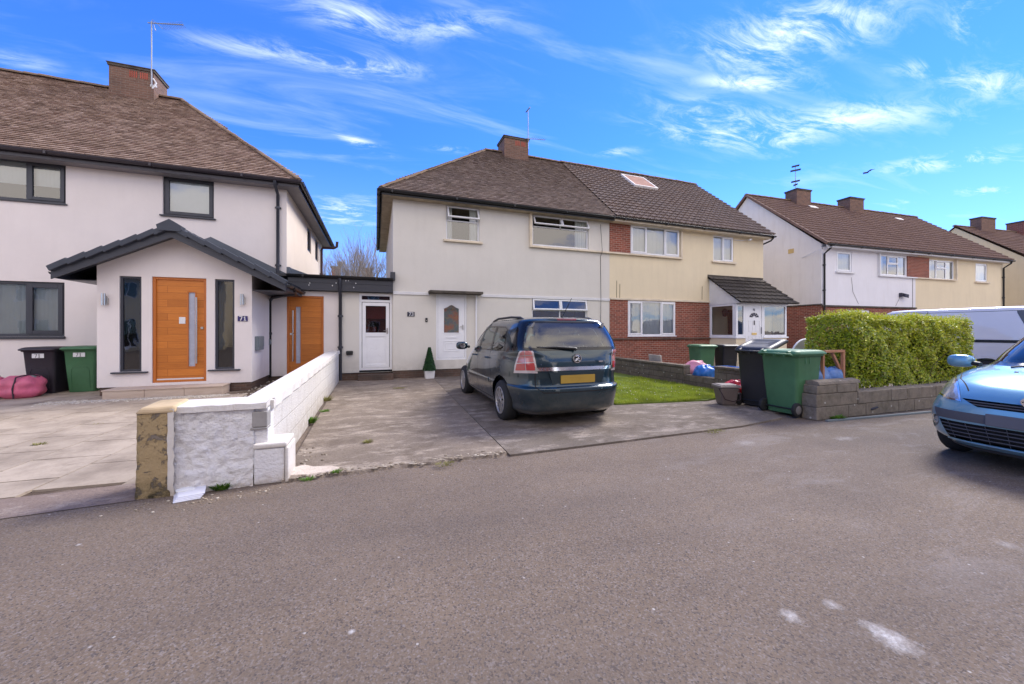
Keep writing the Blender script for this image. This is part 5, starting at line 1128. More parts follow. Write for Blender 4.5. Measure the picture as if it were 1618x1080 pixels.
    for (H, pxa, pxb, pyt, pm) in ((A, 1247, 1281.5, 296.5, 'brick_chim'), (B, 1331, 1365, 310, 'brick_chim')):
        yc = yr - .45; x0, x1 = f.y(pxa + 12, 0, yc)[0], f.y(pxb, 0, yc)[0]; z1 = f.y(pxa + 10, pyt, yc)[1]; chimney(H, x0, x1, yc, yc + .7, 8.5, z1, pm, False)
        if H is A:
            ax, zt = f.y(1257, 262, yc); wp = (f.o[0] + f.c * ax - f.s * yc, f.o[1] + f.s * ax + f.c * yc, z1)
            T = thing('tv_aerial', 'short aerial of stacked rods on the leftmost chimney of the white and cream pair', 'aerial', wp); m = MB().tube([wp, (wp[0], wp[1], zt)], .02, 6); m.build('mast', M['alu'], T); m = MB()
            for k, (zz, L) in enumerate(((zt, .22), (zt - .25, .3), (zt - .9, .25), (zt - 1.1, .12))): m.obox((wp[0], wp[1], zz), (L * .7, -L * .5, .03), (.04, .04, 0), (0, 0, .035))
            m.build('rods', M['ink'], T)
    def rp(px, py):
        o, d = f._l(px, py); d = Vector(d); o = Vector((o[0], o[1], EYE)); n = Vector((0, -(za - ze), yr - ye)); t = (Vector((0, ye, ze)) - o).dot(n) / d.dot(n); return o + d * t
    for H, px, py in ((A, 1284, 328), (B, 1420, 347)):
        c = rp(px, py); q = MB(); sv = Vector((0, yr - ye, za - ze)).normalized(); nv = Vector((0, -sv.z, sv.y)); q.obox(c + nv * .06, Vector((.28, 0, 0)), sv * .13, nv * .02); q.build('roof_vent', M['velux'], H)
M['yellow_vent'] = plain('yellowed_vent', (.55, .38, .14), .7)
third_pair()

# ---------------------------------------------------------------- fourth pair and the red chimney behind it
def fourth():
    # gable plane placed beyond the third pair
    f = Frame(39.6, 11.2, R(-5)); za = 9.1; yr = 4.0; ye = -.34; ze = 5.5; L = 14.5
    print('fourth apex px check', f.y(1486, 350, 4.0), f.y(1486, 350, 4.0))
    H = thing('semi_detached_house', 'pale yellow rendered house at the right edge, gable end beyond the cream pair', 'house', (f.o[0], f.o[1], 0), rot=f.rot, local=True)
    w = MB(); wall_panel(w, 0, L, 0, 5.6, [(3, 4, 3.9, 5), (8, 9.6, 3.9, 5)], 0); w.quad((0, 0, 0), (0, 8, 0), (0, 8, 5.6), (0, 0, 5.6)); w.add([(0, 0, 5.6), (0, 8, 5.6), (0, 4, za - .1)], [(0, 1, 2)]); w.quad((L, 0, 0), (L, 8, 0), (L, 8, 5.6), (L, 0, 5.6)); w.quad((0, 8, 0), (L, 8, 0), (L, 8, 5.6), (0, 8, 5.6)); w.build('wall', [M['render_yellow'], M['interior']], H)
    s = Vector((0, yr - ye, za - ze)); r = MB(); tiles(r, (-.1, ye, ze), (1, 0, 0), s, L + .2, s.length, .30, .31, .02, None, 'roman', 0, 51, False); yb = 2 * yr - ye; r.add([(-.1, ye, ze), (L, ye, ze), (L, yr, za), (-.1, yr, za), (L, yb, ze), (-.1, yb, ze)], [(0, 1, 2, 3), (4, 5, 3, 2)]); ro = r.build('roof', M['tile_third'], H)
    q = MB(); ridge(q, (-.1, yr, za + .05), (L, yr, za + .05), .13, .45, 3, .8); q.build('ridge_tiles', M['ridge_old'], ro)
    yc = yr - .45; x0, x1 = f.y(1551, 0, yc)[0], f.y(1573, 0, yc)[0]; z1 = f.y(1545, 341, yc)[1]; chimney(H, x0, x1, yc, yc + .6, 8.3, z1, 'brick_chim', False)
    x0, x1 = f.y(1618, 0, yc)[0], f.y(1640, 0, yc)[0]; z1 = f.y(1610, 347, yc)[1]; chimney(H, x0, x1, yc, yc + .9, 8.3, z1, 'brick_red', False)
fourth()

# ---------------------------------------------------------------- row of houses far behind, seen through the gap
def far_row():
    Y = 46.0
    def zz(px, py): return W0.y(px, py, Y)
    H = thing('far_terrace', 'distant brown-roofed terrace with two red chimneys seen over the flat roof', 'house', (-9, Y, 0))
    x0, x1 = zz(440, 0)[0] - 6, zz(560, 0)[0] + 20; zr = zz(560, 431.5)[1]; ze = zr - 2.3
    w = MB(); wall_panel(w, x0, x1, 0, ze, [(x0 + 2 + 4 * k, x0 + 3.4 + 4 * k, ze - 1.7, ze - .5) for k in range(6)], Y); w.quad((x0, Y, 0), (x0, Y + 7, 0), (x0, Y + 7, ze), (x0, Y, ze)); w.quad((x1, Y, 0), (x1, Y + 7, 0), (x1, Y + 7, ze), (x1, Y, ze)); w.build('wall', [M['brick_dark'], M['interior']], H)
    r = MB(); r.add([(x0, Y - .3, ze), (x1, Y - .3, ze), (x1, Y + 3.5, zr), (x0, Y + 3.5, zr), (x1, Y + 7.3, ze), (x0, Y + 7.3, ze)], [(0, 1, 2, 3), (4, 5, 3, 2)]); r.build('roof', M['tile_mid'], H)
    for (a, b, t) in ((524, 537, 420), (576, 588, 422.5)):
        xa, z1 = W0.y(a, t, Y + 3); xb = W0.y(b, t, Y + 3)[0]; c = MB(); c.box(xa, xb, Y + 3, Y + 4, zr - .5, z1 - .15); co = c.build('chimney', M['brick_red'], H); k = MB(); k.box(xa - .1, xb + .1, Y + 2.9, Y + 4.1, z1 - .149, z1); k.build('chimney_cap', M['canopy'], co)
    xd, zd = W0.y(537.5, 417, Y + 2.8); d = MB(); d.lathe((xd, Y + 2.8, zd), [(.02, .1), (.25, .04), (.34, 0)], 12, 'y'); d.build('satellite_dish', M['grey_box'], H)
far_row()
# ---------------------------------------------------------------- cars: bodies lofted from level outlines, then panels, glass and lamps cut out of them
def pchip(xs, ys, t):
    xs, ys = np.array(xs, float), np.array(ys, float); h = np.diff(xs); d = np.diff(ys) / h; m = np.zeros(len(xs))
    for i in range(1, len(xs) - 1):
        if d[i - 1] * d[i] > 0: w1, w2 = 2 * h[i] + h[i - 1], h[i] + 2 * h[i - 1]; m[i] = (w1 + w2) / (w1 / d[i - 1] + w2 / d[i])
    m[0], m[-1] = d[0], d[-1]; k = np.clip(np.searchsorted(xs, t) - 1, 0, len(h) - 1); s = (t - xs[k]) / h[k]
    return (2*s**3 - 3*s**2 + 1) * ys[k] + (s**3 - 2*s**2 + s) * h[k] * m[k] + (-2*s**3 + 3*s**2) * ys[k + 1] + (s**3 - s**2) * h[k] * m[k + 1]

class Body:
    def __init__(s, rows, per=9, na=168, crown=0.0):
        """rows of (z, half width, y rear, y front, rear squareness, front squareness)"""
        a = np.array(rows, float); n = len(a); T = np.arange(n); tt = np.linspace(0, n - 1, (n - 1) * per + 1)
        c = [pchip(T, a[:, k], tt) for k in range(6)]
        bm = bmesh.new(); rings = []
        for i in range(len(tt)):
            z, w, yr, yf, nr, nf = [float(q[i]) for q in c]; yc = (yr + yf) / 2; L = (yf - yr) / 2; ring_ = []
            for k in range(na):
                th = 2 * math.pi * (k + .5) / na; ct, st = math.cos(th), math.sin(th); e = nf if st > 0 else nr
                # warp the angle so samples crowd the corners of squarer outlines
                x = math.copysign(abs(ct) ** (2 / e), ct); y = math.copysign(abs(st) ** (2 / e), st)
                ring_.append(bm.verts.new((x * w, yc + y * L, z)))
            rings.append(ring_)
        for i in range(len(rings) - 1):
            for k in range(na):
                bm.faces.new((rings[i][k], rings[i][(k + 1) % na], rings[i + 1][(k + 1) % na], rings[i + 1][k]))
        bm.faces.new(rings[-1]); bm.faces.new(rings[0][::-1])
        bm.normal_update(); s.bm = bm
        from mathutils.bvhtree import BVHTree
        bm.verts.index_update(); s.ov = [v.co.copy() for v in bm.verts]; s.on = [v.normal.copy() for v in bm.verts]; s.of = [[v.index for v in f.verts] for f in bm.faces]
        s.bvh = BVHTree.FromPolygons(s.ov, s.of)
    def nrm(s, p):
        from mathutils.interpolate import poly_3d_calc
        loc, n, i, d = s.bvh.find_nearest(p); f = s.of[i]
        if len(f) > 4: return n
        w = poly_3d_calc([s.ov[k] for k in f], loc); r = sum((s.on[k] * q for k, q in zip(f, w)), Vector()); return r.normalized() if r.length > .1 else n
    def region(s, pts, d, mat, filt):
        """cut a convex outline (3D points) projected along d into the faces accepted by filt and give them material mat"""
        pts = [Vector(p) for p in pts]; d = Vector(d).normalized(); c = sum(pts, Vector()) / len(pts); pl = []
        for i in range(len(pts)):
            a, b = pts[i], pts[(i + 1) % len(pts)]
            if (b - a).length < 1e-6: continue
            n = (b - a).cross(d).normalized()
            if (c - a).dot(n) > 0: n = -n
            pl.append((a, n))
        return s._cut(pl, mat, filt)
    def _cut(s, pl, mat, filt):
        bm = s.bm; F = [f for f in bm.faces if filt(f.calc_center_median(), f.normal)]
        for i, (a, n) in enumerate(pl):
            g = set(F)
            for f in F: g.update(f.edges); g.update(f.verts)
            r = bmesh.ops.bisect_plane(bm, geom=list(g), dist=1e-6, plane_co=a, plane_no=n)
            cand = {f for f in r['geom'] if isinstance(f, bmesh.types.BMFace) and f.is_valid} | {f for f in F if f.is_valid}
            F = [f for f in cand if (f.calc_center_median() - a).dot(n) < 1e-7]
        for f in F: f.material_index = mat
        return F
    def seen(s, px, T, mat, filt, mirror=False):
        """region whose outline was measured in the photograph; planes run from the measuring point through the body"""
        I = T.inverted(); e = I @ Vector((0, 0, EYE)); D = [(I @ (Vector((0, 0, EYE)) + Vector(ray(*p)))) - e for p in px]
        if mirror: e.x = -e.x; D = [Vector((-d.x, d.y, d.z)) for d in D]
        c = sum(D, Vector()) / len(D); pl = []
        for i in range(len(D)):
            n = D[i].cross(D[(i + 1) % len(D)]).normalized()
            if c.dot(n) > 0: n = -n
            pl.append((e, n))
        return s._cut(pl, mat, lambda c_, n_: filt(c_, n_) and n_.dot((c_ - e).normalized()) < -.06)
    def line(s, pts, d, w, mat, filt):
        for i in range(len(pts) - 1):
            a, b = Vector(pts[i]), Vector(pts[i + 1]); n = (b - a).cross(Vector(d)).normalized() * (w / 2); e = (b - a).normalized() * w * .3
            s.region([a - n - e, b - n + e, b + n + e, a + n - e], d, mat, filt)
    def hole(s, c, r, filt, n=28):
        F = s.region([(c[0], c[1] + r * math.cos(2 * math.pi * k / n), c[2] + r * math.sin(2 * math.pi * k / n)) for k in range(n)], (1, 0, 0), 99, filt)
        bmesh.ops.delete(s.bm, geom=F, context='FACES')
    def dent(s, fn):
        for v in s.bm.verts: v.co = fn(v.co)
    def take(s, idx, name, mats, parent, T, off=0.0, split=None):
        """faces with material numbers idx become one mesh; off pushes them along their normals"""
        pos = {m: i for i, m in enumerate(idx)}; s.bm.normal_update()
        F = [f for f in s.bm.faces if f.material_index in pos and (split is None or split(f.calc_center_median()))]
        vm = {}; vs = []; nr = []; fs = []; mi = []
        for f in F:
            q = []
            for v in f.verts:
                if v.index not in vm or vm[v.index][0] is not v: pass
                k = vm.get(v)
                if k is None: k = vm[v] = len(vs); vs.append(v.co.copy()); nr.append(s.nrm(v.co))
                q.append(k)
            fs.append(tuple(q)); mi.append(pos[f.material_index])
        me = bpy.data.meshes.new(name); b = Vector(parent['_b']); me.from_pydata([tuple((T @ (v + n * off)) - b) for v, n in zip(vs, nr)], [], fs)
        for m in mats: me.materials.append(M[m] if isinstance(m, str) else m)
        me.polygons.foreach_set('material_index', mi); me.polygons.foreach_set('use_smooth', [True] * len(fs))
        R3 = T.to_3x3().inverted().transposed(); me.normals_split_custom_set_from_vertices([tuple((R3 @ n).normalized()) for n in nr])
        o = bpy.data.objects.new(name, me); COL.objects.link(o); o.parent = parent; o['_b'] = parent['_b']; return o

def car_paint(name, col, flake, metal=.55, rough=.28):
    t = NT(name); lw = t.n.new('ShaderNodeLayerWeight'); lw.inputs[0].default_value = .35
    c = t.mix(t.ramp(t.noise(.8, 4), .3, .7), tuple(x * .9 for x in col), tuple(x * 1.05 for x in col))
    c = t.mix(t.ramp(t.noise(900, 1), .55, .8, 0, .35), c, flake)
    dirt = t.math('MULTIPLY', t.ramp(t.xyz()[2], .62, .18, 0, .55), t.ramp(t.noise(5, 6, .7), .3, .65)); c = t.mix(dirt, c, (.16, .14, .12))
    return t.fin(c, t.ramp(t.noise(4, 5), .2, .8, rough - .03, rough + .06), None, Metallic=metal, Coat_Weight=1.0, Coat_Roughness=.035)
M['paint_teal'] = car_paint('dark_teal_metallic', (.005, .026, .038), (.015, .075, .10), .4)
M['paint_blue'] = car_paint('sky_blue_metallic', (.17, .37, .50), (.34, .55, .68), .35, .3)
M['paint_van'] = car_paint('silver_white_paint', (.74, .73, .75), (.8, .8, .8), .0, .4)
M['trim_grey'] = plain('grey_bumper_plastic', (.085, .085, .10), .5, bump=.1)
M['tail_red'] = plain('red_lamp_lens', (.42, .035, .035), .12, coat=1.0, var=.12)
M['tail_clear'] = plain('pink_clear_lens', (.46, .15, .14), .12, coat=1.0, var=.2)
M['stop_red'] = plain('high_stop_lamp', (.62, .05, .06), .2, coat=1.0)
M['plate_yellow'] = plain('yellow_number_plate', (.38, .24, .035), .45, var=.06)
M['seat'] = plain('grey_seat_cloth', (.07, .072, .08), .9)
M['headlining'] = plain('pale_headlining', (.42, .43, .42), .9)
M['lamp_chrome'] = plain('headlamp_reflector', (.62, .62, .64), .22, .9)
M['under'] = plain('underbody', (.008, .008, .009), .9)

def wheel(parent, T, y, x, r, w, spokes=10, style='cap', name='wheel'):
    sg = 1 if x > 0 else -1; c = (x, y, r); m = MB(T); b = []
    prof = [(r * .62, -w / 2), (r * .90, -w / 2), (r * .975, -w / 2 + .025), (r, -w / 2 + .05), (r, w / 2 - .05), (r * .975, w / 2 - .025), (r * .90, w / 2), (r * .64, w / 2), (r * .62, w / 2 - .05), (r * .62, -w / 2 + .05), (r * .64, -w / 2)]
    m.lathe(c, prof, 40, 'x', caps=False); wo = m.build(name, M['tyre'], parent)
    d = MB(T); xo = x + sg * (w / 2 - .03); d.lathe((xo - .004, y, r), [(r * .63, 0), (r * .63, .008)], 36, 'x'); d.build('brake_backing', M['under'], wo)
    h = MB(T); 
    for (ra, rb) in ((r * .60, r * .67), (r * .0, r * .16)):
        n = 36
        for k in range(n):
            t0, t1 = 2 * math.pi * k / n, 2 * math.pi * (k + 1) / n; x0, x1 = xo, xo + sg * .034
            P = lambda rr, t, xx: (xx, y + rr * math.cos(t), r + rr * math.sin(t))
            h.add([P(ra, t0, x1), P(rb, t0, x1), P(rb, t1, x1), P(ra, t1, x1), P(ra, t0, x0), P(rb, t0, x0), P(rb, t1, x0), P(ra, t1, x0)], [(0, 1, 2, 3), (1, 5, 6, 2), (0, 3, 7, 4)], 0, True)
    for k in range(spokes):
        t = 2 * math.pi * k / spokes + .1
        for off in ((0,) if style == 'cap' else (-.1, .1)):
            a, b = t + off * .4, t + off; P = lambda rr, tt, xx: Vector((xx, y + rr * math.cos(tt), r + rr * math.sin(tt)))
            p0, p1 = P(r * .13, a, xo + sg * .03), P(r * .62, b, xo + sg * .022); dd = (p1 - p0); sd_ = Vector((1, 0, 0)).cross(dd).normalized()
            w0, w1 = r * .05, r * .105
            h.add([tuple(v) for v in (p0 - sd_ * w0, p0 + sd_ * w0, p1 + sd_ * w1, p1 - sd_ * w1, p0 - sd_ * w0 - Vector((sg * .02, 0, 0)), p0 + sd_ * w0 - Vector((sg * .02, 0, 0)), p1 + sd_ * w1 - Vector((sg * .02, 0, 0)), p1 - sd_ * w1 - Vector((sg * .02, 0, 0)))], [(0, 1, 2, 3), (0, 3, 7, 4), (1, 5, 6, 2)])
    h.build('hubcap', M['alu_wheel'], wo); return wo

def place(base, rot, s): return Matrix.Translation(base) @ Matrix.Rotation(rot, 4, 'Z') @ Matrix.Scale(s, 4)

def seats(parent, T, rows, floor=.45, L=(.5, 3.4), w=.62):
    for (y, xs, ht) in rows:
        for x in xs:
            m = MB(T); m.obox((x, y + .26, floor), (.22, 0, 0), (0, .25, .02), (0, 0, .08)); m.obox((x, y, floor + .32), (.22, 0, 0), (0, .06, .0), (0, -.06, .30)); m.obox((x, y - .09, ht), (.12, 0, 0), (0, .04, 0), (0, -.015, .085)); m.build('seat', M['seat'], parent, bevel=.03)

def mpv():
    s = 1.05; T = place((2.90, 5.06, 0), 0, s) @ Matrix.Diagonal((1.06, 1, 1, 1))
    H = thing('parked_car', 'dark teal people carrier parked nose-in on the concrete drive, rear towards us', 'car', (2.86, 7.4, 0))
    rows = [(.20, .80, .16, 4.26, 5.5, 3.6), (.27, .855, .045, 4.38, 5, 3.3), (.36, .875, .005, 4.45, 4.6, 3.0), (.50, .895, -.01, 4.47, 4.8, 2.9), (.58, .900, -.005, 4.44, 4.9, 2.8), (.62, .893, .035, 4.42, 4.6, 2.8), (.70, .893, .050, 4.37, 4.6, 2.7),
            (.82, .890, .060, 4.20, 4.8, 2.6), (.92, .885, .072, 3.98, 5, 2.6), (1.02, .873, .095, 3.66, 5.2, 2.8), (1.10, .86, .125, 3.35, 6.4, 3.2), (1.20, .832, .170, 3.12, 7.5, 3.8), (1.34, .785, .240, 2.84, 8, 4.4),
            (1.46, .735, .310, 2.60, 8, 4.6), (1.53, .700, .355, 2.44, 7.5, 4.6), (1.575, .655, .385, 2.30, 6.5, 4.4), (1.605, .55, .50, 2.14, 4.6, 4), (1.622, .44, .66, 1.98, 4, 3.6), (1.632, .28, .95, 1.75, 3.4, 3.2), (1.635, .10, 1.2, 1.55, 2.6, 2.6)]
    B = Body(rows, 9, 192)
    # bumper shelf and slight shoulder
    def fn(c):
        x, y, z = c
        return c
    L_ = lambda c, n: c.x < 0; Rr = lambda c, n: c.x > 0
    rear = lambda c, n: c.y < .95 and n.y < -.15
    A = [((.86 + 0), .375), (3.53, .375)]
    for sg in (-1, 1):
        f = (lambda c, n: c.x < -.4 and c.z < .85) if sg < 0 else (lambda c, n: c.x > .4 and c.z < .85)
        for (y, r) in A: B.hole((sg * .8, y, .335), r, f)
    side = lambda sg: (lambda c, n: c.x * sg > .3 and abs(n.x) > .3)
    for sg in (-1, 1):
        F = side(sg); X = sg * .8; dd = (1, 0, 0)
        # black surround, then glass
        for q in ([(1.36, 1.075), (2.16, 1.06), (2.13, 1.49), (1.46, 1.49)], [(2.16, 1.06), (3.16, 1.045), (3.10, 1.09), (2.62, 1.42), (2.46, 1.475), (2.13, 1.49)], [(.66, 1.10), (1.36, 1.075), (1.46, 1.49), (1.0, 1.475), (.86, 1.44)]):
            B.region([(X, y, z) for y, z in q], dd, 2, F)
        for q in ([(1.42, 1.095), (2.11, 1.08), (2.08, 1.47), (1.51, 1.47)], [(2.21, 1.08), (3.06, 1.065), (3.02, 1.10), (2.58, 1.395), (2.44, 1.455), (2.18, 1.47)], [(.73, 1.118), (1.33, 1.095), (1.42, 1.47), (1.03, 1.455), (.90, 1.425)]):
            B.region([(X, y, z) for y, z in q], dd, 3, F)
        w = .009
        for q in ([(1.30, .44), (1.30, .70), (1.42, .9), (1.38, 1.08)], [(2.15, .30), (2.17, 1.06)], [(3.10, .30), (3.14, .7), (3.12, 1.05)], [(1.28, .30), (3.10, .30)], [(1.28, .30), (1.30, .44)], [(.34, .74), (.34, .98)], [(2.13, 1.49), (2.15, 1.06)]):
            B.line([(X, y, z) for y, z in q], dd, .013, 1, F)
        B.line([(X, y, z) for y, z in [(1.24, .555), (3.10, .525)]], dd, .012, 1, F)
        # tail lamp wrapping the corner
        FL = (lambda sg: (lambda c, n: c.x * sg > .45 and c.y < .45))(sg); diag = (sg * .55, -.84, 0)
        def P(x, y, z): return (sg * x, y, z)
        B.seen([(812, 589), (813.5, 577), (820, 556), (827, 549), (838, 548.5), (843, 556), (850, 589.5)], T, 5, FL, sg > 0)
        B.seen([(815, 585), (816.5, 576), (822.5, 557.5), (828, 552), (837, 551.5), (840.5, 557), (846.5, 585)], T, 7, FL, sg > 0)
        B.seen([(815, 584.5), (816.8, 575), (844.3, 573.5), (846.5, 585)], T, 6, FL, sg > 0)
        for l0, l1 in (((819, 562), (842.5, 560.5)), ((816, 573.8), (845, 572)), ((829, 551), (831, 587))):
            dx, dy = (.0, .6) if abs(l0[0] - l1[0]) > 9 else (.5, 0)
            B.seen([(l0[0] - dx, l0[1] - dy), (l1[0] - dx, l1[1] - dy), (l1[0] + dx, l1[1] + dy), (l0[0] + dx, l0[1] + dy)], T, 5, FL, sg > 0)
        B.line([P(.60, .05, .80), P(.60, .05, .60), P(.52, .02, .535)], (0, 1, 0), .012, 1, rear)
    # rear glass with its black border
    for k, q in ((2, [(-.83, 1.120), (.83, 1.120), (.82, 1.20), (.735, 1.45), (.665, 1.55), (-.665, 1.55), (-.735, 1.45), (-.82, 1.20)]), (4, [(-.72, 1.165), (.72, 1.165), (.715, 1.24), (.65, 1.44), (.59, 1.525), (-.59, 1.525), (-.65, 1.44), (-.715, 1.24)])):
        B.region([(x, 0, z) for x, z in q], (0, 1, 0), k, rear)
    B.region([(-.60, 0, .835), (.60, 0, .835), (.60, 0, .885), (-.60, 0, .885)], (0, 1, 0), 8, rear)
    B.line([(-.52, 0, .535), (.52, 0, .535)], (0, 1, 0), .018, 1, rear)
        # recess for the plate
    B.region([(-.36, 0, .635), (.36, 0, .635), (.43, 0, .815), (-.43, 0, .815)], (0, 1, 0), 0, rear)
    # windscreen
    fr = lambda c, n: c.y > 2.2 and n.y > .2 and c.z > 1.08
    B.region([(-.70, 0, 1.12), (.70, 0, 1.12), (.62, 0, 1.50), (-.62, 0, 1.50)], (0, 1, 0), 3, fr)
    body = B.take([0, 1], 'body', ['paint_teal', 'seam'], H, T); B.take([2], 'window_trim', ['black_gloss'], H, T, .001); B.take([3], 'side_glass', ['car_glass'], H, T, -.004); B.take([4], 'rear_window', ['rear_glass'], H, T, -.003)
    for sg in (-1, 1):
        sp = (lambda g: (lambda c: c.x * g > 0))(sg); tl = B.take([5], 'tail_light', ['tail_frame'], H, T, .006, sp); B.take([6], 'red_lens', ['tail_red'], tl, T, .010, sp); B.take([7], 'clear_lens', ['tail_clear'], tl, T, .010, sp)
    B.take([8], 'chrome_strip', ['chrome'], H, T, .014)
    m = MB(T); m.box(-.58, .58, .30, 4.1, .17, .5); m.build('underbody', M['under'], H)
    for x in (-.775, .775):
        for y in (.86, 3.53): wheel(H, T, y, x, .318, .20)
    for x in (-.60, .60):
        for (y, r) in A: MB(T).lathe((x - .10, y, .42), [(.30, 0), (.30, .2)], 24, 'x').build('wheel_well', M['under'], H)
    m = MB(T); m.box(-.262, .262, .028, .046, .655, .77); m.build('number_plate', M['plate_yellow'], H)
    m = MB(T); m.prism([(-.38, .638), (.38, .638), (.43, .815), (-.43, .815)], 'y', .047, .06); m.build('plate_recess', M['paint_teal'], H)
    # round badge with a small creature figure
    m = MB(T); n = 32
    for k in range(n):
        t0, t1 = 2 * math.pi * k / n, 2 * math.pi * (k + 1) / n; cx, cz, y = .0, 1.005, .052; P = lambda r, t, yy: (cx + r * math.cos(t), yy, cz + r * math.sin(t))
        m.add([P(.052, t0, y), P(.064, t0, y), P(.064, t1, y), P(.052, t1, y), P(.064, t0, y + .03), P(.064, t1, y + .03)], [(0, 1, 2, 3), (1, 4, 5, 2)])
    m.tube([(-.03, .056, .97), (-.005, .055, .985), (.02, .055, .98), (.033, .055, .965)], .008, 6); m.tube([(-.03, .056, 1.035), (0, .055, 1.045), (.025, .055, 1.03), (.015, .055, 1.005), (-.015, .055, 1.0), (-.03, .056, .975)], [.006, .009, .009, .012, .008, .006], 6); m.tube([(.015, .055, 1.005), (.035, .055, 1.0)], .006, 6)
    bd = m.build('badge', M['chrome'], H); m = MB(T); m.lathe((0, .0565, 1.005), [(.053, 0), (.053, .02)], 28, 'y'); m.build('badge_backing', M['black'], bd)
    m = MB(T); m.box(.335, .40, .045, .055, .945, .965); m.tube([(-.55, .05, .93), (-.545, .05, .93)], .006, 4); m.build('model_script', M['chrome'], H)
    m = MB(T); m.tube([(0.0, .10, 1.135), (-.03, .10, 1.15), (-.30, .125, 1.17), (-.52, .16, 1.165)], [.03, .022, .013, .008], 8); m.tube([(-.05, .14, 1.155), (-.56, .17, 1.175)], .008, 5); m.build('rear_wiper', M['black'], H)
    m = MB(T); m.obox((0, .405, 1.572), (.155, 0, 0), (0, .03, .0), (0, -.005, .018)); m.build('high_stop_lamp', M['stop_red'], H, bevel=.006)
    m = MB(T)                                                        # small roof lip
    N_ = 16; v = []
    for i in range(N_ + 1):
        x = -.60 + 1.2 * i / N_; zz = 1.585 - .04 * (x / .6) ** 4; yy = .40 + .05 * (x / .6) ** 2; v += [(x, yy - .03, zz - .012), (x, yy - .03, zz - .002), (x, yy + .20, zz + .022), (x, yy + .2, zz - .02)]
    m.add(v, [(4 * i + a, 4 * i + b, 4 * i + 4 + b, 4 * i + 4 + a) for i in range(N_) for a, b in ((0, 1), (1, 2), (3, 0))], 0, True); m.build('roof_spoiler', M['paint_teal'], H)
    for sg in (-1, 1):
        m = MB(T); m.tube([(sg * .58, .60, 1.575), (sg * .58, .76, 1.612), (sg * .58, 1.2, 1.632), (sg * .58, 1.9, 1.625), (sg * .57, 2.2, 1.59), (sg * .56, 2.36, 1.55)], [.014, .02, .02, .02, .018, .012], 8); m.build('roof_rail', M['black'], H)
    m = MB(T); m.tube([(0.08, .70, 1.625), (0.14, .50, 1.92)], [.007, .004], 6); m.lathe((.08, .70, 1.615), [(.03, 0), (.018, .03)], 10); m.build('aerial', M['black'], H)
    for sg in (-1, 1):
        m = MB(T); m.sbox((sg * 1.0, 3.02, 1.10), (.115, .065, .08), 2.8); mi = m.build('door_mirror', M['paint_teal'], H); m = MB(T); m.tube([(sg * .84, 3.04, 1.07), (sg * .94, 3.03, 1.09)], .03, 8); m.build('mirror_arm', M['black'], mi)
        m = MB(T); m.lathe((sg * 1.0, 2.948, 1.10), [(.055, 0), (.055, .004)], 20, 'y'); m.build('mirror_glass', M['chrome'], mi)
        for y in (1.46, 2.33):
            m = MB(T); m.tube([(sg * .878, y, .945), (sg * .918, y + .03, .952), (sg * .918, y + .15, .952), (sg * .875, y + .18, .945)], [.012, .016, .016, .012], 8); m.build('door_handle', M['paint_teal'], H)
        m = MB(T); m.obox((sg * .896, 2.12, .56), (.012, 0, 0), (0, .72, -.015), (0, 0, .035)); m.build('side_rubbing_strip', M['paint_teal'], H, bevel=.01)
        m = MB(T); m.box(sg * .60 if sg > 0 else -.79, .79 if sg > 0 else -.60, .02, .03, .38, .395); 
    seats(H, T, [(2.25, (-.36, .36), 1.33), (1.45, (-.45, 0, .45), 1.27), (.80, (-.33, .33), 1.24)], .5)
    m = MB(T); m.box(-.60, .60, .6, 2.3, 1.555, 1.56); m.box(-.68, .68, 3.0, 3.3, .85, 1.06); m.build('cabin_lining', M['headlining'], H)
    m = MB(T); m.obox((.60, .46, 1.31), (.012, 0, .0), (0, .04, -.02), (0.05, .14, -.20)); m.obox((-.60, .46, 1.31), (.012, 0, .0), (0, .04, -.02), (-.05, .14, -.20)); m.build('pillar_trim', M['headlining'], H)
    B.bm.free()
t = NT('rear_glass'); 

M['black_gloss'] = plain('black_glass_border', (.008, .009, .011), .12, var=.02)
M['tail_frame'] = plain('pale_lamp_bezel', (.55, .48, .46), .2, .3)
mpv()

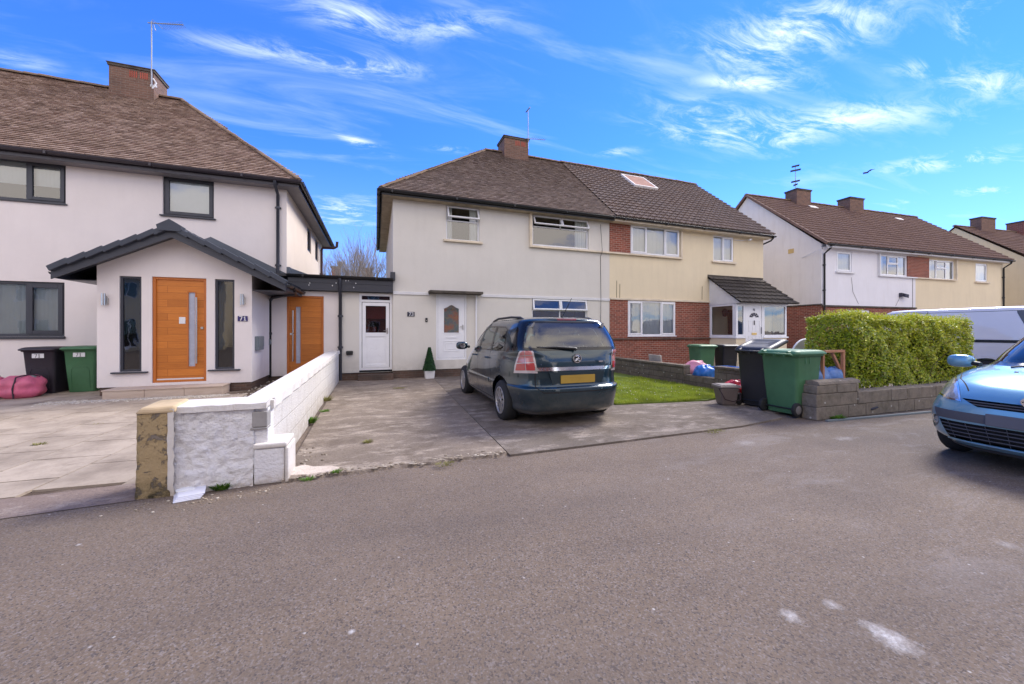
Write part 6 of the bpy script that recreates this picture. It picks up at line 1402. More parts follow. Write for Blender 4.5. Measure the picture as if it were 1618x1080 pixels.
def hatchback():
    s = 1.05; T = place((6.00 + 4.03 * s, 1.78, 0), R(90), s)
    H = thing('parked_car', 'light blue hatchback cut by the right edge, front wheel turned to the road', 'car', (8.1, 1.86, 0))
    H['label'] = 'light blue metallic hatchback cut off by the right edge, front end towards us'
    rows = [(.17, .78, .3, 3.86, 4, 4.2), (.22, .81, .12, 3.94, 4, 4.1), (.30, .87, .03, 3.99, 4, 4.8), (.42, .895, .0, 4.02, 4, 4.7), (.54, .90, .02, 4.03, 4, 4.5), (.64, .89, .04, 4.02, 4, 4.1), (.72, .872, .06, 3.99, 4, 3.8),
            (.79, .868, .08, 3.93, 4, 3.6), (.85, .86, .10, 3.84, 4, 3.5), (.90, .85, .12, 3.68, 4, 3.4), (.95, .83, .15, 3.42, 4, 3.4), (.99, .80, .18, 3.11, 4, 3.3), (1.03, .785, .2, 2.96, 4, 3.4), (1.12, .755, .26, 2.80, 4, 3.5), (1.25, .70, .36, 2.56, 4, 3.6),
            (1.36, .645, .46, 2.34, 4, 3.8), (1.42, .60, .54, 2.2, 4, 3.8), (1.455, .52, .66, 2.0, 4, 3.6), (1.475, .38, .9, 1.8, 3.4, 3.2), (1.485, .12, 1.2, 1.5, 2.6, 2.6)]
    B = Body(rows, 9, 200)
    for sg in (-1, 1):
        f = (lambda g: (lambda c, n: c.x * g > .4 and c.z < .8))(sg)
        for y in (.70, 3.27): B.hole((sg * .8, y, .31), .345, f)
    front = lambda c, n: c.y > 2.7 and n.y > .05
    for sg in (-1, 1):
        # swept-back headlamp on the corner
        g = (lambda g_: (lambda c, n: c.x * g_ > .3 and c.y > 2.85 and c.z > .55))(sg); dg = (sg * .62, .75, .25); P = lambda x, y, z: (sg * x, y, z)
        B.seen([(1479, 618), (1487, 600), (1497, 593), (1511, 591.5), (1516, 612), (1519, 634), (1497, 629.5)], T, 4, g, sg < 0)
        B.seen([(1481.5, 617), (1489, 601.5), (1498, 595.5), (1509, 594.5), (1513, 613), (1515.5, 631), (1498, 627)], T, 5, g, sg < 0)
        lo = (lambda g_: (lambda c, n: c.x * g_ > .45 and c.y > 3.6 and .3 < c.z < .55))(sg); el = lambda cx, cy, rx, ry: [(cx + rx * math.cos(.5236 * q), cy + ry * math.sin(.5236 * q)) for q in range(12)]
        B.seen(el(1476, 663, 8, 10), T, 8, lo, sg < 0); B.seen(el(1478, 662, 4, 5.5), T, 9, lo, sg < 0)
        # hood shut line
        hd = lambda c, n: c.y > 2.5 and c.z > .68
        B.line([P(.43, 3.9, .73), P(.60, 3.6, .80), P(.735, 3.2, .895), P(.79, 2.95, 1.0)], (0, 0, 1), .010, 1, hd)
        sd_ = (lambda g_: (lambda c, n: c.x * g_ > .3 and abs(n.x) > .3))(sg); X = sg * .8
        B.region([(X, 1.1, 1.02), (X, 2.78, 1.0), (X, 2.25, 1.36), (X, 1.3, 1.38)], (1, 0, 0), 2, sd_); B.region([(X, 1.16, 1.04), (X, 2.68, 1.02), (X, 2.22, 1.335), (X, 1.33, 1.355)], (1, 0, 0), 3, sd_)
        for q in ([(2.88, .35), (2.9, 1.0)], [(1.75, .35), (1.72, 1.02)]): B.line([(X, y, z) for y, z in q], (1, 0, 0), .009, 1, sd_)
    ws = lambda c, n: c.y > 1.9 and n.y > .1 and c.z > .96
    B.region([(-.77, 0, 1.005), (.77, 0, 1.005), (.70, 0, 1.26), (.60, 0, 1.41), (-.60, 0, 1.41), (-.70, 0, 1.26)], (0, 1, 0), 2, ws)
    B.region([(-.705, 0, 1.045), (.705, 0, 1.045), (.645, 0, 1.26), (.56, 0, 1.39), (-.56, 0, 1.39), (-.645, 0, 1.26)], (0, 1, 0), 3, ws)
    # bumper: grey band, slim upper intake, wide lower intake, skirt
    def fp(q, mat): B.region([(x, 0, z) for x, z in q], (0, 1, 0), mat, front)
    fp([(-.665, .475), (.665, .475), (.70, .565), (-.70, .565)], 6)
    fp([(-.33, .635), (.33, .635), (.46, .705), (-.46, .705)], 7)
    fp([(-.56, .265), (.56, .265), (.64, .455), (-.64, .455)], 7)
    fp([(-.80, .15), (.80, .15), (.80, .205), (-.80, .205)], 6)
    body = B.take([0, 1], 'body', ['paint_blue', 'seam'], H, T); B.take([2], 'window_trim', ['black_gloss'], H, T, .001); B.take([3], 'window_glass', ['car_glass'], H, T, -.004)
    for sg in (-1, 1):
        sp = (lambda g: (lambda c: c.x * g > 0))(sg); hl = B.take([4, 5], 'headlight', ['chrome', 'headlamp_lens'], H, T, .004, sp)
    for sg in (-1, 1):
        sp = (lambda g: (lambda c: c.x * g > 0))(sg); fo = B.take([8], 'fog_lamp', ['fog_well'], H, T, -.012, sp); B.take([9], 'fog_lens', ['headlamp_lens'], fo, T, -.008, sp)
    B.take([6], 'bumper_band', ['trim_grey'], H, T, .004); B.take([7], 'grille_backing', ['under'], H, T, -.03)
    # grille bars follow the nose
    def nose(x, z):
        zz = [r[0] for r in rows]; yf = float(pchip(zz, [r[3] for r in rows], z)); yr = float(pchip(zz, [r[2] for r in rows], z)); w = float(pchip(zz, [r[1] for r in rows], z)); e = float(pchip(zz, [r[5] for r in rows], z)); return (yf + yr) / 2 + (yf - yr) / 2 * (max(0, 1 - (abs(x) / w) ** e)) ** (1 / e)
    m = MB(T)
    for z in (.305, .345, .385, .42):
        w = .56 + (z - .265) * .4; m.tube([(x, nose(x, z) - .008, z) for x in np.linspace(-w, w, 15)], .006, 5)
    for k in range(9): x = -.52 + 1.04 * k / 8; m.tube([(x, nose(x, .27) - .012, .27), (x * 1.08, nose(x * 1.08, .45) - .012, .45)], .0035, 4)
    for z in (.655, .68): w = .36 + (z - .635) * 1.4; m.tube([(x, nose(x, z) - .010, z) for x in np.linspace(-w, w, 13)], .007, 5)
    m.build('grille', M['trim_grey'], H)
    m = MB(T); xs = np.linspace(-.59, .59, 17); m.tube([(x, nose(x, .252) + .006, .252) for x in xs], .011, 6); m.build('bumper_lip', M['paint_blue'], H)
    m = MB(T); m.box(-.265, .265, 4.03, 4.052, .47, .585); m.build('number_plate', M['plate_grey'], H, bevel=.004)
    m = MB(T); cx, cz = 0, .735; 
    for (a, b) in (((0, .07), (.05, 0)), ((.05, 0), (0, -.07)), ((0, -.07), (-.05, 0)), ((-.05, 0), (0, .07))):
        p, q = Vector((a[0], 4.0, cz + a[1])), Vector((b[0], 4.0, cz + b[1])); m.obox((p + q) / 2, (q - p) / 2, Vector((0, .016, 0)), (q - p).cross(Vector((0, 1, 0))).normalized() * .012)
    m.build('badge', M['chrome'], H)
    for sg in (-1, 1):
        m = MB(T); m.sbox((sg * .965, 2.62, 1.02), (.12, .07, .08), 2.8); mi = m.build('door_mirror', M['paint_blue'], H); m = MB(T); m.tube([(sg * .78, 2.66, .99), (sg * .88, 2.63, 1.0)], .028, 8); m.build('mirror_arm', M['black'], mi)
        m = MB(T); m.tube([(sg * .12 + .3, 3.05, 1.0), (sg * .12 + .05, 2.95, 1.05), (sg * .12 - .35, 2.88, 1.08)], .009, 5); m.build('wiper', M['black'], H)
        m = MB(T); m.blob((sg * .30, 3.30, .962), (.018, .014, .012), 1, 6, 0, flat=False); m.build('washer_jet', M['black'], H)
    m = MB(T); m.box(-.56, .56, .25, 3.6, .14, .30); m.build('underbody', M['under'], H)
    for x in (-.73, .73):
        for y in (.70, 3.27): wheel(H, T, y, x, .30, .18)
    for x in (-.58, .58):
        for y in (.70, 3.27): MB(T).lathe((x - .10, y, .38), [(.27, 0), (.27, .2)], 24, 'x').build('wheel_well', M['under'], H)
    seats(H, T, [(1.75, (-.35, .35), 1.22), (.95, (-.35, .35), 1.18)], .42)
    m = MB(T); m.box(-.68, .68, 2.3, 2.9, .80, .98); m.build('dashboard', M['seat'], H)
    B.bm.free()
M['fog_well'] = plain('fog_lamp_well', (.03, .06, .09), .35)
M['plate_grey'] = plain('greyed_number_plate', (.12, .12, .14), .5)
M['headlamp_lens'] = plain('clear_headlamp_lens', (.46, .46, .47), .08, .35, coat=1.0, var=.25)
hatchback()

def van():
    s = 1.0; T = place((16.42, 4.35, 0), 0, s)
    H = thing('parked_van', 'silver-white panel van parked behind the hedge with dark rear corner pillars', 'van', (16.4, 7.2, 0))
    rows = [(.25, .90, .05, 4.95, 12, 4), (.45, .94, .0, 5.05, 12, 4), (.8, .955, .03, 5.0, 12, 4), (1.1, .955, .06, 4.7, 12, 4), (1.25, .95, .08, 4.35, 12, 5), (1.5, .925, .11, 4.0, 12, 6), (1.8, .885, .15, 3.6, 12, 6), (1.98, .85, .18, 3.35, 11, 6), (2.08, .80, .22, 3.2, 9, 5), (2.12, .68, .30, 3.0, 7, 5), (2.135, .4, .5, 2.6, 5, 4), (2.14, .1, 1.2, 2.0, 3, 3)]
    B = Body(rows, 6, 180)
    for sg in (-1, 1):
        F = (lambda g: (lambda c, n: c.x * g > .3 and abs(n.x) > .2))(sg); X = sg * .9
        B.region([(X, -.1, 1.16), (X, 4.9, 1.16), (X, 4.9, 1.235), (X, -.1, 1.235)], (1, 0, 0), 2, F)
        B.region([(X, -.05, 1.25), (X, .38, 1.25), (X, .46, 1.95), (X, .48, 2.0), (X, -.05, 2.0)], (1, 0, 0), 3, F)
        B.line([(X, 0, 2.00), (X, 3.3, 2.00)], (1, 0, 0), .012, 1, F); B.line([(X, 2.15, 1.3), (X, 2.15, 2.04)], (1, 0, 0), .012, 1, F); B.line([(X, 2.15, 2.045), (X, 3.3, 2.045)], (1, 0, 0), .012, 1, F)
        B.region([(X, 3.2, 1.3), (X, 4.15, 1.3), (X, 3.75, 1.85), (X, 3.25, 1.9)], (1, 0, 0), 4, F)
        for y in (.95, 4.05): B.hole((sg * .9, y, .34), .40, (lambda g: (lambda c, n: c.x * g > .4 and c.z < .9))(sg))
        B.region([(X, -.02, 1.28), (X, .16, 1.28), (X, .2, 1.72), (X, -.02, 1.72)], (sg * .5, -.85, 0), 5, (lambda g: (lambda c, n: c.x * g > .7 and c.y < .35))(sg))
    B.region([(-.8, 0, 1.9), (.8, 0, 1.9), (.7, 0, 2.11), (-.7, 0, 2.11)], (0, 1, 0), 3, lambda c, n: c.y < .4 and n.y < -.3)
    B.region([(-.7, 0, 1.3), (.7, 0, 1.3), (.66, 0, 1.8), (-.66, 0, 1.8)], (0, 1, 0), 4, lambda c, n: c.y < .4 and n.y < -.3)
    B.line([(0, 0, .5), (0, 0, 2.08)], (0, 1, 0), .012, 1, lambda c, n: c.y < .4 and n.y < -.3)
    B.region([(-.62, 0, 1.3), (.62, 0, 1.3), (.56, 0, 1.95), (-.56, 0, 1.95)], (0, 1, 0), 4, lambda c, n: c.y > 3 and n.y > .2)
    B.take([0, 1], 'body', ['paint_van', 'seam'], H, T); B.take([2], 'rubbing_strip', ['black'], H, T, .012); B.take([3], 'rear_pillar', ['trim_grey2'], H, T, .004); B.take([4], 'window_glass', ['car_glass'], H, T, .002)
    for sg in (-1, 1): B.take([5], 'tail_light', ['tail_red'], H, T, .012, (lambda g: (lambda c: c.x * g > 0))(sg))
    m = MB(T); m.box(-.85, .85, .1, 4.7, .2, .5); m.build('underbody', M['under'], H)
    for x in (-.83, .83):
        for y in (.95, 4.05): wheel(H, T, y, x, .34, .21)
    B.bm.free()
M['trim_grey2'] = plain('dark_grey_van_corner', (.10, .11, .125), .45)
van()
# ---------------------------------------------------------------- garden walls
def garden_walls():
    rnd = random.Random(8)
    # white wall: back run (thickness .22) and the roughcast front return
    XR = -.99; XL = -1.21; YF = 4.27; YB = 11.85
    H = thing('white_garden_wall', 'white painted block wall running from the tan pillar back to the downpipe', 'wall', (-1.1, 8, 0))
    m = MB(); n = 40; prev = None
    def top(y): return .735 + (y - YF) * .016
    def shift(y): return .012 * math.sin(y * 1.3)
    for i in range(n):
        y0, y1 = YF + .24 + (YB - YF - .24) * i / n, YF + .24 + (YB - YF - .24) * (i + 1) / n
        a, b = shift(y0), shift(y1)
        m.quad((XR + a, y0, 0), (XR + b, y1, 0), (XR + b, y1, top(y1)), (XR + a, y0, top(y0))); m.quad((XL + a, y0, 0), (XL + a, y0, top(y0)), (XL + b, y1, top(y1)), (XL + b, y1, 0))
    m.quad((XL, YB, 0), (XL, YB, top(YB)), (XR, YB, top(YB)), (XR, YB, 0)); m.build('block_run', M['white_wall'], H)
    c = MB()
    for i in range(n):
        y0, y1 = YF + .20 + (YB - YF - .2) * i / n, YF + .2 + (YB - YF - .2) * (i + 1) / n; j0, j1 = .008 * math.sin(i * 2.1), .008 * math.sin((i + 1) * 2.1); t0, t1 = top(y0), top(y1)
        P = [(XR + .035 + j0, y0), (XR + .035 + j1, y1)]
        c.add([(XR + .032 + j0, y0, t0 - .028), (XR + .032 + j1, y1, t1 - .028), (XR + .022, y1, t1 + .055), (XR + .022, y0, t0 + .055), (XL - .02, y1, t1 + .065), (XL - .02, y0, t0 + .065), (XL - .025, y1, t1 - .02), (XL - .025, y0, t0 - .02)], [(0, 1, 2, 3), (3, 2, 4, 5), (5, 4, 6, 7)], 0, False)
        c.add([(XR - .0, y0, t0 - .027), (XR + .032 + j0, y0, t0 - .028), (XR + .032 + j1, y1, t1 - .028), (XR, y1, t1 - .027)], [(0, 1, 2, 3)])
    c.box(XL - .02, XR + .03, YF + .12, YF + .215, .70, top(YF) + .05)
    c.add([(XR + .03, YB, top(YB) - .02), (XL - .02, YB, top(YB) - .02), (XL - .02, YB, top(YB) + .06), (XR + .02, YB, top(YB) + .05)], [(0, 1, 2, 3)])
    c.build('coping', M['white_cope'], H)
    # front return, lumpy face
    x0, x1 = -1.735, -1.10; nx, nz = 34, 40
    from mathutils import noise as mn
    def lump(u, v, s=1.0): return s * (.020 * mn.noise((u * 9, v * 11, 1)) + .016 * mn.noise((u * 20, v * 26, 4)) + rnd.uniform(-.004, .004))
    f = MB(); vs = [(x0 + (x1 - x0) * i / nx, YF - .0 + lump(i / nx, j / nz) - (.03 * (1 - j / nz) ** 3), .735 * j / nz) for j in range(nz + 1) for i in range(nx + 1)]
    f.add(vs, [(j * (nx + 1) + i, j * (nx + 1) + i + 1, (j + 1) * (nx + 1) + i + 1, (j + 1) * (nx + 1) + i) for j in range(nz) for i in range(nx)], 0, True)
    f.box(x1 + .001, XR, YF + .02, YF + .245, 0, .74)
    f.quad((x1, YF, 0), (x1, YF + .26, 0), (x1, YF + .26, .735), (x1, YF, .735)); f.quad((x0, YF + .26, 0), (x0, YF + .26, .735), (x1, YF + .26, .735), (x1, YF + .26, 0)); f.build('roughcast_face', M['white_rough'], H)
    c = MB(); k = 12
    for i in range(k):
        a, b = x0 - .02 + (x1 - x0 + .13) * i / k, x0 - .02 + (x1 - x0 + .13) * (i + 1) / k; j0, j1 = .006 * math.sin(i * 1.7), .006 * math.sin((i + 1) * 1.7)
        c.add([(a, YF - .03 + j0, .732), (b, YF - .03 + j1, .732), (b, YF - .022 + j1, .785 + j1 * .5), (a, YF - .022 + j0, .785 + j0 * .5), (b, YF + .26, .81), (a, YF + .26, .81)], [(0, 1, 2, 3), (3, 2, 4, 5)], 0, False)
        c.add([(a, YF + .01, .733), (a, YF - .03 + j0, .732), (b, YF - .03 + j1, .732), (b, YF + .01, .733)], [(0, 1, 2, 3)])
    c.add([(x1 + .11, YF - .03, .732), (x1 + .11, YF + .26, .735), (x1 + .11, YF + .26, .81), (x1 + .11, YF - .022, .785)], [(0, 1, 2, 3)]); c.build('coping', M['white_cope'], H)
    # low stub block and the projecting half block
    b = MB(); b.box(-1.097, -.835, YF - .03, YF + .30, 0, .345); b.build('stub_block', M['white_rough2'], H, bevel=.02)
    b = MB(); b.box(-1.10, -.815, YF - .045, YF + .32, .346, .395); b.box(-.832, -.80, YF - .045, YF + .31, .0, .346); b.build('stub_coping', M['white_cope'], H, bevel=.015)
    b = MB(); b.box(-1.115, -.985, YF - .012, YF + .12, .55, .70); b.box(-1.13, -.985, YF - .012, YF + .12, .525, .548); b.build('half_block', M['grey_block'], H, bevel=.01)
    for k in range(0): pass
    # tan pillar
    P = thing('gate_pillar', 'tan pillar with flaking paint and mossy foot at the end of the white wall', 'pillar', (-1.87, 4.37, 0))
    f = MB(); n, nz = 8, 40; per = []
    xa, xb, ya, yb = -1.965, -1.735, YF - .035, YF + .24
    for i in range(n): per.append((xa + (xb - xa) * i / n, ya))
    for i in range(n): per.append((xb, ya + (yb - ya) * i / n))
    for i in range(n): per.append((xb - (xb - xa) * i / n, yb))
    for i in range(n): per.append((xa, yb - (yb - ya) * i / n))
    L = len(per); vs = []
    for j in range(nz + 1):
        z = .755 * j / nz
        for i, (x, y) in enumerate(per):
            cx, cy = (xa + xb) / 2, (ya + yb) / 2; q = 1 + .07 * (1 - j / nz) ** 2 + .05 * mn.noise((i * .5, j * .22, 3)) + rnd.uniform(-.008, .008); vs.append((cx + (x - cx) * q, cy + (y - cy) * q, z))
    f.add(vs, [(j * L + i, j * L + (i + 1) % L, (j + 1) * L + (i + 1) % L, (j + 1) * L + i) for j in range(nz) for i in range(L)], 0, True); f.build('shaft', M['tan'], P)
    f = MB(); f.add([(xa - .02, ya - .02, .745), (xb + .05, ya - .02, .745), (xb + .05, yb, .76), (xa - .02, yb, .76), (xa + .02, ya, .80), (xb + .04, ya, .805), (xb + .04, yb, .83), (xa + .05, yb, .825)], [(0, 1, 5, 4), (1, 2, 6, 5), (2, 3, 7, 6), (3, 0, 4, 7), (4, 5, 6, 7), (0, 3, 2, 1)]); f.build('cap', M['tan_cap'], P, bevel=.02)
    f = MB(); vs = []
    for j in range(25):
        z = .78 * j / 24; vs += [(-1.748 + .012 * mn.noise((j * .35, 2, 1)), YF - .042, z), (-1.700 + .012 * mn.noise((j * .5, 7, 1)), YF - .048, z)]
    f.add(vs, [(2 * j, 2 * j + 1, 2 * j + 3, 2 * j + 2) for j in range(24)], 0, True); f.add([(v[0], v[1] + .06, v[2]) for v in vs[::2]] + [vs[i] for i in range(0, 50, 2)], [(j, j + 1, 26 + j, 25 + j) for j in range(24)]); f.build('white_edge', M['white_cope'], P)
    # low wall between the gardens
    G = thing('low_garden_wall', 'dark weathered low block wall beside the lawn with a dipped section', 'wall', (7.85, 9, 0))
    m = MB()
    def seg(y0, y1, z): 
        m.box(7.72, 7.93, y0, y1, 0, z)
    seg(7.95, 11.92, .50); seg(7.0, 7.949, .32); seg(6.3, 6.999, .56); seg(5.6, 6.299, .56)
    m.build('blocks', M['block_dark'], G, bevel=.015); m = MB()
    for y in np.arange(7.96, 11.9, .46): m.box(7.70, 7.95, float(y), float(y) + .45, .502, .56)
    for y in (5.6, 6.07, 6.54): m.box(7.70, 7.95, y, y + .455, .561, .62)
    m.build('coping', M['block_dark'], G, bevel=.012)
    # front boundary wall under the hedge
    B = thing('front_block_wall', 'mossy grey block wall under the hedge, stepped down towards the blue car', 'wall', (8.3, 4.3, 0))
    a = R(-1.5); ca, sa = math.cos(a), math.sin(a); T = Matrix.Translation((6.80, 4.17, 0)) @ Matrix.Rotation(a, 4, 'Z')
    m = MB(T); rows = [(0, .21), (.21, .42), (.42, .56)]
    def blocks(x0, x1, z0, z1, w, off, y0=0, y1=.24):
        x = x0 - off
        while x < x1 - .02:
            p, q = max(x, x0), min(x + w, x1)
            if q - p > .03: m.box(p + .002, q - .002, y0 + rnd.uniform(-.008, .008), y1, z0 + .003, z1 - .003)
            x += w
    blocks(0, 8.5, 0, .215, .45, .1); blocks(0, 8.5, .215, .43, .45, .32); blocks(.03, 1.05, .43, .575, .48, 0, .0); 
    m.build('blocks', M['block'], B, bevel=.012)
    m = MB(T); m.box(.005, 8.49, .012, .235, .004, .425); m.build('mortar', M['mortar'], B)
    m = MB(T); m.prism([(-.0, .575), (.25, .575), (.24, .63), (.13, .655), (.02, .63)], 'x', .07, 1.10); m.build('coping', M['block'], B, bevel=.01)
M['white_rough2'] = M['white_rough']; M['grey_block'] = plain('bare_grey_block', (.30, .285, .27), .9, bump=.4, var=.2)
M['tan_cap'] = plain('tan_cap_paint', (.52, .39, .23), .85, bump=.4, bscale=30, var=.2); M['mortar'] = plain('dark_mortar', (.10, .085, .07), .95, bump=.4)
garden_walls()

# ---------------------------------------------------------------- wheelie bins
def bin_(x, y, z, rot, col, label, group, w=.58, d=.70, h=1.06, lid=0.0, sticker=None, name='wheelie_bin', sc=1.05):
    H = thing(name, label, 'wheelie bin', (x, y, z), group); T = Matrix.Translation((x, y, z)) @ Matrix.Rotation(rot, 4, 'Z') @ Matrix.Scale(sc, 4)
    def outline(ww, y0, y1, r=.05, n=5):
        pts = []
        for cx, cy, a0 in ((ww / 2 - r, y1 - r, 0), (-ww / 2 + r, y1 - r, 90), (-ww / 2 + r, y0 + r, 180), (ww / 2 - r, y0 + r, 270)):
            for k in range(n + 1): a = R(a0 + 90 * k / n); pts.append((cx + r * math.cos(a), cy + r * math.sin(a)))
        return pts
    def loft(m, secs, cap0=True, cap1=True):
        vs = []; n = len(secs[0][0])
        for pts, zz in secs: vs += [(p[0], p[1], zz(p) if callable(zz) else zz) for p in pts]
        m.add(vs, [(i * n + k, i * n + (k + 1) % n, (i + 1) * n + (k + 1) % n, (i + 1) * n + k) for i in range(len(secs) - 1) for k in range(n)], 0, True)
        if cap0: m.add(vs[:n], [tuple(range(n))[::-1]])
        if cap1: m.add(vs[-n:], [tuple(range(n))])
    hb = h * .90; m = MB(T)
    bw, bd0, bd1 = w * .76, -d * .30, d * .36
    loft(m, [(outline(bw, bd0, bd1), .02), (outline(w * .86, -d * .36, d * .42), hb * .55), (outline(w * .92, -d * .40, d * .46), hb - .055), (outline(w * .93, -d * .405, d * .465), hb - .05), (outline(w * 1.0, -d * .44, d * .50), hb - .045), (outline(w * 1.0, -d * .44, d * .50), hb)], True, lid > 0.02 and False)
    # moulded ribs under the rim and a raised panel
    for sx in (-1, 1):
        for yy in (-.12, .02): m.obox((sx * w * .455, d * yy, hb - .10), (.008, 0, 0), (0, .006, 0), (0, 0, .05))
    zc = hb * .40; fy = lambda zz: bd1 + (d * .46 - bd1) * (zz / hb) + .004
    pts = [(-w * .26, .10), (-w * .26, zc + .1), (-w * .20, zc + .17), (w * .20, zc + .17), (w * .26, zc + .1), (w * .26, .10)]
    for i in range(len(pts) - 1):
        a, b = Vector((pts[i][0], fy(pts[i][1]), pts[i][1])), Vector((pts[i + 1][0], fy(pts[i + 1][1]), pts[i + 1][1])); m.tube([a, b], .005, 5, 0, False)
    body = m.build('body', M[col], H)
    TL = T @ Matrix.Translation((0, -d * .44, hb + .005)) @ Matrix.Rotation(lid, 4, 'X')
    l = MB(TL); y1 = d * 1.02
    dome = lambda q, a: (lambda p: a)
    loft(l, [(outline(w * 1.03, -.01, y1 - .02, .06), -.028), (outline(w * 1.06, -.02, y1, .07), -.02), (outline(w * 1.06, -.02, y1, .07), .0), (outline(w * .98, .01, y1 - .05, .07), .028), (outline(w * .90, .05, y1 - .10, .07), .040), (outline(w * .80, .09, y1 - .16, .06), .042), (outline(w * .76, .11, y1 - .18, .06), .032), (outline(w * .40, .25, y1 - .30, .06), .036)])
    for sx in (-.18, .18): l.tube([(sx * w / .58, .05, .01), (sx * w / .58, -.045, -.0)], .028, 8)
    l.build('lid', M[col], H, bevel=0)
    g = MB(T); yb = -d * .44; g.tube([(-w * .40, yb + .01, hb - .04), (-w * .40, yb - .07, hb - .01), (w * .40, yb - .07, hb - .01), (w * .40, yb + .01, hb - .04)], .016, 8)
    for sx in (-.25, 0, .25): g.obox((sx * w, yb - .03, hb - .02), (.012, 0, 0), (0, .04, 0), (0, 0, .025))
    g.build('handle', M[col], H)
    for sx in (-1, 1):
        q = MB(T); q.lathe((sx * (bw / 2 + .022) - .024, bd0 - .03, .10), [(.06, 0), (.095, .002), (.10, .01), (.10, .038), (.095, .046), (.06, .048)], 24, 'x'); wo = q.build('wheel', M['tyre'], H); q = MB(T); q.lathe((sx * (bw / 2 + .024) + (.022 if sx > 0 else -.030), bd0 - .03, .10), [(.062, 0), (.05, .004), (.03, .008)] if sx > 0 else [(.03, 0), (.05, .004), (.062, .008)], 20, 'x'); q.build('hub', M['hub_grey'], wo)
    q = MB(T); q.tube([(-bw / 2, bd0 - .03, .10), (bw / 2, bd0 - .03, .10)], .011, 8); q.build('axle', M['black'], H)
    if sticker:
        q = MB(T); zz = hb * .86; yy = fy(zz) + .008; q.box(-w * .17, w * .17, yy, yy + .003, zz - .045, zz + .045); st = q.build('sticker', M['label_white'], H)
        if sticker != ' ':
            q = MB(T @ Matrix.Rotation(R(180), 4, 'Z')); digits(q, sticker, -.05, zz - .033, .066, -yy - .006, bold=.16); q.build('numerals', M['ink'], st)
    return H
M['bin_green'] = plain('green_bin_plastic', (.06, .165, .075), .48, bump=.12, bscale=120, var=.1)
M['bin_green_dark'] = plain('faded_green_bin_plastic', (.05, .15, .065), .5, bump=.12, var=.1)
M['bin_black'] = plain('black_bin_plastic', (.018, .018, .021), .45, bump=.12, bscale=120, var=.1)
M['bin_purple'] = plain('black_violet_bin_plastic', (.022, .018, .026), .45, bump=.12, var=.1)
M['hub_grey'] = plain('grey_wheel_hub', (.16, .15, .15), .6)
GB = 'wheelie bins put out in front of the houses'
x0, x1 = W0.y(45, 0, 11.35)[0], W0.y(103, 0, 11.35)[0]
bin_((x0 + x1) / 2 - .02, 11.50, .09, R(176), 'bin_purple', 'dark wheelie bin with a 71 sticker under the left house window', GB, w=.56, d=.66, h=1.04, sticker='71')
x0, x1 = W0.y(105, 0, 11.35)[0], W0.y(157, 0, 11.35)[0]
bin_((x0 + x1) / 2 + .01, 11.52, .09, R(181), 'bin_green_dark', 'green wheelie bin with a 71 sticker against the gabled porch', GB, w=.56, d=.66, h=1.05, sticker='71')
bin_(7.02, 5.30, .028, R(-80), 'bin_black', 'black wheelie bin with its lid propped up, beside the tall green bin', GB, w=.55, d=.62, h=1.04, lid=R(15), sc=1.15)
bin_(6.93, 4.68, .028, R(-88), 'bin_green', 'large green wheelie bin at the end of the block wall, wheel towards the road', GB, w=.58, d=.68, h=1.02, sc=1.16)
bin_(9.35, 8.95, .03, R(170), 'bin_green', 'green wheelie bin behind the low garden wall, by the brick front', GB, w=.56, d=.62, h=1.04)
bin_(10.10, 8.75, .03, R(165), 'bin_black', 'black wheelie bin behind the low garden wall, next to the glazed porch', GB, w=.50, d=.55, h=1.04)

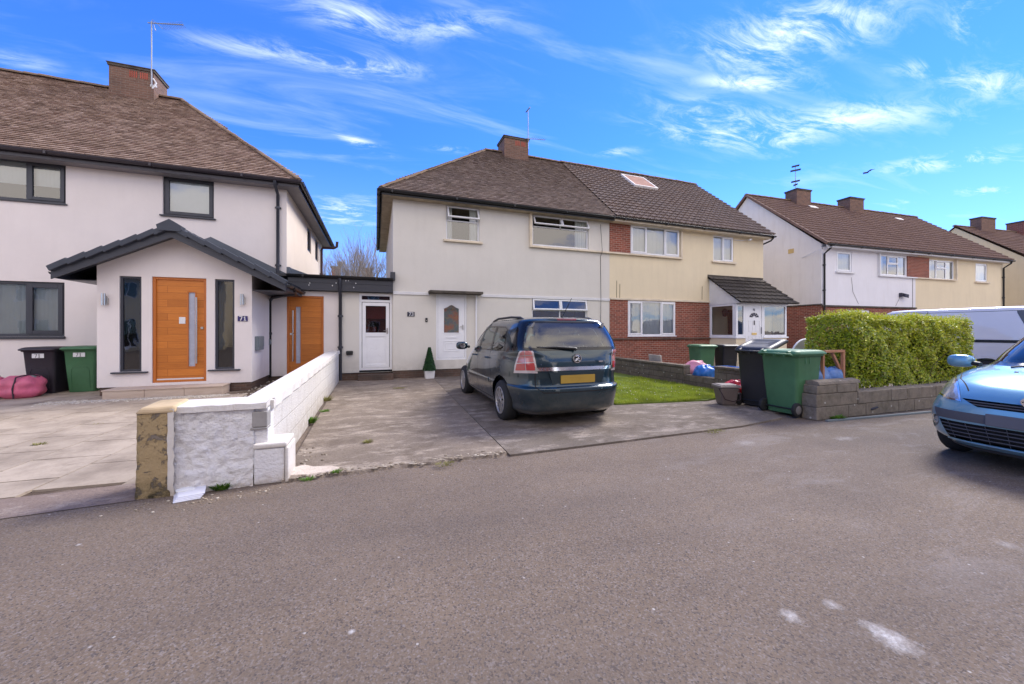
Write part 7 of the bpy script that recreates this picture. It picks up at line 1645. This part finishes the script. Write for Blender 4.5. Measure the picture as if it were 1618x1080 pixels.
def bags():
    def bag(x, y, z, r, mat, label, seed, cat='bag', name='rubbish_bag', amp=.28, knot=True):
        H = thing(name, label, cat, (x, y, z)); m = MB(); m.blob((x, y, z), r, seed, 22, amp, 0, 2.6); m.build('sack', M[mat], H)
        if knot: k = MB(); k.blob((x + r[0] * .3, y - r[1] * .3, z + r[2] * 1.25), (r[0] * .22, r[1] * .2, r[2] * .35), seed + 1, 8, .5, 0, 3, False); k.build('tied_top', M[mat], H)
        return H
    M['bag_pink'] = plain('pink_woven_plastic', (.62, .13, .22), .5, bump=.6, bscale=30, var=.25); M['bag_red'] = plain('shiny_red_plastic', (.60, .02, .03), .28, bump=.7, bscale=16, var=.2); M['bag_blue'] = plain('blue_plastic', (.03, .17, .55), .35, bump=.6, bscale=16, var=.2); M['tarp'] = plain('blue_grey_tarpaulin', (.10, .20, .45), .4, bump=.8, bscale=9, var=.35); M['bag_pale'] = plain('faded_pink_sack', (.66, .27, .36), .5, bump=.6, bscale=30, var=.2); M['strap'] = plain('dark_strap', (.03, .012, .02), .6)
    def bale(x, y, z, sx, sy, sz, seed, label):
        H = thing('woven_recycling_bag', label, 'bag', (x, y, z), 'pink woven bags by the left bins'); n = 18; m = MB(); rnd = random.Random(seed); vs = []
        for i in range(n + 1):
            th = math.pi * i / n
            for k in range(2 * n):
                a = math.pi * k / n; cx, cy, cz = math.sin(th) * math.cos(a), math.sin(th) * math.sin(a), math.cos(th); e = 3.2; L = (abs(cx) ** e + abs(cy) ** e + abs(cz) ** e) ** (1 / e)
                w = 1 + .045 * math.sin(a * 5 + seed + th * 3) + .03 * math.sin(th * 9 + seed) ; vs.append((x + cx / L * sx * w, y + cy / L * sy * w, z + sz + cz / L * sz * (w if cz > 0 else 1)))
        q = 2 * n; m.add(vs, [(i * q + k, (i + 1) * q + k, (i + 1) * q + (k + 1) % q, i * q + (k + 1) % q) for i in range(n) for k in range(q)], 0, True); m.build('sack', M['bag_pink'], H)
        s = MB(); s.tube([(x + sx * .15, y - sy * 1.02, z + .03), (x + sx * .12, y - sy * 1.06, z + sz), (x + sx * .2, y - sy * .9, z + sz * 1.95), (x + sx * .5, y - sy * .2, z + sz * 2.12), (x + sx * .9, y, z + sz * 1.9)], .013, 6); s.build('strap', M['strap'], H)
        s = MB(); s.blob((x + sx * .3, y - sy * .1, z + sz * 1.85), (sx * .42, sy * .4, sz * .22), seed, 8, .3, 0, 2, False); s.build('waste', M['grey_waste'], H)
    M['grey_waste'] = plain('grey_waste', (.25, .25, .26), .8, bump=.6, bscale=20, var=.3)
    bale(-6.90, 10.85, .075, .31, .27, .235, 3, 'pink woven bag with dark strap, next to the dark bin'); bale(-7.52, 10.9, .075, .29, .27, .245, 5, 'pink woven bag cut off by the left edge of the photo')
    bag(6.98, 5.85, .03, (.24, .22, .27), 'bag_red', 'shiny red plastic bag behind the brown caddy', 7)
    bag(8.06, 7.62, .25, (.26, .26, .22), 'bag_blue', 'crumpled blue plastic bag in the dip of the garden wall', 9)
    bag(8.42, 8.25, .20, (.34, .30, .28), 'bag_pale', 'faded pink sack behind the blue bag', 12)
    # blue recycling box behind the wall
    H = thing('recycling_box', 'blue open recycling box behind the low garden wall', 'box', (8.95, 7.75, .3)); m = MB(); m.prism([(8.62, .12), (9.22, .12), (9.26, .46), (8.58, .46)], 'y', 7.55, 7.95); m.build('tub', M['bag_blue'], H, bevel=.02); m = MB(); ring(m, 8.55, 9.29, 7.51, 7.99, 0, 1, .04); m2 = MB(Matrix(((1, 0, 0, 0), (0, 0, 1, 0), (0, .045, 0, .455), (0, 0, 0, 1)))); ring(m2, 8.55, 9.29, 7.51, 7.99, 0, 1, .04); m2.build('rim', M['bag_blue'], H); H.location.z = .0; H['_b'] = (8.95, 7.75, .3)
    # stand it on bricks so that the rim shows over the wall
    H.location.z = .3
    # food caddy
    H = thing('food_waste_caddy', 'brown food waste caddy with dark handle in front of the red bag', 'caddy', (6.50, 5.62, .03)); T = Matrix.Translation((6.50, 5.62, .028)) @ Matrix.Rotation(R(-20), 4, 'Z')
    m = MB(T); v = [(-.13, -.12, 0), (.13, -.12, 0), (.13, .12, 0), (-.13, .12, 0), (-.18, -.16, .34), (.18, -.16, .34), (.18, .16, .34), (-.18, .16, .34)]; m.add(v, [(0, 3, 2, 1), (4, 5, 6, 7), (0, 1, 5, 4), (1, 2, 6, 5), (2, 3, 7, 6), (3, 0, 4, 7)]); m.build('tub', M['caddy'], H, bevel=.025)
    m = MB(T); m.box(-.195, .195, -.175, .175, .342, .385); m.box(-.16, .16, -.14, .14, .386, .40); m.build('lid', M['caddy_lid'], H, bevel=.015); m = MB(T); m.tube([(-.19, -.10, .33), (-.12, -.19, .13), (.02, -.20, .09), (.19, -.17, .12), (.20, -.1, .32)], .009, 6); m.build('handle', M['strap'], H)
    M['tarp_dark'] = M['tarp']
    # tarpaulin heap on the wall end
    H = thing('blue_tarpaulin', 'blue tarpaulin heaped behind the block wall, beside the large green bin', 'tarpaulin', (7.4, 4.6, .5)); m = MB(); m.blob((7.42, 4.60, .42), (.44, .17, .30), 21, 24, .22, 0, 2.4); m.blob((7.83, 4.52, .56), (.20, .13, .17), 25, 18, .25, 0, 3); m.build('sheet', M['tarp'], H)
    m = MB(); m.box(7.1, 7.9, 4.45, 4.75, .03, .44); m.build('crate_under', M['mortar'], H)
    # timber frame
    H = thing('timber_frame', 'small bare timber frame standing in front of the hedge end', 'wooden frame', (7.8, 4.45, 0)); zt = 1.09
    m = MB(); m.box(7.90, 7.95, 4.40, 4.45, .03, zt); m.build('post', M['wood_fence'], H, bevel=.004); m = MB(); m.box(7.42, 7.95, 4.40, 4.45, zt + .001, zt + .045); m.build('rail', M['wood_fence'], H, bevel=.004); m = MB(); m.obox((7.78, 4.455, .94), (.12, 0, -.17), (0, .02, 0), (.018, 0, .013)); m.build('brace', M['wood_fence'], H); m = MB(); m.box(7.40, 7.445, 4.43, 4.48, .03, zt - .001); m.build('post', M['wood_fence'], H, bevel=.004)
    # pale round-topped panel leaning behind
    H = thing('round_plastic_panel', 'pale round-topped plastic panel leaning behind the large green bin', 'panel', (9.3, 5.9, 0)); pts = [(8.75, .03)] + [(9.25 - .5 * math.cos(math.pi * k / 16), .78 + .5 * math.sin(math.pi * k / 16)) for k in range(17)] + [(9.75, .03)]; m = MB(); m.prism(pts, 'y', 5.88, 5.92); m.build('sheet', M['panel_pale'], H); m = MB(); m.tube([(p[0], 5.90, p[1]) for p in pts], .022, 6); m.build('rim', M['label_white'], H)
    # paving slab leaning on the low wall
    H = thing('paving_slab', 'loose grey paving slab leaning on the low garden wall', 'slab', (8.05, 9.35, 0)); m = MB(); m.obox((8.08, 9.45, .42), (.03, 0, .0), (0, .26, 0), (-.03, .02, .32)); m.build('slab', M['concrete'], H, bevel=.008)
    # clipped conifer in a white pot
    px, py = W0.y(678.5, 0, 11.72)[0], 11.72; H = thing('potted_topiary', 'narrow green cone topiary in a white pot beside the front door', 'potted plant', (px, py, 0)); m = MB(); m.add([(px - .13, py - .12, .03), (px + .13, py - .12, .03), (px + .13, py + .12, .03), (px - .13, py + .12, .03), (px - .15, py - .14, .27), (px + .15, py - .14, .27), (px + .15, py + .14, .27), (px - .15, py + .14, .27)], [(0, 3, 2, 1), (4, 5, 6, 7), (0, 1, 5, 4), (1, 2, 6, 5), (2, 3, 7, 6), (3, 0, 4, 7)]); m.build('pot', M['upvc_soft'], H, bevel=.01)
    rnd = random.Random(2); m = MB()
    m.lathe((px, py, .27), [(.12, 0), (.125, .08), (.03, .66)], 10)
    for k in range(5200):
        h = rnd.random() ** 1.1; r = (.165 * (1 - h) + .035) * rnd.uniform(.8, 1.06); a = rnd.uniform(0, 6.3); p = Vector((px + r * math.cos(a), py + r * math.sin(a), .27 + h * .70)); s = rnd.uniform(.009, .018); u = Vector((rnd.gauss(0, 1), rnd.gauss(0, 1), rnd.gauss(0, 1))).normalized(); v = u.orthogonal().normalized()
        m.add([tuple(p - u * s), tuple(p + v * s * .6), tuple(p + u * s), tuple(p - v * s * .6)], [(0, 1, 2, 3)])
    m.build('foliage', M['topiary'], H)
    # discarded papers by the pillar
    H = thing('discarded_papers', 'bundle of white papers and a wrapper dropped at the foot of the tan pillar', 'litter', (-1.66, 4.15, 0)); a0 = W0.g(273, 796); a1 = W0.g(317, 788); a2 = W0.g(320, 776); a3 = W0.g(275, 782); 
    for k in range(4):
        m = MB(); o = Vector((.006 * k, .012 * k, 0)); z = .004 + .009 * k; P = [Vector((*p, z)) + o for p in (a0, a1, a2, a3)]; P[2].z += .02; P[3].z += .012 * k * .4; m.add([tuple(p) for p in P] + [tuple(p + Vector((0, 0, .006))) for p in P], [(4, 5, 6, 7), (0, 1, 5, 4), (1, 2, 6, 5), (2, 3, 7, 6), (3, 0, 4, 7), (0, 3, 2, 1)]); m.build('sheet', M['paper'], H)
    x, y = W0.g(292, 783); m = MB(); m.blob((x, y + .02, .045), (.075, .045, .022), 4, 12, .3, 0, 3, False); m.build('wrapper', M['label_white'], H)
    # metal trim lying along the wall
    a, b = W0.g(1306, 666), W0.g(1470, 651.5); H = thing('metal_strip', 'long pale metal strip lying on the ground along the block wall', 'strip', (a[0], a[1], 0)); d = Vector((b[0] - a[0], b[1] - a[1], 0)); d.normalize(); s = Vector((-d.y, d.x, 0)); m = MB(); m.obox(((a[0] + b[0]) / 2, (a[1] + b[1]) / 2, .016), d * (math.dist(a, b) / 2), s * .018, Vector((0, 0, .012))); m.obox(((a[0] + b[0]) / 2, (a[1] + b[1]) / 2 - .02, .01), d * (math.dist(a, b) / 2 - .02), s * .004, Vector((0, 0, .008))); m.build('profile', M['grey_box'], H)
    a = W0.g(1373, 655); H = thing('drain_spout', 'short black spout poking from the foot of the block wall', 'spout', (a[0], a[1], 0)); m = MB(); m.tube([(a[0] + .02, a[1] + .12, .09), (a[0] + .02, a[1] - .01, .085)], .022, 10); m.tube([(a[0], a[1] - .02, .10), (a[0] + .13, a[1] - .06, .135)], [.02, .015], 8); m.build('pipe', M['ink'], H)
    # bird
    c = Vector((0, 0, EYE)) + Vector(ray(1368, 273)) * 32; H = thing('bird', 'dark bird gliding high above the right-hand houses', 'bird', tuple(c)); m = MB(); n = 10
    ax = Vector((cY, -sY, 0)); up = Vector((0, 0, 1)); fw = Vector((sY, cY, 0)); pr = [(0, .01), (.06, .05), (.18, .075), (.32, .06), (.42, .03), (.5, .012)]
    m.tube([c + ax * (t - .25) + up * (.03 * math.sin(t * 3)) for t, r in pr], [r for t, r in pr], 8)
    for sg in (1, -1): m.add([tuple(c + ax * (-.05)), tuple(c + ax * .12), tuple(c + ax * (.16 + .1) + fw * sg * .30 + up * .14), tuple(c + ax * .30 + fw * sg * .55 + up * .10), tuple(c + ax * .10 + fw * sg * .32 + up * .16)], [(0, 1, 2, 4), (2, 3, 4)]); m.add([tuple(v + up * .012) for v in (c + ax * (-.05), c + ax * .12, c + ax * .26 + fw * sg * .30 + up * .14, c + ax * .30 + fw * sg * .55 + up * .10, c + ax * .10 + fw * sg * .32 + up * .16)], [(0, 1, 2, 4), (2, 3, 4)])
    m.build('body_and_wings', M['ink'], H)
M['caddy'] = plain('brown_caddy_plastic', (.15, .115, .10), .5, var=.1); M['caddy_lid'] = plain('pale_brown_caddy_lid', (.26, .22, .20), .5, var=.1); M['panel_pale'] = plain('pale_translucent_plastic', (.42, .42, .38), .4); M['paper'] = plain('white_paper', (.68, .68, .74), .7, var=.05)
bags()

# ---------------------------------------------------------------- hedge
def hedge():
    from mathutils import noise as mn
    rnd = random.Random(12); H = thing('privet_hedge', 'clipped yellow-green privet hedge above the block wall', 'hedge', (10, 5, .4))
    x0, x1, y0, y1, zb, zt = 8.2, 12.35, 4.42, 5.25, .42, 1.74
    top = MB(); dark = MB()
    def ztop(x, y): return zt - (x - x0) * .016 + .04 * math.sin(x * 3.1) + .03 * math.sin(x * 7 + y * 4) + .03 * mn.noise((x * 4, y * 4, 1))
    def front(x, z): return y0 + .05 * math.sin(x * 2.3 + z * 3) + .13 * mn.noise((x * 3.2, z * 3.4, 2)) + .05 * mn.noise((x * 9, z * 9, 5)) + (.07 if z < .65 and x < 8.35 else 0) + .12 * max(0, (z - 1.55) / .2) ** 2
    def leaf(m, p, n, s):
        t = Vector((rnd.gauss(0, 1), rnd.gauss(0, 1), rnd.gauss(0, 1))).normalized(); n = (n + t * .9).normalized(); u = n.orthogonal().normalized(); a = rnd.uniform(0, 6.28); v = n.cross(u); u, v = u * math.cos(a) + v * math.sin(a), v * math.cos(a) - u * math.sin(a)
        m.add([tuple(p - u * s), tuple(p + v * s * .45 - n * s * .12), tuple(p + u * s), tuple(p - v * s * .45 - n * s * .12)], [(0, 1, 2, 3)])
    # front 34k, left end 7k, top 18k, right end 4k
    for k in range(46000):
        r = rnd.random()
        if r < .52: x = rnd.uniform(x0, x1); z = rnd.uniform(zb, ztop(x, y0)); dep = abs(rnd.gauss(0, .075)); p = Vector((x, front(x, z) + dep - .02, z)); n = Vector((0, -1, .3)); dp = dep
        elif r < .66: y = rnd.uniform(y0, y1); z = rnd.uniform(zb, ztop(x0, y)); dep = abs(rnd.gauss(0, .08)); p = Vector((x0 + dep + .05 * math.sin(y * 5 + z * 4) + .12 * max(0, 1 - z / 1.0), y, z)); n = Vector((-1, 0, .3)); dp = dep
        elif r < .72: y = rnd.uniform(y0, y1); z = rnd.uniform(zb, ztop(x1, y)); dep = abs(rnd.gauss(0, .08)); p = Vector((x1 - dep, y, z)); n = Vector((1, 0, .3)); dp = dep
        else: x = rnd.uniform(x0, x1); y = rnd.uniform(y0, y1); dep = abs(rnd.gauss(0, .06)); p = Vector((x, y, ztop(x, y) - dep + (.05 if rnd.random() < .12 else 0) * rnd.random())); n = Vector((0, 0, 1)); dp = dep
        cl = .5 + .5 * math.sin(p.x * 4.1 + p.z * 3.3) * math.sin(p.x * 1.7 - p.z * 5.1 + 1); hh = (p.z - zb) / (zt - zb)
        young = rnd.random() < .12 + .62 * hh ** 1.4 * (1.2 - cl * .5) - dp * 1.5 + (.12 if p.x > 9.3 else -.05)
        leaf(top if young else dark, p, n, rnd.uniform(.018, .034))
    # upright new shoots along the top edge
    for k in range(1500):
        x = rnd.uniform(x0, x1); y = y0 + abs(rnd.gauss(0, .25)) + .04; z = ztop(x, y); h = rnd.uniform(.02, .10) * (1.5 if x > 11.6 else 1)
        for q in range(4): leaf(top, Vector((x + rnd.gauss(0, .012), y + rnd.gauss(0, .012), z + h * q / 3)), Vector((rnd.gauss(0, 1), rnd.gauss(0, 1), .3)), rnd.uniform(.012, .022))
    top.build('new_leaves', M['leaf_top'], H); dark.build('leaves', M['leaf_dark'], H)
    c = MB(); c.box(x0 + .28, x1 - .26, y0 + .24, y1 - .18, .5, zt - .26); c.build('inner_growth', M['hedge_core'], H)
    s = MB()
    for k in range(160):
        x = rnd.uniform(x0 + .1, x1 - .1); y = rnd.uniform(y0 + .2, y1 - .1); p = Vector((x, y, rnd.uniform(.05, .5))); pts = [p]
        for q in range(4): p = p + Vector((rnd.gauss(0, .07), rnd.gauss(-.02, .06), rnd.uniform(.12, .3))); pts.append(p)
        if max(q.z for q in pts) < 1.68: s.tube(pts, [.012, .010, .008, .006, .004], 4)
    s.build('stems', M['twig'], H)
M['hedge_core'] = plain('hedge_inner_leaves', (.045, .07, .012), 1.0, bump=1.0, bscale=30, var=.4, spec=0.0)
hedge()

# ---------------------------------------------------------------- weeds
def weeds():
    def tuft(px, py, r, h, n, mat, label, seed, z=.03, broad=False, cat='weed'):
        rnd = random.Random(seed); x, y = W0.g(px, py, z); m = MB()
        for k in range(n):
            a = rnd.uniform(0, 6.28); q = r * rnd.random() ** .6; p = Vector((x + q * math.cos(a) * 1.2, y + q * math.sin(a) * .7, z - .005)); hh = h * rnd.uniform(.4, 1); l = Vector((math.cos(a) * .5 + rnd.gauss(0, .35), math.sin(a) * .5 + rnd.gauss(0, .35), 1)).normalized() * hh; w = Vector((-math.sin(a), math.cos(a), 0)) * (.012 if broad else .0035)
            mid = p + l * .55; tip = p + l + Vector((math.cos(a), math.sin(a), -.3)) * hh * .25
            m.add([tuple(p - w * .5), tuple(p + w * .5), tuple(mid + w), tuple(mid - w), tuple(tip)], [(0, 1, 2, 3), (3, 2, 4)])
        tag(m.build('weed', M[mat], None, 0, (x, y, 0)), label, cat, 'weeds in the cracks of the paving')
    tuft(351, 772, .055, .085, 260, 'weed', 'leafy green weed at the foot of the roughcast white wall', 1, .0, True)
    tuft(489, 668, .06, .13, 220, 'weed', 'nearest leafy weed along the right face of the white wall', 2, .03, True)
    tuft(513, 650, .07, .06, 160, 'weed', 'low spreading weed beside the white wall, second from the road', 3)
    tuft(516, 633, .07, .15, 160, 'dry_weed', 'taller yellow-green weed against the white wall, third from the road', 4)
    tuft(581, 699, .05, .06, 120, 'dry_weed', 'small grass tuft alone in the middle of the concrete drive', 5)
    tuft(531, 746, .035, .045, 90, 'weed', 'tiny weed on the crumbled front lip of the drive', 6)
    tuft(486, 758, .05, .05, 110, 'weed', 'small weed by the white concrete patch at the wall end', 7, .0)
    tuft(632, 613, .16, .04, 200, 'dry_weed', 'flat mossy tuft on the drive in front of the white side door', 8)
    tuft(62, 703, .06, .05, 160, 'dry_weed', 'dry grass tuft between the paving slabs, nearest the left edge', 9, .045)
    tuft(156, 670, .06, .03, 120, 'dry_weed', 'dry grass tuft between the paving slabs, left of the pillar', 10, .055)
    tuft(131, 766, .05, .025, 90, 'dry_weed', 'moss tuft on the joint between slabs and ramp left of the pillar', 14, .02)
    tuft(1322, 662, .09, .10, 240, 'weed', 'green weed at the foot of the block wall near the bin', 11, .0, True)
    tuft(1130, 681, .14, .03, 160, 'dry_weed', 'thin line of moss where the concrete meets the asphalt', 12, .02)
    tuft(705, 733, .10, .03, 140, 'dry_weed', 'mossy strip on the drive lip left of the joint', 13, .03)
weeds()

# ---------------------------------------------------------------- bare trees behind the houses
def tree(px, Y, *a, **k): tree_at(W0.y(px, 0, Y)[0], Y, *a, **k)
def tree_at(x, Y, h, spread, seed, label, stems=1, r0=.16, lean=0):
    rnd = random.Random(seed); H = thing('bare_tree', label, 'tree', (x, Y, 0), 'bare winter trees behind the houses'); tr = MB(); cr = MB()
    def grow(p, d, L, r, lev):
        pts = [p]; q = p.copy(); dd = d.copy(); n = 4
        for i in range(n):
            dd = (dd + Vector((rnd.gauss(0, .10), rnd.gauss(0, .10), .05))).normalized(); q = q + dd * L / n; pts.append(q.copy())
        m = tr if lev == 0 else cr; m.tube(pts, [r * (1 - .45 * i / n) for i in range(n + 1)], 7 if lev == 0 else (5 if lev < 3 else 3), 0, False, lev < 3)
        if lev >= 4: return
        k = {0: 4, 1: 4, 2: 4, 3: 3}[lev]
        for j in range(k):
            t = rnd.uniform(.35, 1); i = min(n - 1, int(t * n)); s = pts[i].lerp(pts[i + 1], t * n - i); ax = Vector((rnd.gauss(0, 1), rnd.gauss(0, 1), 0)).normalized(); nd = (dd * .85 + ax * spread * rnd.uniform(.5, 1.1) + Vector((0, 0, .32))).normalized()
            grow(s, nd, L * rnd.uniform(.55, .8), max(.005, r * .46), lev + 1)
        if lev: grow(pts[-1], dd, L * .7, max(.006, r * .52), lev + 1)
    for s in range(stems):
        a = 6.28 * s / stems; grow(Vector((x + .3 * math.cos(a) * (stems > 1), Y + .3 * math.sin(a) * (stems > 1), 0)), Vector((.25 * math.cos(a) * (stems > 1) + lean, .2 * math.sin(a) * (stems > 1), 1)).normalized(), h * .36, r0, 0)
    tr.build('trunk', M['bark'], H); cr.build('branches', M['bark'], H)
tree(532, 34, 9.6, .85, 3, 'bare tree nearest the left house side wall, leaning right', 3, .12, .03)
tree(574, 31, 9.8, .75, 8, 'bare many-stemmed tree in the middle of the gap between the houses', 4, .12)
tree(606, 27, 9.0, .6, 15, 'bare upright tree against the grey-rendered house corner', 4, .12)
tree(508, 40, 9.5, .9, 21, 'bare tree behind the left house waste pipe', 3, .12)

# ---------------------------------------------------------------- houses across the road, behind the photographer (they show in the windows)
def opposite():
    for k, (x, lab, wm) in enumerate(((-19, 'cream rendered pair across the road, reflected in the left house windows', 'render_cream'), (1.5, 'brick pair across the road behind the photographer', 'brick_red'), (22, 'white rendered pair across the road at the right', 'render_gable'))):
        H = thing('semi_detached_house', lab, 'house', (x, -15, 0), 'houses across the road', R(180), True)
        w = MB(); hs = [(-6.5, -4.6, 1, 2.4), (-2.2, -1.2, .2, 2.4), (1.2, 2.2, .2, 2.4), (4.6, 6.5, 1, 2.4), (-6.5, -4.6, 3.8, 5), (-2.2, -1.2, 3.9, 5), (1.2, 2.2, 3.9, 5), (4.6, 6.5, 3.8, 5)]
        wall_panel(w, -7.7, 7.7, 0, 5.6, hs, 0); w.quad((-7.7, 0, 0), (-7.7, 8, 0), (-7.7, 8, 5.6), (-7.7, 0, 5.6)); w.quad((7.7, 0, 0), (7.7, 8, 0), (7.7, 8, 5.6), (7.7, 0, 5.6)); w.quad((-7.7, 8, 0), (7.7, 8, 0), (7.7, 8, 5.6), (-7.7, 8, 5.6)); w.build('wall', [M[wm], M['interior']], H)
        for h in hs: window(H, *h, cells=((0, .5, 0, 1, 'fix'), (.5, 1, 0, 1, 'fix')), y=0, bar=.07)
        r = MB(); r.add([(-8, -.4, 5.5), (8, -.4, 5.5), (8, 4, 9.2), (-8, 4, 9.2), (8, 8.4, 5.5), (-8, 8.4, 5.5)], [(0, 1, 2, 3), (4, 5, 3, 2)]); r.add([(-7.7, 0, 5.6), (-7.7, 8, 5.6), (-7.7, 4, 9.1)], [(0, 1, 2)]); r.add([(7.7, 0, 5.6), (7.7, 8, 5.6), (7.7, 4, 9.1)], [(0, 1, 2)]); r.build('roof', M['tile_mid'], H)
        c = MB(); c.box(-.6, .6, 3.6, 4.4, 8.8, 10.2); c.build('chimney', M['brick_chim'], H)
    for k, (x, y) in enumerate(((-12, -10.5), (11, -11))):
        tree_at(x, y, 8.5, .6, 40 + k, 'bare street tree across the road, %s' % ('reflected in the left house' if k == 0 else 'right of the photographer'))
opposite()
